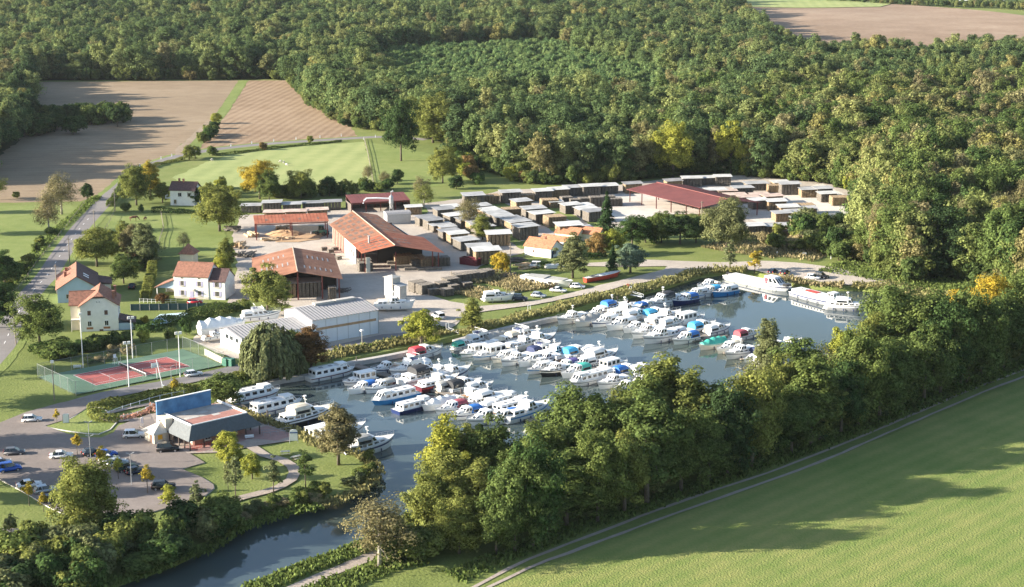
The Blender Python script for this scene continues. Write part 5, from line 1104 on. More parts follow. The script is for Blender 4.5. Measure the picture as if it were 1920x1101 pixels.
def canopy(root, x0, x1, w_, z0, z1, m='c_navy', n=5):
    vs = []; fs = []; prof = [(-1,0),(-.97,.55),(-.75,.9),(-.3,1),(.3,1),(.75,.9),(.97,.55),(1,0)]; xs_ = [x0+(x1-x0)*i/n for i in range(n+1)]
    for i, x in enumerate(xs_):
        e = 1-.10*(abs(2*i/n-1))**3; vs += [(x, p*w_, z0+(z1-z0)*q*e) for p, q in prof]
    k = len(prof)
    for i in range(n):
        for j in range(k-1): fs.append((i*k+j, i*k+j+1, (i+1)*k+j+1, (i+1)*k+j))
    fs += [tuple(range(k)), tuple(range(n*k, n*k+k))]
    c = MB().add(vs, fs).build('canopy', M[m], root)
    b = MB()
    for s_ in (-1, 1): b.hexa([(x0+.3,s_*(w_+.012),z0+.15),(x1-.3,s_*(w_+.012),z0+.15),(x1-.3,s_*(w_-.01),z0+.15),(x0+.3,s_*(w_-.01),z0+.15)], [(x0+.3,s_*(w_*.985+.012),z0+(z1-z0)*.45),(x1-.3,s_*(w_*.985+.012),z0+(z1-z0)*.45),(x1-.3,s_*(w_*.95),z0+(z1-z0)*.45),(x0+.3,s_*(w_*.95),z0+(z1-z0)*.45)])
    b.build('canopy_window', M['glass'], c)
def fenders(root, hb, L_, ts=(.2,.42,.64)):
    for t in ts:
        for s_ in (-1, 1): x = -L_/2+L_*t; y = s_*(hb(t)+.1); MB().tube([(x,y,.12),(x,y,.2),(x,y,.62),(x,y,.7)], [.04,.11,.11,.04], 7).build('fender', M['navy'], root)
def mast(root, x, z, h=1.6):
    MB().tube([(x,0,z),(x-.2,0,z+h)], .05, 5).tube([(x-.1,-.5,z+h*.6),(x-.1,.5,z+h*.6)], .03, 4).tube([(x-.15,0,z+h*.85),(x-.15,0,z+h*.85+.22)], [.3,.3], 10).build('radar_mast', M['white'], root)
def boat_cruiser(can=True):
    o = empty('cabin_cruiser', (0,0,0)); L_ = 8.6; st, hb, zs = hull(o, L_, 3.0, .95, .55)
    house(o, -.9, 3.1, 1.2, .55, .95, 1.75, .1, 1.3, .12, 'white', 'fore_cabin', 3, (.35,.75), front=1)
    house(o, -1.2, .9, 1.25, 1.15, 1.5, 2.35, .1, .75, .16, 'white', 'windscreen', 2, (.15,.82), front=2, roof=True)
    if can: canopy(o, -3.9, -1.05, 1.27, 1.0, 2.45)
    else:
        MB().box(-3.8,-1.2,-1.1,1.1,.95,1.02).build('cockpit_floor', M['teak'], o); MB().box(-3.9,-3.3,-1.1,1.1,1.02,1.45).build('stern_seat', M['cream'], o)
    MB().box(-4.75,-4.3,-1.2,1.2,.12,.22).build('bathing_platform', M['deck'], o); rail(o, st, 7, 12, .5); fenders(o, hb, L_, (.25,.55)); return o
def boat_hire(m='white'):
    o = empty('canal_cruiser', (0,0,0)); L_ = 12.2; st, hb, zs = hull(o, L_, 3.7, 1.0, .3, .92, 4.0)
    house(o, -4.9, 3.6, 1.5, 1.4, .95, 2.35, .15, .25, .14, 'white', 'long_cabin', 5, (.38,.80), front=2, back=2)
    house(o, 1.2, 4.9, 1.4, 1.05, 1.0, 2.75, .3, 1.4, .18, 'white', 'wheelhouse', 2, (.42,.86), front=2)
    b = MB()
    for y in (-.95,.95): b.tube([(-4.5,y,2.65),(1.0,y,2.65)], .03, 4)
    for x in (-4.5,-2.6,-.8,1.0):
        for y in (-.95,.95): b.tube([(x,y,2.42),(x,y,2.65)], .025, 4)
    b.build('roof_rail', M['chrome'], o); MB().box(-3,-2.2,-.4,.4,2.44,2.55).build('roof_hatch', M['grey'], o); MB().box(-.6,.2,-.4,.4,2.44,2.55).build('roof_hatch', M['grey'], o)
    rail(o, st, 9, 12, .65); fenders(o, hb, L_, (.15,.4,.65)); return o
def boat_steel(can=True, L_=11.0):
    o = empty('motor_yacht', (0,0,0)); st, hb, zs = hull(o, L_, 3.6, 1.25, .75, .82, 2.6)
    house(o, -4.4, -1.9, 1.35, 1.45, 1.2, 1.95, .15, .05, .1, 'white', 'aft_cabin', 2, (.3,.75), front=0, back=2)
    house(o, -1.2, 3.4, 1.5, 1.0, 1.25, 1.95, .05, .6, .12, 'white', 'fore_cabin', 3, (.3,.75), front=1)
    if can: canopy(o, -2.9, .1, 1.45, 1.9, 3.25, 'c_black')
    house(o, -.7, 1.3, 1.4, 1.25, 1.9, 2.85, .05, .7, .15, 'white', 'wheelhouse', 2, (.2,.85), front=3)
    mast(o, .0, 2.9); rail(o, st, 6, 12, .65); fenders(o, hb, L_); MB().box(-6,-5.4,-1.4,1.4,.15,.25).build('bathing_platform', M['deck'], o); return o
def boat_fly():
    o = empty('flybridge_cruiser', (0,0,0)); L_ = 10.2; st, hb, zs = hull(o, L_, 3.5, 1.15, .6, .88, 2.4)
    house(o, -2.2, 2.2, 1.45, 1.1, 1.1, 2.35, .05, 1.2, .16, 'white', 'saloon', 3, (.35,.82), front=2, back=1)
    house(o, 1.2, 3.8, 1.0, .45, 1.2, 1.75, .1, .9, .1, 'white', 'fore_cabin', 2, (.3,.7), front=1)
    b = MB(); b.box(-2.3,.7,-1.25,-1.17,2.4,2.95).box(-2.3,.7,1.17,1.25,2.4,2.95).hexa([(.62,-1.25,2.4),(.9,-1.25,2.4),(.9,1.25,2.4),(.62,1.25,2.4)], [(.4,-1.25,3.2),(.5,-1.25,3.2),(.5,1.25,3.2),(.4,1.25,3.2)]); b.build('flybridge', M['white'], o)
    MB().box(-1.8,-.9,-.9,.9,2.46,2.85).build('helm_seat', M['c_navy'], o)
    b = MB(); b.tube([(-1.4,-1.2,2.9),(-1.7,-1.1,3.9),(-1.7,1.1,3.9),(-1.4,1.2,2.9)], .05, 5).build('radar_arch', M['white'], o)
    canopy(o, -4.6, -2.2, 1.4, 1.15, 2.5, 'c_navy'); rail(o, st, 6, 12, .6); fenders(o, hb, L_); return o
def boat_cov():
    o = empty('covered_boat', (0,0,0)); L_ = 8.2; st, hb, zs = hull(o, L_, 2.9, .95, .45)
    vs = []; fs = []; n = 8
    for i in range(n+1):
        t = .02+.86*i/n; x = -L_/2+L_*t; b_ = hb(t)+.04; z = zs(t)-.15; r_ = 1.25*math.sin(math.pi*min(1, .25+t*.75))+.18*math.cos(i*3)
        vs += [(x,-b_,z),(x,-b_*.93,z+.28),(x,-b_*.4,z+.15+r_*.8),(x,0,z+.2+r_),(x,b_*.4,z+.15+r_*.8),(x,b_*.93,z+.28),(x,b_,z)]
    for i in range(n):
        for j in range(6): fs.append((i*7+j, i*7+j+1, i*7+8+j, i*7+7+j))
    fs += [tuple(range(7)), tuple(range(n*7, n*7+7))]
    MB().add(vs, fs).build('tarpaulin', M['c_grey'], o); rail(o, st, 9, 12, .45); fenders(o, hb, L_, (.3,.6)); return o
def boat_open():
    o = empty('small_boat', (0,0,0)); L_ = 5.6; st, hb, zs = hull(o, L_, 2.1, .6, .3, stripe=False)
    house(o, -.2, 1.9, .8, .4, .6, 1.15, .1, .8, .1, 'white', 'cuddy', 2, (.3,.8), front=1); MB().box(-2.5,-.3,-.75,.75,.6,.64).build('cockpit_floor', M['teak'], o)
    MB().box(-3.05,-2.75,-.2,.2,.5,1.2).build('outboard_motor', M['black'], o); return o
def boat_box():
    o = empty('houseboat', (0,0,0)); L_ = 9; st, hb, zs = hull(o, L_, 3.2, .85, .3, .95, 3.4)
    house(o, -3.9, .6, 1.35, 1.35, .9, 2.55, .05, .05, .06, 'white', 'box_cabin', 3, (.35,.85), front=2, back=2, ov=.25); house(o, .65, 3.0, 1.2, .8, .9, 1.5, .05, .6, .1, 'white', 'fore_cabin', 2, (.3,.7), front=1); rail(o, st, 8, 12, .5); fenders(o, hb, L_, (.3,.6)); return o
BT = dict(cr=boat_cruiser(True), co=boat_cruiser(False), hi=boat_hire(), st=boat_steel(True), sn=boat_steel(False), fl=boat_fly(), cv=boat_cov(), sm=boat_open(), bx=boat_box())
DESC = dict(cr='cabin cruiser with {c} canopy', co='open cabin cruiser', hi='long canal cruiser', st='steel yacht with {c} canopy', sn='steel yacht with bare wheelhouse', fl='flybridge cruiser with {c} cover', cv='boat under a {c} tarpaulin', sm='small open boat', bx='boxy cabin boat')
CN = dict(c_white='white', c_blue='blue', c_navy='navy', c_teal='teal green', c_black='black', c_maroon='maroon', c_grey='grey', c_beige='beige', c_purple='purple', c_red='red', c_sky='sky blue')
HN = dict(white='white', cream='cream', navy='navy', blue='blue-hulled', maroon='maroon-hulled', hullgrey='off-white', black='black-hulled', green='green-bottomed')
ORD = ['first','second','third','fourth','fifth','sixth','seventh','eighth','ninth','tenth','eleventh','twelfth','thirteenth','fourteenth','fifteenth','sixteenth','seventeenth','eighteenth','nineteenth','twentieth','twenty-first','twenty-second','twenty-third','twenty-fourth']
def boats(rows, where, group, base):
    for i, r in enumerate(sorted(rows, key=lambda r: r[1])):
        k, px, py, dr, s, hm, smm, cm = r[:8]; g_ = G(px, py, -1+.9)
        lb = r[8] if len(r) > 8 else '%s %s, %s %s' % (HN[hm], DESC[k].format(c=CN.get(cm, '')), ORD[i], where)
        col = dict(hull=M[hm], stripe=M[smm], deck=M['deck' if hm != 'cream' else 'cream'])
        if cm: col.update(canopy=M[cm], tarpaulin=M[cm])
        o = place(BT[k], (g_.x, g_.y, -1.0), R(base+(180 if dr < 0 else 0)+rng.uniform(-2, 2)), s*1.14, lb, group, col, cat='boat')
W_ = 'white'
boats([('hi',476,742,1,.95,W_,'maroon',None,'white canal cruiser with maroon waterline moored furthest left'),('hi',516,763,1,.97,W_,'navy',None,'white canal cruiser with navy waterline moored next to the dark-hulled yacht'),
       ('st',574,783,1,1.12,'black','white','c_beige','dark-hulled steel yacht with beige awning, bow to the right'),('fl',640,812,1,1.05,W_,'grey','c_white','white flybridge cruiser partly hidden behind the pale bushy tree'),
       ('bx',612,812,1,.95,W_,'grey',None,'low white cabin boat behind the pale bushy tree, nearest the bank'),('st',690,838,1,1.0,W_,'navy','c_grey','white steel yacht with navy stripe and mast at the end of the left jetty'),('hi',621,699,1,.92,W_,'maroon',None,'white canal cruiser with dark maroon hull along the quay beside the willow'),
       ('cr',800,660,1,1.0,W_,'grey','c_red','white cruiser with red canopy moored alone on the quay')], '', 'boats on the left bank', 40)
boats([('co',722,690,-1,.85,W_,'navy',None),('sm',748,704,-1,1.0,W_,'blue',None),('fl',768,693,-1,1.0,W_,'grey','c_white'),('st',797,708,1,1.1,W_,'grey','c_black'),('sn',822,719,1,.95,'maroon','red',None),('sn',846,703,1,.95,W_,'navy',None),('cr',846,723,1,.85,'cream','grey','c_grey'),('co',800,690,1,.8,W_,'grey',None),('cr',930,760,1,.85,W_,'grey','c_white'),
       ('cr',872,722,1,1.0,W_,'grey','c_black'),('co',886,741,1,.95,W_,'grey',None),('st',915,749,1,.88,W_,'teal','c_white'),('hi',943,752,1,.8,W_,'white',None),('cr',900,724,1,.8,W_,'grey','c_white'),('sn',824,700,1,.85,W_,'grey',None),('hi',962,763,1,.85,W_,'white',None),('sn',988,773,1,1.05,W_,'blue',None)], 'from quay, far side of left pontoon', 'boats at the left pontoon', 42)
boats([('bx',673,711,-1,.85,W_,'navy',None),('cr',678,727,-1,.8,W_,'white','c_blue'),('cr',712,725,-1,.85,W_,'grey','c_grey'),('hi',739,744,-1,.88,'blue','blue',None),('hi',779,760,1,.78,'navy','navy',None),('cv',822,757,-1,.95,W_,'white','c_white'),('cr',845,765,-1,.85,W_,'grey','c_maroon'),
       ('cr',872,775,-1,.85,W_,'navy','c_blue'),('co',908,784,-1,.98,W_,'grey',None),('cr',942,783,-1,.9,W_,'navy','c_blue')], 'from quay, near side of left pontoon', 'boats at the left pontoon', 40)
boats([('cr',872,645,1,.75,W_,'grey','c_teal'),('fl',905,634,1,.85,W_,'grey','c_white'),('cv',936,632,1,.95,W_,'grey','c_grey'),('cr',948,640,1,.85,W_,'grey','c_beige'),('fl',982,630,1,.95,W_,'white','c_beige'),('sn',982,646,1,.9,'cream','cream',None),('fl',1022,656,1,.9,'navy','navy','c_navy'),('sn',1008,640,1,.95,W_,'maroon',None),
       ('cr',1084,660,1,.95,W_,'grey','c_sky'),('cr',1110,658,1,.85,W_,'grey','c_white'),('co',958,652,1,.8,W_,'grey',None),('sn',1040,662,1,.85,W_,'grey',None),('sm',1062,672,1,1.1,W_,'white',None),('cr',930,646,1,.8,W_,'grey','c_white'),('st',1124,672,1,1.0,W_,'navy','c_white'),('bx',1152,683,1,.85,W_,'blue',None),('cr',1178,694,1,.9,W_,'grey','c_blue'),('cr',1208,693,1,.9,W_,'grey','c_white'),('co',1236,700,1,.9,W_,'grey',None)], 'from quay, far side of middle pontoon', 'boats at the middle pontoon', 42)
boats([('bx',887,658,-1,.8,W_,'green',None),('bx',916,663,-1,.95,W_,'blue',None),('cr',945,669,-1,.82,'cream','grey','c_white'),('sn',968,674,-1,.8,W_,'grey',None),('co',930,657,-1,.75,W_,'blue',None),('cr',1125,705,-1,.85,W_,'grey','c_white'),('cr',996,676,-1,.9,W_,'white','c_white'),('cr',1012,690,-1,.8,W_,'blue','c_white'),('sn',1042,694,-1,.8,'black','cream',None),
       ('cr',1060,686,-1,.82,'cream','grey','c_purple'),('cr',1090,683,-1,.85,W_,'grey','c_white'),('sn',1024,675,-1,.8,W_,'grey',None),('cr',1078,697,-1,.9,W_,'white','c_teal'),('hi',1103,710,-1,.85,W_,'grey',None),('sn',1150,716,-1,.8,W_,'grey',None),('co',1172,725,-1,.8,W_,'grey',None),('cr',1200,716,-1,.8,W_,'grey','c_white'),('co',1232,722,-1,.8,W_,'grey',None)], 'from quay, near side of middle pontoon', 'boats at the middle pontoon', 42)
boats([('st',1148,578,1,.9,W_,'navy','c_blue'),('sn',1172,586,1,1.0,'cream','grey',None),('cr',1196,590,1,.95,W_,'grey','c_white'),('cr',1215,574,1,.9,W_,'grey','c_blue'),('cr',1232,588,1,.95,W_,'white','c_sky'),('sn',1247,596,1,.95,W_,'grey',None),
       ('st',1242,567,-1,1.0,W_,'grey','c_black'),('co',1266,563,-1,.9,W_,'grey',None),('cr',1283,563,-1,.95,'navy','navy','c_blue'),('cr',1304,552,-1,.9,W_,'blue','c_white'),('cr',1262,605,1,.9,W_,'grey','c_white'),('co',1226,606,1,.85,W_,'grey',None),('sm',1186,572,1,1.1,W_,'white',None),('cr',1328,548,-1,.95,W_,'grey','c_sky'),('cr',1358,547,-1,.95,'blue','blue','c_white'),('co',1328,535,-1,.9,W_,'white',None),
       ('bx',1296,597,1,.95,W_,'white',None),('cr',1318,612,1,.95,W_,'white','c_sky'),('cr',1347,617,1,.9,W_,'navy','c_white'),('cr',1402,626,1,.85,W_,'grey','c_maroon')], 'from left, far side of right pontoon', 'boats at the right pontoon', 40)
boats([('sn',1073,597,-1,.85,'hullgrey','grey',None),('cv',1104,602,-1,1.05,'cream','cream','c_grey'),('cr',1133,603,-1,.9,W_,'navy','c_white'),('cr',1163,609,-1,1.0,W_,'white','c_white'),('co',1118,588,-1,.85,W_,'grey',None),('cr',1150,590,-1,.85,W_,'grey','c_white'),('cr',1262,626,-1,.85,W_,'grey','c_white'),('co',1190,614,-1,.85,W_,'white',None),('sn',1212,623,-1,.85,W_,'grey',None),('sn',1238,632,-1,.98,W_,'grey',None),('cr',1284,635,-1,.9,W_,'grey','c_blue'),
       ('cv',1335,645,-1,.95,'cream','cream','c_teal'),('cr',1366,652,-1,.85,'cream','white','c_beige'),('sn',1388,661,-1,.85,W_,'grey',None),('sm',1413,669,-1,1.1,W_,'white',None),('cr',1432,658,1,.85,W_,'grey','c_navy'),('cr',1460,650,1,.9,W_,'navy','c_beige'),('co',1482,643,1,.85,W_,'grey',None),('cr',1440,672,1,.85,W_,'grey','c_white')], 'from left, near side of right pontoon', 'boats at the right pontoon', 40)
# barges
def barge(name, A, B, bm_, fb, label, hm, kind):
    a, b_ = G(*A, -1), G(*B, -1); c = (a+b_)/2; L_ = (b_-a).length; o = empty(name, (c.x, c.y, -1), math.atan2(b_.y-a.y, b_.x-a.x), label, 'barge')
    st, hb, zs = hull(o, L_, bm_, fb, .5, .8, 5, m=hm)
    if kind == 0:
        house(o, L_*.12, L_*.38, bm_*.36, bm_*.33, fb+.1, fb+2.3, .5, 2.4, .2, 'white', 'wheelhouse', 3, (.35,.85), front=3, back=2)
        house(o, -L_*.42, L_*.1, bm_*.36, bm_*.38, fb+.05, fb+.6, .3, .2, .15, 'white', 'hold_cover', 0, front=0); MB().box(L_*.16,L_*.19,-bm_*.37-.03,-bm_*.37+.03,fb+.3,fb+1.9).build('red_flag', M['c_red'], o)
        MB().box(-L_*.49,-L_*.44,-.5,.5,fb+.1,fb+.8).build('winch', M['black'], o); MB().box(L_*.40,L_*.46,-1,1,fb+.3,fb+1.1).build('stern_locker', M['black'], o)
    else:
        house(o, -L_*.44, L_*.36, bm_*.43, bm_*.43, .9, fb+1.0, .15, .15, .08, 'white', 'long_cabin', 13, (.42,.80), front=1, back=1)
        MB().box(-L_*.22,L_*.0,-1,1,fb+1.1,fb+1.22).build('red_roof_mat', M['red'], o)
        for x in (-.36,-.28,.06,.12,.2): MB().box(L_*x,L_*x+.8,-.4,.4,fb+1.1,fb+1.3).build('roof_hatch', M['deck'], o)
        house(o, L_*.24, L_*.36, 1.3, 1.2, fb+1.0, fb+2.3, .1, .3, .1, 'white', 'wheelhouse', 2, (.35,.85), front=2)
    rail(o, st, 8, 12, .7); fenders(o, hb, L_, (.2,.4,.6,.8)); return o
barge('barge', (1362,522), (1484,549), 4.6, 1.2, 'long white barge with large wheelhouse and red flag along the far bank', 'white', 0)
barge('barge', (1487,553), (1582,578), 4.4, 1.2, 'low grey and white passenger barge with a row of windows and red roof mat', 'grey', 1)
boats([('st',1590,575,1,.95,'grey','white','c_white','grey-hulled tug-like yacht lying behind the passenger barge')], '', 'boats at the right end', -15)
# boats on land
def land_boat(k, px, py, rz, s, hm, smm, cm, lb, z=.9):
    g_ = G(px, py); col = dict(hull=M[hm], stripe=M[smm]); col.update(dict(canopy=M[cm], tarpaulin=M[cm]) if cm else {})
    o = place(BT[k], (g_.x, g_.y, z), R(rz), s, lb, None, col, cat='boat')
    t = empty('boat_cradle', (g_.x, g_.y, 0), R(rz), 'steel cradle carrying the '+lb.split(' on ')[0].split(' under ')[0][:60], 'cradle')
    for x in (-1.8, 1.8):
        for y in (-.8, .8): MB().box(x-.08,x+.08,y-.08,y+.08,0,z-.05).build('prop', M['grey'], t)
    MB().box(-2.4,2.4,-.08,.08,.1,.25).build('beam', M['grey'], t); return o
land_boat('sn',740,583,3,.98,W_,'white',None,'white motor yacht on a cradle between the hangar and the concrete tower')
land_boat('cr',935,566,12,1.0,W_,'white','c_white','white cabin cruiser on the grass beside the blue van', .7)
land_boat('cv',418,628,28,1.5,W_,'white','c_white','large boat under a white tarpaulin left of the hangar', 1.2)
land_boat('co',402,640,35,.7,W_,'grey',None,'small white boat on a trailer at the hangar gable', .8)
land_boat('fl',490,606,20,1.0,W_,'grey','c_white','white flybridge boat stored behind the low hangar roof', 1.2)
a, b_ = G(1100,530), G(1160,519); o = empty('open_barge', ((a+b_)/2), math.atan2(b_.y-a.y, b_.x-a.x), 'bright red open steel hull with white boards lying on the grass', 'boat')
st, hb, zs = hull(o, (b_-a).length+1.5, 2.6, 1.0, .25, .6, 3, stripe=False, m='red'); b = MB()
for x in (-1.5,.6,2.2): b.box(x,x+1.1,-.9,.9,1.0,1.12)
b.build('white_board', M['white'], o); MB().box(-4.5,-1.7,-.95,.95,.98,1.03).build('dark_cover', M['c_black'], o); [MB().box(x,x+.3,-1,1,-.35,-.0).build('chock', M['woodd'], o) for x in (-3,2)]; o.location.z = .45
a, b_ = G(985,528), G(1068,540); o = empty('boat_wreck', ((a+b_)/2)+Vector((0,0,.4)), math.atan2(b_.y-a.y, b_.x-a.x), 'large derelict grey boat hull lying broken on the waste ground', 'boat')
hull(o, (b_-a).length+2, 4.2, 1.5, .3, .6, 3, stripe=False, m='hullgrey')
MB().slab([(-6.5,-1.8,1.62),(0,-1.95,1.75),(0,1.95,2.0),(-6.5,1.8,1.7)], .08).build('torn_cover', M['c_grey'], o); MB().slab([(.4,-1.9,1.5),(6,-1.5,1.9),(6,1.5,1.9),(.4,1.9,1.75)], .08).build('torn_cover', M['c_grey'], o)
for x in (-4,1.5,3.8): MB().box(x,x+.9,-2.14,-2.02,.5,1.1).build('hull_hole_shade', M['shadein'], o)  # dark plates painted for the shade inside the broken hull
a = G(1040,503); o = empty('upturned_boat', a+Vector((0,0,1.0)), R(20), 'small pale boat under a grey cover lying beside the garden hedge', 'boat'); hull(o, 6, 2.2, .7, .2, .7, 3, stripe=False, m='hullgrey'); o.rotation_euler = (math.pi, 0, R(20))
# pontoons
def pontoon(A, B, wd, lb, fingers, cat='pontoon'):
    a, b_ = G(*A, -.6), G(*B, -.6); L_ = (b_-a).length; o = empty('pontoon', (a.x, a.y, -1), math.atan2(b_.y-a.y, b_.x-a.x), lb, cat)
    n = int(L_/6)
    for i in range(n): MB().box(i*L_/n+.05,(i+1)*L_/n-.05,-wd/2,wd/2,.12,.45).build('deck_section', M['woodpost'], o)
    for f in fingers:
        for s_ in (-1, 1): MB().box(f*L_-.25,f*L_+.25,s_*wd/2+(0 if s_ > 0 else -4.5)+.01*s_,s_*wd/2+(4.5 if s_ > 0 else 0)+.01*s_,.15,.40).build('finger', M['woodpost'], o)
    for i in range(0, n+1, 2): MB().tube([(i*L_/n,wd/2+.2,-1),(i*L_/n,wd/2+.2,2.0)], .12, 7).build('mooring_pile', M['woodd'], o)
pontoon((661,683),(1003,789), 2.0, 'left floating pontoon running out from the quay between the boats', [.15+.1*i for i in range(8)])
pontoon((905,622),(1262,742), 2.0, 'middle floating pontoon running out from the quay between the boats', [.15+.09*i for i in range(9)])
pontoon((1150,568),(1470,684), 2.0, 'right floating pontoon running out from the far bank between the boats', [.15+.09*i for i in range(9)])
pontoon((440,755),(610,848), 1.6, 'wooden jetty along the bank below the harbour office', [])
# quay wall
def quay(px, lb):
    C_ = dense(gp(px, -.2), 2.5); L, Rr = strip_pts(C_, 1.5); o = empty('quay', (C_[0].x, C_[0].y, 0), 0, lb, 'quay'); c0 = C_[0]
    for i in range(0, len(C_)-1, 1):
        q = [L[i], Rr[i], Rr[i+1], L[i+1]]; q = [lerp(p, (q[0]+q[2])/2, .01)-c0 for p in q]
        MB().hexa([(p.x,p.y,-1.9) for p in q], [(p.x,p.y,.06) for p in q]).build('quay_slab', M['concrete'], o)
quay([(497,719),(530,711),(577,704),(620,690),(660,680),(720,669),(770,659),(820,648)], 'grey concrete quay edge in front of the boat hangar')
quay([(852,640),(905,626),(965,612),(1010,602),(1046,595)], 'grey concrete quay edge along the reeds behind the middle pontoon')

# ------------------------------------------------------------------ tennis court
cA, cB, cC, cD = G(180,725), G(356.3,689.5), G(310,671.2), G(136.2,705.8)
tang = R(40.7); tx_, ty_ = Vector((math.cos(tang), math.sin(tang), 0)), Vector((-math.sin(tang), math.cos(tang), 0)); t0_ = Vector((cA.x, cA.y, 0))
def tp(x, y, z=0): return t0_+tx_*x+ty_*y+Vector((0, 0, z))
ZL[0] += .006; sheet('tennis_surround', [tuple(tp(x, y).xy) for x, y in ((-6.5,-3.6),(30.2,-3.6),(30.2,14.8),(-6.5,14.8))], M['tennisg'], 0, world=True)
ZL[0] += .006; sheet('tennis_court', [tuple(tp(x, y).xy) for x, y in ((0,0),(23.77,0),(23.77,10.97),(0,10.97))], M['tennisr'], 0, world=True)
zz = ZL[0]+.008; b = MB()
def ln(x0, y0, x1, y1): b.add([tp(x0,y0), tp(x1,y0), tp(x1,y1), tp(x0,y1)], [(0,1,2,3)])
k = .11
for y in (0, 1.37, 10.97-1.37-k, 10.97-k): ln(0, y, 23.77, y+k)
for x in (0, 23.77-k): ln(x, k, x+k, 1.37); ln(x, 1.37+k, x+k, 9.49); ln(x, 9.6, x+k, 10.86)
for x in (5.49, 23.77-5.49): ln(x, 1.37+k, x+k, 5.43); ln(x, 5.54, x+k, 9.49)
ln(5.49, 5.43, 18.39, 5.54)
o = b.build('court_lines', M['line'], None, loc=(0,0,zz)); tag(o, kind='structure')
def local(root, P): return [Vector(p)-Vector(root.location) for p in P]
o = empty('tennis_net', tp(11.9, 5.5), tang, 'tennis net with white band across the red court', 'tennis net')
def net_mat(name, col, dens):
    m = bpy.data.materials.new(name); m.use_nodes = True; nt = m.node_tree; b_ = nt.nodes['Principled BSDF']; b_.inputs['Base Color'].default_value = (*col, 1); b_.inputs['Roughness'].default_value = .7; b_.inputs['Alpha'].default_value = dens; return m
NET = net_mat('net', (.05,.06,.06), .5); MESH = net_mat('wire_mesh', (.12,.17,.15), .10)
MB().box(-.02,.02,-6.2,6.2,.05,.9).build('net_mesh', NET, o); MB().box(-.05,.05,-6.2,6.2,.9,1.02).build('net_band', M['line'], o)
for y in (-6.3, 6.3): MB().tube([(0,y,0),(0,y,1.1)], .07).build('net_post', M['metalw'], o)
def fence(name, pts, h, lb, cat='fence', postm='metalw', mesh=MESH, sp=4.0, pr_=.045, rails=()):
    pts = [Vector(p) for p in pts]; o = empty(name, pts[0], 0, lb, cat); base = pts[0]
    for i in range(len(pts)-1):
        a, b2 = pts[i]-base, pts[i+1]-base; n = max(1, round((b2-a).length/sp)); d = (b2-a).normalized(); nn = Vector((-d.y, d.x, 0))*.012
        for j in range(n+(i == len(pts)-2)): p = a+(b2-a)*j/n; MB().tube([p, p+Vector((0,0,h))], pr_, 6).build('post', M[postm], o)
        if mesh: MB().hexa([a-nn, b2-nn, b2+nn, a+nn], [p+Vector((0,0,h-.05)) for p in (a-nn, b2-nn, b2+nn, a+nn)]).build('mesh_panel', mesh, o)
        for r_ in rails: MB().tube([a+Vector((0,0,r_)), b2+Vector((0,0,r_))], pr_*.7, 5).build('rail', M[postm], o)
    return o
fence('court_fence', [tp(-6.6,-3.7), tp(-6.6,14.9), tp(30.3,14.9), tp(30.3,-3.7), tp(14,-3.7)], 3.3, 'tall wire mesh fence around the tennis court, ends and back', rails=(3.25,), postm='grey', pr_=.035)
fence('court_fence', [tp(-6.6,-3.75), tp(13.6,-3.75)], 3.3, 'tall wire mesh fence along the road side of the tennis court', rails=(3.25,), postm='grey', pr_=.035)
def flood(px, py, h, lb, heads=2, m='metalw', cat='floodlight'):
    g_ = G(px, py); o = empty('floodlight' if heads else 'street_lamp', g_, R(20), lb, cat); MB().tube([(0,0,0),(0,0,h)], [.13,.07], 8).build('pole', M[m], o)
    for i in range(heads): x = (i-(heads-1)/2)*.9; MB().box(x-.32,x+.32,-.25,.15,h-.05,h+.5).build('lamp_head', M['lamp'], o)
    if heads > 1: MB().box(-.8,.8,-.04,.04,h-.12,h-.04).build('crossbar', M[m], o)
    return o
EDGE = []
for p in dense([tuple(v) for v in gp([(545,152),(562,172),(600,207),(655,238),(722,248),(760,252),(845,274),(880,307),(925,324),(1010,347),(1180,342),(1240,333),(1370,326),(1420,335),(1560,347),(1622,372),(1636,410),(1600,460),(1625,495),(1700,525),(1790,522),(1900,560)])], 3):
    EDGE.append((p.x+rng.uniform(-2,2), p.y+rng.uniform(1,5), rng.uniform(3,7), rng.uniform(5,8)))
scrub(EDGE, 'leafy undergrowth closing the foot of the wood all along its edge')
flood(156,690,12.5,'tallest floodlight mast in front of the tall white house',1); flood(249,672,9.6,'floodlight mast at the back right of the tennis court'); flood(338,707,10,'floodlight mast nearest the white car on the access road'); flood(242,727,10,'floodlight mast on the road side by the net')
flood(102,751,8.4,'dark wooden lamp pole by the left corner of the tennis court',1,'woodpost','street lamp')
def lamp(px, py, h, lb, twin=True, base=True):
    g_ = G(px, py); o = empty('street_lamp', g_, R(10), lb, 'street lamp'); MB().tube([(0,0,0),(0,0,h)], [.09,.05], 7).build('pole', M['grey'], o)
    for s_ in ((-1, 1) if twin else (1,)): MB().hexa([(s_*.1,-.1,h),(s_*.75,-.12,h+.2),(s_*.75,.12,h+.2),(s_*.1,.1,h)], [(s_*.1,-.1,h+.08),(s_*.75,-.12,h+.32),(s_*.75,.12,h+.32),(s_*.1,.1,h+.08)]).build('lamp_head', M['grey'], o)
    if base: MB().box(-.9,.9,-.7,.7,0,.16,.1,.1).build('concrete_base', M['kerb'], o)
lamp(247,912,6.2,'twin-headed lamp post on a concrete pad near the yellow tree in the car park'); lamp(171,873,5.8,'twin-headed lamp post on a concrete pad at the far row of cars'); lamp(168,838,5.0,'lamp post at the kerb below the grass island',base=False); lamp(322,725,4.6,'slim lamp post on the verge of the access road',False,False)
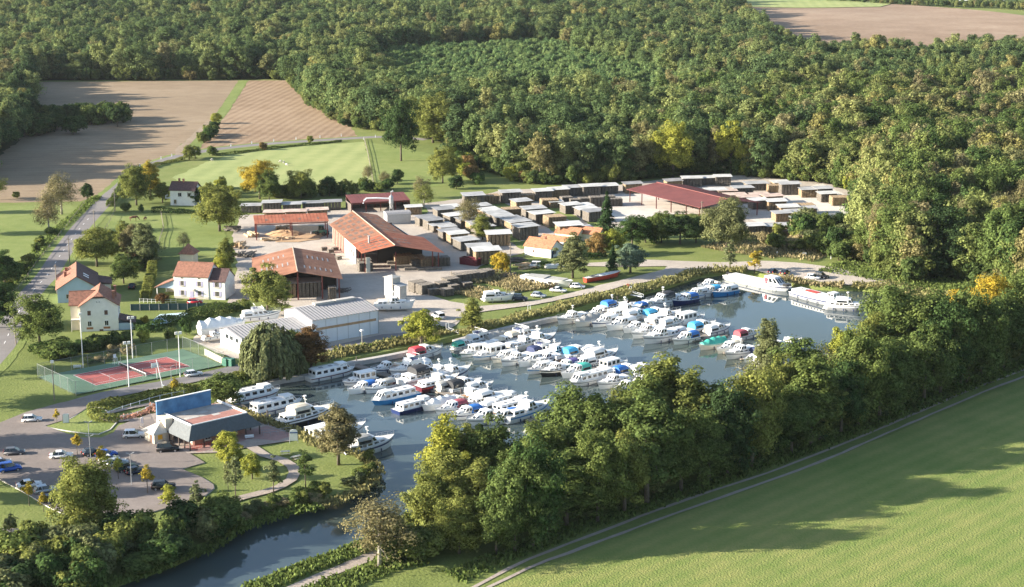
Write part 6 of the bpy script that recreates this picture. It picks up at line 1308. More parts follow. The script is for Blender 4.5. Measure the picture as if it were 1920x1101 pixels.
g_ = G(679,652); o = empty('street_lamp', g_, 0, 'white globe-topped lamp post on the quay bank before the hangar', 'street lamp'); MB().tube([(0,0,0),(0,0,4)], .07).build('pole', M['stone'], o); MB().tube([(0,0,4),(0,0,4.15),(0,0,4.4),(0,0,4.5)], [.1,.5,.45,.1], 12).build('lamp_head', M['metalw'], o)
for px, py, h, lb in ((107,551,8.2,'wooden pole at the road nearest the dark-roofed house'),(131,497,8.2,'second wooden pole along the road'),(178,440,8,'third wooden pole along the road, by the hedge'),(216,396,8,'furthest wooden pole along the road by the walnut tree'),(957,514,9,'tall pale pole beside the yellow-brown round tree'),(1315,425,8.5,'wooden pole in front of the dark red shed'),(1236,440,8,'wooden pole between the dark bushes'),(30,646,7.6,'wooden pole by the road at the left border')):
    g_ = G(px, py); o = empty('utility_pole', g_, 0, lb, 'utility pole'); MB().tube([(0,0,0),(0,0,h)], [.17,.11], 7).build('pole', M['woodpost'], o); MB().box(-.6,.6,-.06,.06,h-.6,h-.45).build('crossarm', M['woodpost'], o)
# umpire chair, benches, basket hoop, bins, panel fence
o = empty('umpire_chair', tp(11.6,12.9), tang, 'high white umpire chair beside the tennis net', 'umpire chair')
b = MB(); [b.tube([(sx*.5,sy*.5,0),(sx*.28,sy*.28,1.9)], .04, 5) for sx in (-1,1) for sy in (-1,1)]; b.build('leg_frame', M['metalw'], o); MB().box(-.35,.35,-.3,.3,1.9,1.97).build('seat', M['metalw'], o); MB().box(-.35,.35,.28,.34,1.98,2.6).build('backrest', M['metalw'], o)
bench(145, 692, R(10), 'pale bench in front of the dark screen at the tennis court')
o = empty('basketball_hoop', G(295,711), R(40), 'basketball backboard on a slanted pole at the court edge', 'basketball hoop'); MB().tube([(0,0,0),(.2,.8,3.0)], .07).build('pole', M['metalw'], o); MB().box(-.9,.9,.85,.9,2.5,3.6).build('backboard', M['metalw'], o)
o = empty('barrier_mast', G(306,729), R(0), 'slanting white mast on a white block at the access road', 'mast'); MB().tube([(0,0,0),(-1.2,0,6.6)], .09).build('pole', M['metalw'], o); MB().box(-.25,.25,-.25,.25,0,.8).build('block', M['metalw'], o)
for px, py, lb in ((424,686,'left green recycling container at the end of the panel fence'),(434,687,'right green recycling container at the end of the panel fence')):
    o = empty('recycling_container', G(px, py), R(-35), lb, 'container'); MB().box(-.7,.7,-.7,.7,.1,1.7,.06,.06).build('body', M['bin'], o); MB().box(-.74,.74,-.74,.74,1.7,1.85,.1,.1).build('lid', M['bin'], o)
a, b2 = G(384,667), G(420,685); o = empty('panel_fence', a, math.atan2((b2-a).y, (b2-a).x), 'pale panel fence between the tennis court and the hangar apron', 'fence'); n = 9; L_ = (b2-a).length
for i in range(n): MB().box(i*L_/n+.05,(i+1)*L_/n-.05,-.03,.03,.1,1.7).build('fence_panel', M['rend2'], o); MB().box(i*L_/n-.04,i*L_/n+.04,-.06,.06,0,1.8).build('post', M['concrete'], o)
# ramp railings
def post_rail(px, lb, h=.9, sp=2, m='metalw'):
    P = [Vector((p.x, p.y, 0)) for p in dense(gp(px), sp)]; o = empty('railing', P[0], 0, lb, 'railing'); b0 = P[0]
    for p in P: MB().box(p.x-b0.x-.07,p.x-b0.x+.07,p.y-b0.y-.07,p.y-b0.y+.07,0,h).build('post', M[m], o)
    MB().tube([p-b0+Vector((0,0,h*.85)) for p in P], .06, 5, False).build('handrail', M[m], o); return o
post_rail([(196,785),(205,778),(230,769),(262,759),(300,748),(345,739),(385,732)], 'white post railing along the upper ramp behind the harbour office')
post_rail([(203,789),(232,786),(258,779),(285,765)], 'white post railing along the lower ramp by the flower bed')
post_rail([(262,805),(285,818),(312,835)], 'low rail in front of the harbour office porch', .8, 2, 'woodpost')
for (px, py), lb in (((1178,545),'red and white marker post with pump at the roadside above the moorings'),):
    o = empty('fuel_pump', G(px-1, py-1), 0, lb, 'pump'); MB().box(-.35,.35,-.3,.3,.1,.9).build('lower_case', M['white'], o); MB().box(-.35,.35,-.3,.3,.9,1.7).build('upper_case', M['c_red'], o); MB().box(.6,1.8,-.5,.5,0,1.5).build('cabinet', M['grey'], o)
for px, py, lb in ((839,622,'white gangway frame by the lone red-canopied cruiser'),(992,588,'white gangway frame at the middle pontoon'),(1182,552,'white gangway at the right pontoon')):
    o = empty('gangway', G(px, py), R(-40), lb, 'gangway')
    for y in (-.5,.5): MB().tube([(0,y,.9),(4,y,.5)], .04).tube([(0,y,0),(0,y,2.1)], .05).tube([(4,y,-.4),(4,y,.5)], .04).build('side_rail', M['metalw'], o)
    MB().box(0,4,-.5,.5,-.1,-.02).build('walkway', M['metalw'], o); MB().box(-.05,.05,-.55,.55,2.1,2.2).build('top_bar', M['metalw'], o)
a, b2 = G(455,777), G(470,800)
o = empty('gangway', G(520,818,-.2), R(20), 'grey access gangway with railings between lawn and left jetty', 'gangway'); MB().box(-3,3,-.8,.8,.3,.4).build('walkway', M['grey'], o)
for y in (-.8,.8):
    b = MB(); b.tube([(-3,y,1.3),(3,y,1.3)], .05, 5); [b.tube([(x,y,.4),(x,y,1.3)], .035, 4) for x in (-3,-1.5,0,1.5,3)]; b.build('side_rail', M['grey'], o)
# garden items: pool, teal fence, gates
ZL[0] += .006; g_ = sheet('pool_cover', [(277,611),(300,592),(357,588),(340,598),(318,608),(295,613)], M['pool'], .1)
del g_['kind']; tag(g_, 'pale turquoise covered garden pool beside the white house', 'pool'); g_.location.z = .12
a, b2 = G(245,583), G(458,580); o = empty('fabric_fence', a, math.atan2((b2-a).y, (b2-a).x), 'long dark teal fabric fence between the gardens and the farmhouse', 'fence'); L_ = (b2-a).length; n = 12
for i in range(n): MB().box(i*L_/n+.03,(i+1)*L_/n-.03,-.02,.02,.05,1.8).build('fabric_panel', M['teal'], o); MB().tube([(i*L_/n,0,0),(i*L_/n,0,1.9)], .05).build('post', M['grey'], o)
fence('garden_wall_fence', [G(262,568), G(292,569), G(330,569)], 1.2, 'low white fence and gate in front of the farmhouse porch', 'fence', 'metalw', None, 1.2, .05, (.5,1.1))
fence('paddock_fence', [G(302,402), G(307,430), G(300,450), G(297,473)], 1.2, 'wooden post fence between the two green paddocks', 'fence', 'woodpost', None, 5, .07, (.5,1.0))
fence('paddock_fence', [G(-20,586), G(35,545), G(70,495), G(105,452), G(145,402), G(162,378)], 1.1, 'post and wire fence along the left verge of the road', 'fence', 'woodpost', None, 6, .07, (1.0,))
fence('paddock_fence', [G(215,398), G(205,420), G(190,442), G(178,455)], 1.1, 'short post fence between the road and the horse paddock', 'fence', 'woodpost', None, 5, .07, (1.0,))
fence('paddock_fence', [G(683,262), G(690,290), G(700,345)], 1.1, 'dark fence line between mown meadow and orchard', 'fence', 'woodpost', None, 5, .09, (.5,1.0))
for i, (px, py) in enumerate(((262,313),(283,306),(302,299),(322,294),(396,280),(433,275),(472,270),(513,266),(555,262),(600,259),(640,256),(682,262),(704,258))):
    g_ = G(px, py); o = empty('marker_post', g_, 0, 'white roadside marker post along the road between the fields', 'marker post', 'white road marker posts'); MB().box(-.2,.2,-.12,.12,0,1.15).build('post', M['line'], o); MB().box(-.205,.205,-.125,.125,.85,1.0).build('band', M['grey'], o)
for px, py in ((1457,480),(1508,482),(1558,486)):
    o = empty('marker_post', G(px, py), 0, 'small pale post on the grass right of the gravel road, %s' % {1457:'left one',1508:'middle one with plate',1558:'right one'}[px], 'marker post'); MB().box(-.15,.15,-.1,.1,0,1.4).build('post', M['line'], o)
    if px == 1508: MB().box(-.6,.6,-.13,-.1,.9,1.4).build('plate', M['line'], o)
# animals: horses and sheep
def animal(name, pts, edges, rad, m, parent_scale=1, sub=2):
    me = bpy.data.meshes.new(name); me.from_pydata(pts, edges, []); me.materials.append(m); o = bpy.data.objects.new(name, me); COL.objects.link(o)
    sk = o.modifiers.new('skin', 'SKIN'); o.modifiers.new('sub', 'SUBSURF').levels = 1
    if not me.skin_vertices: 
        bm = bmesh.new(); bm.from_mesh(me); bm.verts.layers.skin.verify(); bm.to_mesh(me); bm.free()
    for v, r_ in zip(me.skin_vertices[0].data, rad): v.radius = (r_[0], r_[1])
    me.skin_vertices[0].data[0].use_root = True
    for md in o.modifiers: 
        if md.type == 'SUBSURF': md.render_levels = 1
    return o
hp = [(0,0,1.15),(.65,0,1.2),(.95,0,1.35),(1.3,0,1.0),(1.55,0,.6),(1.72,0,.35),(-.6,0,1.22),(-.85,0,1.15),(-1.0,0,.8),(-1.02,0,.45)]
he = [(0,1),(1,2),(2,3),(3,4),(4,5),(0,6),(6,7),(7,8),(8,9)]; hr = [(.3,.34),(.28,.32),(.17,.24),(.12,.17),(.1,.12),(.06,.07),(.28,.32),(.1,.12),(.06,.06),(.03,.03)]
for s_ in (-1, 1):
    n0 = len(hp); hp += [(.72,s_*.2,.95),(.70,s_*.2,.55),(.68,s_*.2,.3),(.70,s_*.2,.03)]; he += [(1,n0),(n0,n0+1),(n0+1,n0+2),(n0+2,n0+3)]; hr += [(.13,.13),(.08,.08),(.05,.05),(.06,.06)]
    n0 = len(hp); hp += [(-.68,s_*.2,.95),(-.58,s_*.2,.7),(-.80,s_*.2,.45),(-.74,s_*.2,.03)]; he += [(6,n0),(n0,n0+1),(n0+1,n0+2),(n0+2,n0+3)]; hr += [(.17,.17),(.11,.11),(.055,.055),(.06,.06)]
for px, py, rz, lb in ((250,415,10,'larger chestnut horse grazing in the paddock by the road'),(272,414,80,'smaller chestnut horse standing right of the grazing one')):
    o = animal('horse', hp, he, hr, M['horse']); o.location = G(px, py); o.rotation_euler = (0,0,R(rz)); o.scale = (1.25,)*3 if px < 260 else (.9,)*3; tag(o, lb, 'horse')
sp_ = [(0,0,.5),(.35,0,.52),(.55,0,.5),(.7,0,.38),(-.35,0,.5)]; se = [(0,1),(1,2),(2,3),(0,4)]; sr = [(.24,.24),(.2,.2),(.1,.1),(.07,.07),(.2,.2)]
for s_ in (-1, 1):
    for x, k in ((.3, 1), (-.32, 4)): n0 = len(sp_); sp_ += [(x,s_*.13,.25),(x,s_*.13,.02)]; se += [(k,n0),(n0,n0+1)]; sr += [(.06,.06),(.04,.04)]
for i, (px, py) in enumerate(((525,305),(532,307),(538,311),(398,302))):
    o = animal('sheep', sp_, se, sr, M['wool']); o.location = G(px, py); o.rotation_euler = (0,0,i*1.3); o.scale = (1.4,)*3; tag(o, 'pale sheep grazing on the mown meadow', 'sheep', 'sheep on the mown meadow')

# ------------------------------------------------------------------ trees one by one
def at_top(px, ytop, h): g_ = G(px, ytop, h); return Vector((g_.x, g_.y, 0))
# the belt of trees on the near bank: (px of the top, y of the top, height, width, kind, leaf)
NEAR = [(835,782,17,9,'T0','yellowgreen'),(878,800,14,9,'T1','olive'),(925,785,16,11,'O0','mid'),(850,850,13,11,'O1','olive'),(805,885,12,10,'O2','olive'),(905,870,12,10,'T2','olive'),(1012,800,15,12,'O3','mid'),(1075,727,19,16,'O0','mid'),(1122,748,17,13,'O1','mid'),(1175,782,12,10,'O2','yellowgreen'),
 (1160,735,17,10,'T0','olive'),(1250,672,20,14,'T1','olive'),(1212,700,18,12,'O2','mid'),(1302,700,18,10,'T2','olive'),(1345,724,15,10,'T0','mid'),(1392,735,14,10,'O3','olive'),(1408,688,13,10,'S0','tan'),(1440,600,17,7.5,'T1','pale'),(1512,640,17,13,'O1','mid'),(1468,670,15,11,'O0','olive'),(1590,618,15,11,'O2','yellowgreen'),
 (1556,655,13,9,'S1','tan'),(1690,537,22,19,'O3','mid'),(1745,562,20,16,'O1','mid'),(1640,592,17,13,'O0','olive'),(1612,660,12,9,'S0','tan'),(1800,565,18,14,'O2','mid'),(1852,522,19,14,'O1','yellow'),(1890,548,18,14,'O0','mid'),(1912,505,18,13,'O3','mid'),(1950,520,19,14,'O2','dark'),(1985,560,19,14,'O1','mid'),(1875,590,17,13,'O3','mid'),
 (965,860,16,11,'O1','mid'),(1000,839,18,12,'O2','dark'),(1062,849,13,12,'T1','mid'),(1125,827,16,11,'O3','mid'),(1180,848,14,12,'O0','olive'),(1228,786,20,12,'T2','mid'),(1290,801,15,12,'O1','mid'),(1345,811,13,10,'T0','mid'),(1398,792,17,11,'O2','dark'),(1450,759,19,13,'O3','olive'),(1512,769,13,11,'O0','mid'),(1570,737,18,11,'T1','mid'),
 (1625,738,15,11,'O1','dark'),(1680,701,20,13,'O2','mid'),(1735,691,16,13,'O3','mid'),(1790,666,16,13,'O0','mid'),(1845,637,20,13,'O1','dark'),(1900,609,21,15,'O2','mid'),(860,930,10,9,'O3','olive'),(930,920,11,9,'O0','mid'),(1540,700,14,10,'T2','olive'),(1660,650,16,13,'O2','mid'),(1830,600,17,13,'O0','mid')]
KD = {'O': OAK, 'T': TALL, 'R': ROUND, 'S': SPARSE, 'Y': YOUNG, 'N': THIN, 'B': SHRUB}
LN = dict(mid='mid-green', dark='dark green', olive='olive green', yellowgreen='yellow-green', yellow='golden yellow', pale='pale green', tan='thinly leaved greyish', brown='brownish', red='reddish brown', fir='dark', bluefir='bluish', straw='straw coloured')
KN = {'O': 'broad tree', 'T': 'tall narrow tree', 'S': 'half-bare tree'}
TRK = gp([(860,1118),(953,1067),(1133,995),(1333,922),(1530,853),(1647,806),(1780,748),(1930,690),(2050,640)])
def track_y(x):
    for a, b2 in zip(TRK, TRK[1:]):
        if x <= b2.x or b2 is TRK[-1]: return a.y+(b2.y-a.y)*(x-a.x)/(b2.x-a.x)
NEAR_S = sorted(NEAR, key=lambda t: t[0])
for i, (px, yt, h, wd, k, lf_) in enumerate(NEAR_S):
    row = 'front' if (yt > 740 and px < 1560) or yt > 640 else 'waterside'
    wh = 'by the bend of the canal' if px < 980 else 'facing the left pontoon' if px < 1140 else 'facing the middle pontoon' if px < 1330 else 'facing the right pontoon' if px < 1540 else 'facing the open basin' if px < 1700 else 'facing the basin head' if px < 1830 else 'at the right border'
    same = [q for q in NEAR_S if (('by' if q[0] < 980 else 'l' if q[0] < 1140 else 'm' if q[0] < 1330 else 'r' if q[0] < 1540 else 'o' if q[0] < 1700 else 'h' if q[0] < 1830 else 'e') == ('by' if px < 980 else 'l' if px < 1140 else 'm' if px < 1330 else 'r' if px < 1540 else 'o' if px < 1700 else 'h' if px < 1830 else 'e'))]
    pos = at_top(px, yt, h); pos.y = max(pos.y, track_y(pos.x)+5.5)
    grow(KD[k[0]][int(k[1])], pos, h, '%s %s, %s from left in belt %s' % (LN[lf_], KN[k[0]], ORD[same.index((px, yt, h, wd, k, lf_))], wh), 'tree', 'trees between basin and field track', leaf=lf_, width=wd)
foot = dense(gp([(740,1068),(800,1052),(880,1034),(1000,1000),(1130,958),(1280,905),(1450,850),(1600,795),(1780,722),(1930,672)]), 3.0)
r_ = random.Random(8); FT = []
for i, p in enumerate(foot):
    t = i/len(foot)
    for j in range(2):
        q = p+Vector((r_.uniform(-1.5, 1.5), r_.uniform(0, 1)*13*(1 if j else .5)))
        if inpoly(q.x, q.y, W2): continue
        FT.append((q.x, q.y, r_.uniform(3.5, 7.5), r_.uniform(5, 8)))
wl = dense(gp([(700,1016),(770,990),(860,952),(1000,895),(1200,825),(1400,760),(1560,705),(1690,655),(1738,612),(1728,578)]), 4.0)
WT = []
for p in wl:
    q = p+Vector((r_.uniform(-1, 2), r_.uniform(-2.5, -.5)))
    if inpoly(q.x, q.y, W2): q = q+Vector((2, -2.5))
    WT.append((q.x, q.y, r_.uniform(2, 4.5), r_.uniform(3.5, 5.5)))
scrub(FT, 'dark undergrowth along the foot of the tree belt beside the field track'); scrub(WT, 'waterside scrub under the belt trees along the basin')
# single trees placed by their foot: kind, px, py, height, width, leaf, label
ONE = [('O3',1690,508,20,20,'mid','huge round green tree at the corner of the right-hand wood, middle'),('O1',1775,516,19,18,'dark','huge dark tree at the corner of the right-hand wood, right of the middle one'),('O0',1638,484,15,15,'mid','broad tree at the corner of the right-hand wood, left'),('O2',1858,528,17,16,'mid','broad tree at the corner of the right-hand wood, rightmost'),
 ('O2',256,385,14,12.5,'olive','round olive walnut tree on the road bend by the white back house'),('T2',283,372,13,8,'yellow','yellow tree just behind the round walnut at the road bend'),('O3',412,434,14.5,16,'olive','big olive walnut tree above the log canopy corner'),
 ('O1',487,373,13.5,13,'yellow','bright yellow tree at the edge of the mown meadow'),('O0',505,378,11,9,'mid','green tree leaning against the bright yellow tree'),('O3',565,372,10,11,'olive','olive tree left of centre behind the tin-roofed stacks'),('R1',618,368,7,6.5,'dark','small dark round tree behind the long dark red shed'),
 ('R0',648,368,6,6,'olive','round bush at the left end of the long dark red shed'),('R1',745,345,5.5,5,'dark','small dark tree alone on the orchard grass'),('O2',830,343,13,12,'olive','brownish open tree on the orchard grass'),('S0',92,436,13,10,'tan','bare spreading tree by the left roadside, nearer one'),('S1',116,402,14,12,'tan','bare spreading tree by the left roadside, further one'),
 ('R0',165,376,6,5,'dark','dark pointed bush between road and ploughed field'),('O1',182,500,11,13,'olive','dense round tree between the road and the low house'),('T1',272,502,13,9,'pale','pale feathery tree between the gardens and the horse paddock'),('T2',250,492,11,8,'tan','greyish feathery tree left of the pale feathery one'),
 ('S1',345,470,6,4.5,'pale','thin little tree standing in the right-hand paddock'),('T0',424,505,9,6,'olive','olive bushy tree beside the heap of pale logs'),('T1',417,530,8,6,'yellowgreen','yellowish bushy tree right of the farmhouse'),('O0',502,594,13.5,13.5,'olive','big round walnut tree in front of the orange timber shed'),
 ('O1',75,650,12.5,12.5,'mid','full green tree left of the tall white house'),('O2',232,532,8,8.5,'mid','round garden tree between the two old houses'),('R0',790,648,8.5,10,'yellowgreen','very round yellow-green tree on the quay bank'),('T0',885,620,8,6,'olive','bushy tree at the junction above the middle pontoon'),
 ('T2',584,694,10,7.5,'red','reddish brown tree in front of the hangar beside the willow'),('R1',420,762,7,9,'mid','round waterside bush right of the blue-walled office'),('R1',940,513,6,6,'yellow','yellow-brown round bush by the tall pale pole'),
 ('B0',1210,455,8,9,'dark','dark bush right of the conifer'),('O1',1185,462,9.5,10,'dark','dark broad tree just right of the tall conifer'),('O2',1240,455,9.5,11,'mid','dark green thicket tree in front of the white yard, left'),('O0',1275,458,10,12,'dark','dark green thicket tree in front of the white yard, right'),
 ('O3',1305,455,8.5,9,'mid','thicket tree at the right end of the dark thicket'),('O1',1362,478,17,14,'pale','large pale bushy willow tree before the dark red shed'),('N0',1368,508,9,4.5,'pale','slender pale green tree at the gravel road edge'),('N1',1415,512,6.5,4.5,'yellow','thin small yellow tree at the gravel road edge'),
 ('T0',1074,522,13,9,'pale','pale silvery willow above the red open hull'),('R1',1120,480,7,7,'brown','brownish shrub right of the cottage, left of two'),('R0',1148,478,7.5,9,'yellowgreen','yellowish shrub right of the cottage, right of two'),
 ('O2',1262,332,21,17,'yellowgreen','large light green tree standing out of the wood above the dark red shed'),('O0',1370,326,20,15,'yellowgreen','large yellow-green tree at the wood edge right of the dark red shed'),('O1',752,302,25,15,'dark','very tall two-tiered dark tree at the meadow end of the road'),
 ('O3',812,268,21,21,'olive','huge round olive tree left of the wood behind the orchard'),('O0',845,262,18,14,'pale','round pale tree right of the huge olive tree'),('S1',795,392,9,8,'olive','feathery olive tree beside the first diagonal row of stacks'),('S0',880,430,10,10,'tan','thin greyish tree among the stacks of the second row'),('T1',905,450,8,7,'olive','low olive tree among the stacks by the skip'),
 ('S1',790,372,8,7,'tan','thin greyish tree right of the long dark red shed'),('R0',932,505,4,5,'dark','dark bush below the stacks by the skip'),('O3',163,1008,13.5,12,'olive','large pale olive tree at the bottom of the car park'),('T2',635,872,11.5,8,'tan','pale bushy waterside tree before the left yachts'),
 ('S0',712,1062,11.5,12,'tan','bare spreading tree on the canal bank by the towpath'),('R1',427,861,5.5,5.3,'yellowgreen','bright round-headed tree by the harbour office, rearmost of three'),('R0',437,882,4.8,4.8,'yellowgreen','bright round-headed tree by the harbour office, middle of three'),('R1',473,898,4.6,4,'yellowgreen','bright round-headed tree on the lawn, right of three'),
 ('N0',428,921,6.5,1.8,'pale','very thin sapling on the lawn, left of two'),('N1',442,935,8,3,'pale','thin tall sapling at the lawn path'),('N0',513,925,7,3.2,'pale','young pale tree on the lawn beside the path bend'),('N1',573,914,7,3.2,'mid','young green tree staked on the lawn near the water'),('N0',370,962,6,3.2,'pale','feathery sapling at the lower kerb of the car park'),('N1',318,958,5,3.5,'yellowgreen','feathery yellowish sapling above the dark bank shrubs'),
 ('Y0',145,854,4.5,2.2,'yellow','small yellow tree at the upper kerb island of the car park'),('Y1',192,886,5.2,2.6,'yellow','yellow tree beside the white car in the parked row'),('Y0',222,900,4.6,2,'yellowgreen','small yellow-green tree in front of the parked row'),('Y1',277,926,5.5,2.5,'yellow','yellow tree beside the twin-headed lamp'),
 ('Y0',55,949,4.6,2.2,'yellow','small orange-yellow tree over the white saloon'),('Y1',82,960,3.6,1.8,'yellow','tiny orange-yellow tree by the navy car'),('Y0',22,1018,5,2.6,'pale','pale young tree at the lower left footpath'),('Y1',107,795,3.2,1.5,'yellow','small orange tree on the island beside the white sign'),('Y0',328,742,4,2,'yellow','small yellow tree in the hedge above the blue wall'),
 ('B1',112,674,4.5,7,'mid','big rounded clipped bush at the rear of the tennis court'),('B0',178,655,3.6,2.2,'dark','dark pillar bush before the white house, left'),('B2',213,655,3.4,2.2,'dark','dark pillar bush before the white house, right'),('B1',272,612,2.6,2.2,'yellow','small golden bush beside the pool'),('B0',270,640,2.6,3.4,'yellowgreen','light bush between the houses and the tennis court'),
 ('B2',350,628,4,3.2,'dark','clipped dark cone at the end of the pool hedge'),('B0',321,638,3,3.2,'mid','small bush left of the clipped dark cone'),('B1',305,568,2.4,3.6,'red','reddish bush at the farmhouse porch'),('T0',232,470,9,7,'olive','olive tree behind the garden shed'),
 ('T1',345,378,5,5.5,'olive','grey-green bush against the white back house'),('R1',372,384,6,7,'dark','dark bush right of the white back house'),('R0',305,380,7,7,'olive','bushy tree left of the white back house'),('B2',265,398,2.6,2,'dark','small dark cone at the paddock edge'),('B0',235,397,3,4,'mid','low round bush at the paddock edge'),
 ('O0',10,545,11,11,'dark','dark tree at the left border beside the road, upper'),('O3',-8,615,12,12,'dark','dark tree at the left border beside the road, lower'),('S1',-5,375,9,8,'olive','tree cut by the left border at the ploughed field'),('B1',30,372,2.4,3,'olive','little bush on the field edge near the left border'),
 ('T1',355,300,6,6,'olive','bushy shrub at the road fork, middle of three'),('R0',366,297,5,6,'olive','shrub at the road fork, right of three'),('B2',398,292,4,5,'mid','shrub at the road fork, left of three'),('R1',405,232,5,6,'yellowgreen','light bush on the green strip between the fields'),
 ('B0',493,281,3.2,3.6,'brown','small round bush on the roadside above the mown meadow'),('B1',582,268,3,3.4,'olive','small bush on the roadside, further right'),('S0',98+592,340,6,5,'tan','small bare fruit tree behind the long shed, left'),('S1',722,346,5,5,'tan','small bare fruit tree behind the long shed, right')]
for k, px, py, h, wd, lf_, lb in ONE: grow(KD[k[0]][int(k[1])], G(px, py), h, lb, 'shrub' if k[0] == 'B' else 'tree', None, leaf=lf_, width=wd)
grow(FIR, G(1137,447), 15.5, 'tall dark conifer standing between the stacks and the white yard', width=9); grow(FIR, G(1148,514), 9, 'small dark conifer on the grass behind the red open hull', width=5.5); grow(ROUND[0], G(1182,512), 8.5, 'bluish bushy pine on the grass right of the small conifer', leaf='bluefir', width=9.5)
grow(WIL, G(507,706), 13.2, 'large weeping willow between the hangar and the canal cruisers', width=13.5); grow(WIL, G(548,690), 9.5, 'darker second crown of weeping willow leaning to the right', leaf='mid', width=9)
# thicket of bushes by fields, banks and yard: (polygon of feet, count, height range, width range, leaves, label, group)
def thicket(px, n, hr, wr, leaves, lb, gr, kinds=SHRUB, seed=1, mass=False):
    ML = []
    P = gp(px); rr = random.Random(seed+n); x0, x1 = min(p.x for p in P), max(p.x for p in P); y0, y1 = min(p.y for p in P), max(p.y for p in P); k = 0; t = 0
    while k < n and t < 9000:
        t += 1; x, y = rr.uniform(x0, x1), rr.uniform(y0, y1)
        if not inpoly(x, y, P) or inpoly(x, y, W2): continue
        k += 1
        if mass: ML.append((x, y, rr.uniform(*hr), rr.uniform(*wr))); continue
        grow(rr.choice(kinds), (x, y, T(x, y)), rr.uniform(*hr), lb, 'shrub', gr, leaf=rr.choice(leaves), width=rr.uniform(*wr))
    if mass: scrub(ML, lb)
thicket([(-30,1030),(-30,1150),(200,1112),(330,1066),(400,1030),(432,1004),(470,978),(440,965),(380,985),(300,1005),(220,1015),(100,1030)], 58, (3,6.2), (4.5,7.5), ['mid','dark','dark','pale','mid','olive'], 'dense bank shrub darkened for shade along the canal at the lower left', 'bank shrubs at the lower left')  # leaf mix weighted to dark, putting the shade among the shrubs into colour
thicket([(440,975),(470,992),(600,955),(660,935),(705,905),(712,885),(690,862),(676,858),(690,885),(640,918),(540,940)], 28, (1.3,2.6), (2.0,3.6), ['mid','olive','mid','pale','straw'], 'low shrub on the canal bank below the lawn', 'low bank shrubs below the lawn')
thicket([(60,235),(70,262),(240,236),(250,222),(150,222)], 30, (7,10), (8,12), ['dark','mid'], 'dark thicket between the two parts of the big ploughed field', 'thicket in the ploughed field', SHRUB+ROUND)
thicket([(372,272),(388,244),(410,238),(400,262)], 10, (3,5), (4,6), ['mid','olive','dark'], 'bush on the green strip between the ploughed fields', 'bushes on the green strip')
thicket([(1340,455),(1500,440),(1600,450),(1610,480),(1520,472),(1400,470)], 26, (3,5.5), (4,7), ['mid','olive','pale','straw'], 'bush on the rough ground left of the right-hand wood', 'bushes beside the right-hand wood')
thicket([(1500,440),(1600,430),(1640,470),(1620,510),(1560,490),(1500,465)], 20, (5,9), (6,9), ['mid','dark','pale'], 'tall bush before the right-hand wood above the gravel road', 'tall bushes before the right-hand wood', SHRUB+ROUND)
thicket([(840,395-30),(870,362-8),(925,335),(1010,352),(1180,345),(1240,336),(1240,330),(1010,338),(925,318),(870,305),(850,285)], 46, (3.5,7), (4.5,7), ['olive','mid','dark','yellowgreen','brown'], 'shrub along the wood edge behind the timber yard', 'shrubs along the wood edge', SHRUB)
thicket([(1370,328),(1560,345),(1625,372),(1640,350),(1560,335),(1420,322)], 30, (4,8), (5,8), ['olive','mid','yellowgreen','mid'], 'shrub along the wood edge at the far right stacks', 'shrubs at the far right wood edge', SHRUB)
thicket([(1600,400),(1600,470),(1640,505),(1720,535),(1800,530),(1920,560),(1940,530),(1780,500),(1660,480),(1630,400)], 50, (4,8), (5,9), ['mid','olive','mid','dark','yellowgreen'], 'leafy bush at the foot of the right-hand wood', 'bushes at the foot of the right-hand wood', mass=True)
thicket([(44,152),(545,150),(545,146),(44,147)], 60, (5,8), (7,10), ['dark','mid'], 'bush at the forest foot behind the ploughed fields', 'bushes at the forest foot', mass=True)
thicket([(500,372),(650,372),(760,352),(760,347),(640,358),(500,364)], 30, (2.5,5), (3.5,6), ['olive','mid','dark'], 'hedge bush between the mown meadow and the sawmill', 'hedge bushes behind the sawmill')
thicket([(200,455),(300,478),(300,510),(225,512),(195,490)], 16, (3,5.5), (4,6), ['mid','olive','dark'], 'garden bush behind the old houses', 'garden bushes behind the houses')
thicket([(60,665),(150,652),(250,640),(250,650),(150,668),(70,680)], 18, (2,3.4), (3,5), ['dark','mid'], 'dark garden shrub between the white house and the tennis court', 'garden shrubs at the white house')
thicket([(150,675),(240,652),(255,662),(170,690)], 12, (1,2), (2,3.2), ['pale','mid','straw'], 'low garden plant at the rear of the tennis court', 'garden plants at the tennis court')
thicket([(20,545),(48,505),(75,470),(100,440),(92,435),(60,475),(30,510),(5,548)], 16, (1.6,3), (2.5,4), ['mid','olive','dark'], 'roadside bush on the left verge', 'bushes on the left road verge')
thicket([(338,372),(420,350),(470,360),(440,372)], 14, (2,4.5), (3,6), ['mid','olive','yellowgreen'], 'bush on the meadow edge right of the white back house', 'bushes at the white back house')
# off to the left, outside the frame: the trees whose shadows fall into it
for i, (px, py, h, wd) in enumerate(((-60,700,15,11),(-95,760,16,12),(-130,835,15,12),(-75,905,14,10),(-150,940,15,11),(-60,1010,12,9),(-40,440,12,9),(-90,500,14,11),(-70,400,10,8))):
    grow(OAK[i % 4], G(px, py), h, 'tree just beyond the left border whose shadow falls on the grass', 'tree', 'trees beyond the left border', leaf='mid', width=wd)
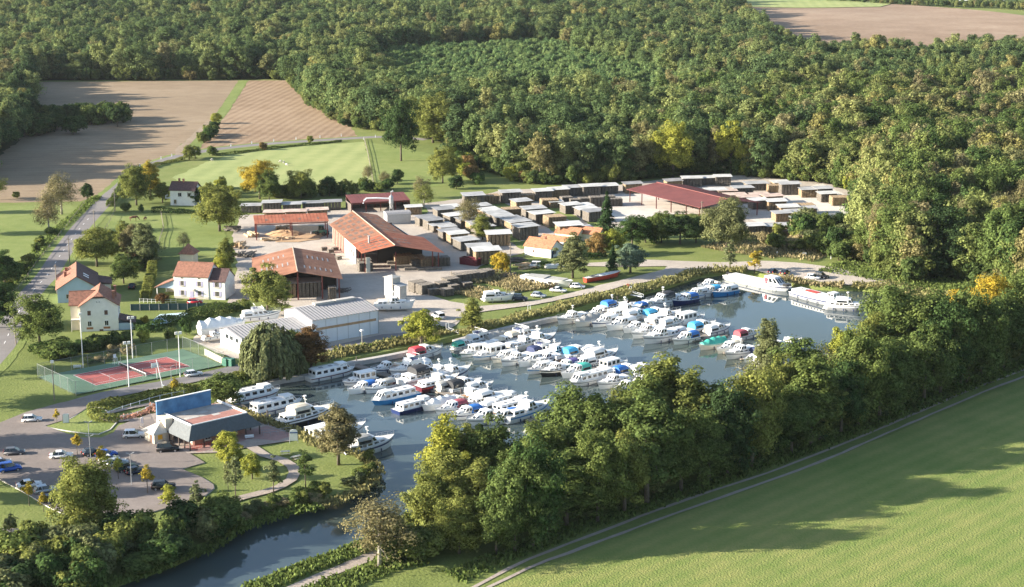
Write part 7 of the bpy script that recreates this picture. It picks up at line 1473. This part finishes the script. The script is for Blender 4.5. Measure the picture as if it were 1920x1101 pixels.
# ------------------------------------------------------------------ hedges, reeds, tall grass
def hedge(px, wd, h, leaf, lb, seed=1, dens=26, size=.3, name='hedge', cat='hedge', kind=None, z0=0):
    C_ = dense(gp(px), 1.0); L, Rr = strip_pts(C_, wd); r = np.random.RandomState(seed); n = int(len(C_)*(wd+2*h)*dens); idx = r.randint(0, len(C_)-1, n); f = r.rand(n)
    La = np.array([tuple(p) for p in L]); Ra = np.array([tuple(p) for p in Rr]); a = La[idx]*(1-f[:, None])+La[idx+1]*f[:, None]; b_ = Ra[idx]*(1-f[:, None])+Ra[idx+1]*f[:, None]
    u = r.rand(n); side = r.rand(n); z = np.where(side < .5, h*(.9+.2*r.rand(n)), h*r.rand(n)); u = np.where(side < .5, u, np.where(r.rand(n) < .5, 0.02, .98))
    lump = .88+.18*np.sin(idx*.35+seed)+.12*np.sin(idx*.9); z = z*lump
    xy = a*(1-u[:, None])+b_*u[:, None]; P = np.concatenate([xy+r.normal(size=(n, 2))*.1, (z+z0)[:, None]], 1)
    d = b_-a; d = d/np.maximum(1e-6, np.linalg.norm(d, axis=1, keepdims=True)); N = np.concatenate([d*((u-.5)*2)[:, None], np.where(side < .5, 1.0, .15)[:, None]], 1)+r.normal(size=(n, 3))*.35
    c0 = C_[0]; P[:, 0] -= c0.x; P[:, 1] -= c0.y
    o = link(name, leaf_mesh(name, P, N, size, LF[leaf], seed), None, (c0.x, c0.y, 0)); tag(o, lb, cat, kind=kind); return o
hedge([(455,712),(420,722),(380,733),(335,738),(285,747),(235,757),(195,766),(174,776),(180,786),(200,791),(224,790)], 2.0, 1.8, 'olive', 'curving clipped hedge around the ramp behind the harbour office', 2)
hedge([(305,612),(345,602),(400,590),(440,582),(470,579)], 4.0, 2.4, 'mid', 'thick long hedge between the pool and the hangar', 3)
hedge([(248,612),(275,622),(305,618)], 2.4, 2.2, 'dark', 'dark hedge below the pool', 4)
hedge([(60,662),(90,655),(125,648)], 3, 2.0, 'dark', 'dark hedge left of the tall white house', 5)
hedge([(287,505),(283,525),(277,548),(272,565)], 2.4, 2.6, 'olive', 'tall hedge between the two old houses and the farmhouse', 6)
hedge([(285,398),(310,399),(335,400),(368,400)], 1.6, 1.6, 'dark', 'dark clipped hedge in front of the white back house', 7)
hedge([(1010,505),(1040,498),(1065,490)], 2, 1.6, 'dark', 'low dark hedge below the white cottage', 8); hedge([(1085,487),(1110,484),(1133,480)], 2, 1.8, 'dark', 'low dark hedge right of the white cottage', 9)
hedge([(255,322),(275,316),(310,307),(345,300)], 1.6, 1.2, 'olive', 'low hedge along the inside of the road bend', 10)
hedge([(400,292),(440,288),(500,280),(560,274),(640,266)], 1.2, .9, 'mid', 'low hedge between the road and the mown meadow', 11)
hedge([(230,345),(222,362),(205,388)], 2.2, 1.6, 'mid', 'roadside hedge by the walnut tree', 12)
def blades(px, wd, h, dens, leaf, lb, seed=1, size=.42, cat='reeds', name='reeds', z=0):
    C_ = dense(gp(px), 1.2); L, Rr = strip_pts(C_, wd); r = np.random.RandomState(seed); n = int(len(C_)*1.2*wd*dens); idx = r.randint(0, len(C_)-1, n); f = r.rand(n)[:, None]; u = r.rand(n)[:, None]
    La = np.array([tuple(p) for p in L]); Ra = np.array([tuple(p) for p in Rr]); xy = (La[idx]*(1-f)+La[idx+1]*f)*(1-u)+(Ra[idx]*(1-f)+Ra[idx+1]*f)*u+r.normal(size=(n, 2))*.25
    hh = h*(.55+.45*np.sin(xy[:, 0]*.35)*np.cos(xy[:, 1]*.3))*r.uniform(.4, 1.1, n)+.15
    P = np.concatenate([xy, (z+hh*r.uniform(.3, 1, n))[:, None]], 1); N = r.normal(size=(n, 3))*np.array([[1,1,.6]])+np.array([[0,0,.35]])
    c0 = C_[0]; P[:, 0] -= c0.x; P[:, 1] -= c0.y
    o = link(name, leaf_mesh(name, P, N, size, LF[leaf], seed, asp=1.8, up=True), None, (c0.x, c0.y, 0)); tag(o, lb, cat, kind='stuff'); return o
blades([(600,676),(640,665),(685,657),(730,648),(765,641),(800,632),(835,622)], 5.0, 1.7, 12, 'reed', 'pale green reeds on the quay bank before the hangar', 1)
blades([(600,670),(685,652),(765,636),(830,616)], 2.4, 1.2, 12, 'grassy', 'green grass above the quay reeds', 2)
blades([(862,628),(900,618),(950,604),(1000,592),(1040,584),(1090,568),(1150,556),(1210,543)], 5.0, 2.0, 12, 'reed', 'tall reeds behind the middle and right pontoons', 3)
blades([(1210,543),(1260,530),(1310,514),(1350,508),(1400,511)], 4.5, 2.2, 12, 'reed', 'tall reeds behind the far row of cruisers', 4)
blades([(1440,522),(1480,530),(1530,534),(1580,538)], 4.0, 2.4, 10, 'straw', 'yellowish reeds between the two barges and the gravel', 5)
blades([(1600,536),(1660,543),(1700,556)], 4.5, 1.6, 12, 'reed', 'reeds at the right end of the basin', 6)
blades([(600,950),(660,930),(698,905),(706,884),(690,864),(660,850),(600,836),(545,808),(490,790),(450,770)], 2.6, 1.2, 12, 'reed', 'reeds along the left bank under the lawn', 7)
blades([(150,1120),(300,1065),(400,1025),(440,1000),(520,970),(600,952)], 3.0, 1.4, 10, 'grassy', 'bank grass along the canal at the lower left', 8)
blades([(470,1108),(560,1072),(640,1042),(700,1020),(740,1002)], 4.6, .9, 12, 'grassy', 'rough grass between canal and towpath', 9)
blades([(590,1115),(680,1080),(740,1055),(800,1048)], 6, 1.0, 8, 'grassy', 'rough grass right of the towpath', 10)
blades([(380,742),(430,725),(480,712),(520,700),(560,692)], 5.0, 1.5, 12, 'grassy', 'bank growth between the access road and the canal cruisers', 11)
blades([(870,525),(920,520),(960,530),(1000,545)], 14, 1.7, 7, 'straw', 'dry tall weeds on the waste ground behind the parked cars', 12, cat='weeds', name='weeds')
blades([(830,548),(870,545),(900,553),(925,560)], 9, 1.5, 7, 'straw', 'dry tall weeds beside the cruiser stored on land', 13, cat='weeds', name='weeds')
blades([(1380,475),(1430,462),(1500,470),(1560,478)], 26, 1.5, 4, 'straw', 'dry tall grass on the rough ground above the gravel road', 14, cat='weeds', name='weeds')
blades([(1400,448),(1450,440),(1520,440)], 16, 1.6, 4, 'straw', 'dry tall grass before the front right stacks', 15, cat='weeds', name='weeds')
blades([(1560,500),(1640,512),(1720,528),(1800,545)], 18, 1.2, 4, 'grassy', 'rough grass above the gravel track at the right', 16, cat='weeds', name='weeds')
blades([(1640,530),(1700,545),(1780,560)], 10, 1.2, 5, 'reed', 'rough grass at the water end', 17, cat='weeds', name='weeds')
blades([(225,787),(250,782),(280,772),(292,762)], 2.2, .7, 12, 'pink', 'pinkish flower bed between the two ramps', 18, cat='flowers', name='flower_bed')
blades([(80,1080-40),(200,1030),(330,985),(420,962)], 6, .9, 4, 'grassy', 'rough grass between footpath and bank shrubs', 19, cat='weeds', name='weeds')
blades([(850,1085),(960,1040),(1100,985),(1280,925),(1450,865),(1600,810),(1780,738),(1930,680)], 5.0, .7, 6, 'grassy', 'rough grass between the tree belt and the field track', 20, cat='weeds', name='weeds')
blades([(0,550),(40,515),(90,450),(140,405),(180,370)], 4, .7, 4, 'grassy', 'verge grass left of the road', 21, cat='weeds', name='weeds')

# ------------------------------------------------------------------ haze
hz = MB().box(-4600,4600,-400,6400,-6,135).build('haze', None); tag(hz, kind='stuff'); tag(hz, 'thin pale autumn haze over the whole valley', 'haze')
m = bpy.data.materials.new('haze'); m.use_nodes = True; nt = m.node_tree; nt.nodes.remove(nt.nodes['Principled BSDF']); v = nt.nodes.new('ShaderNodeVolumePrincipled')
v.inputs['Density'].default_value = .00002; v.inputs['Color'].default_value = (.82,.90,1,1); v.inputs['Anisotropy'].default_value = .2
nt.links.new(v.outputs[0], nt.nodes['Material Output'].inputs['Volume']); hz.data.materials.append(m)
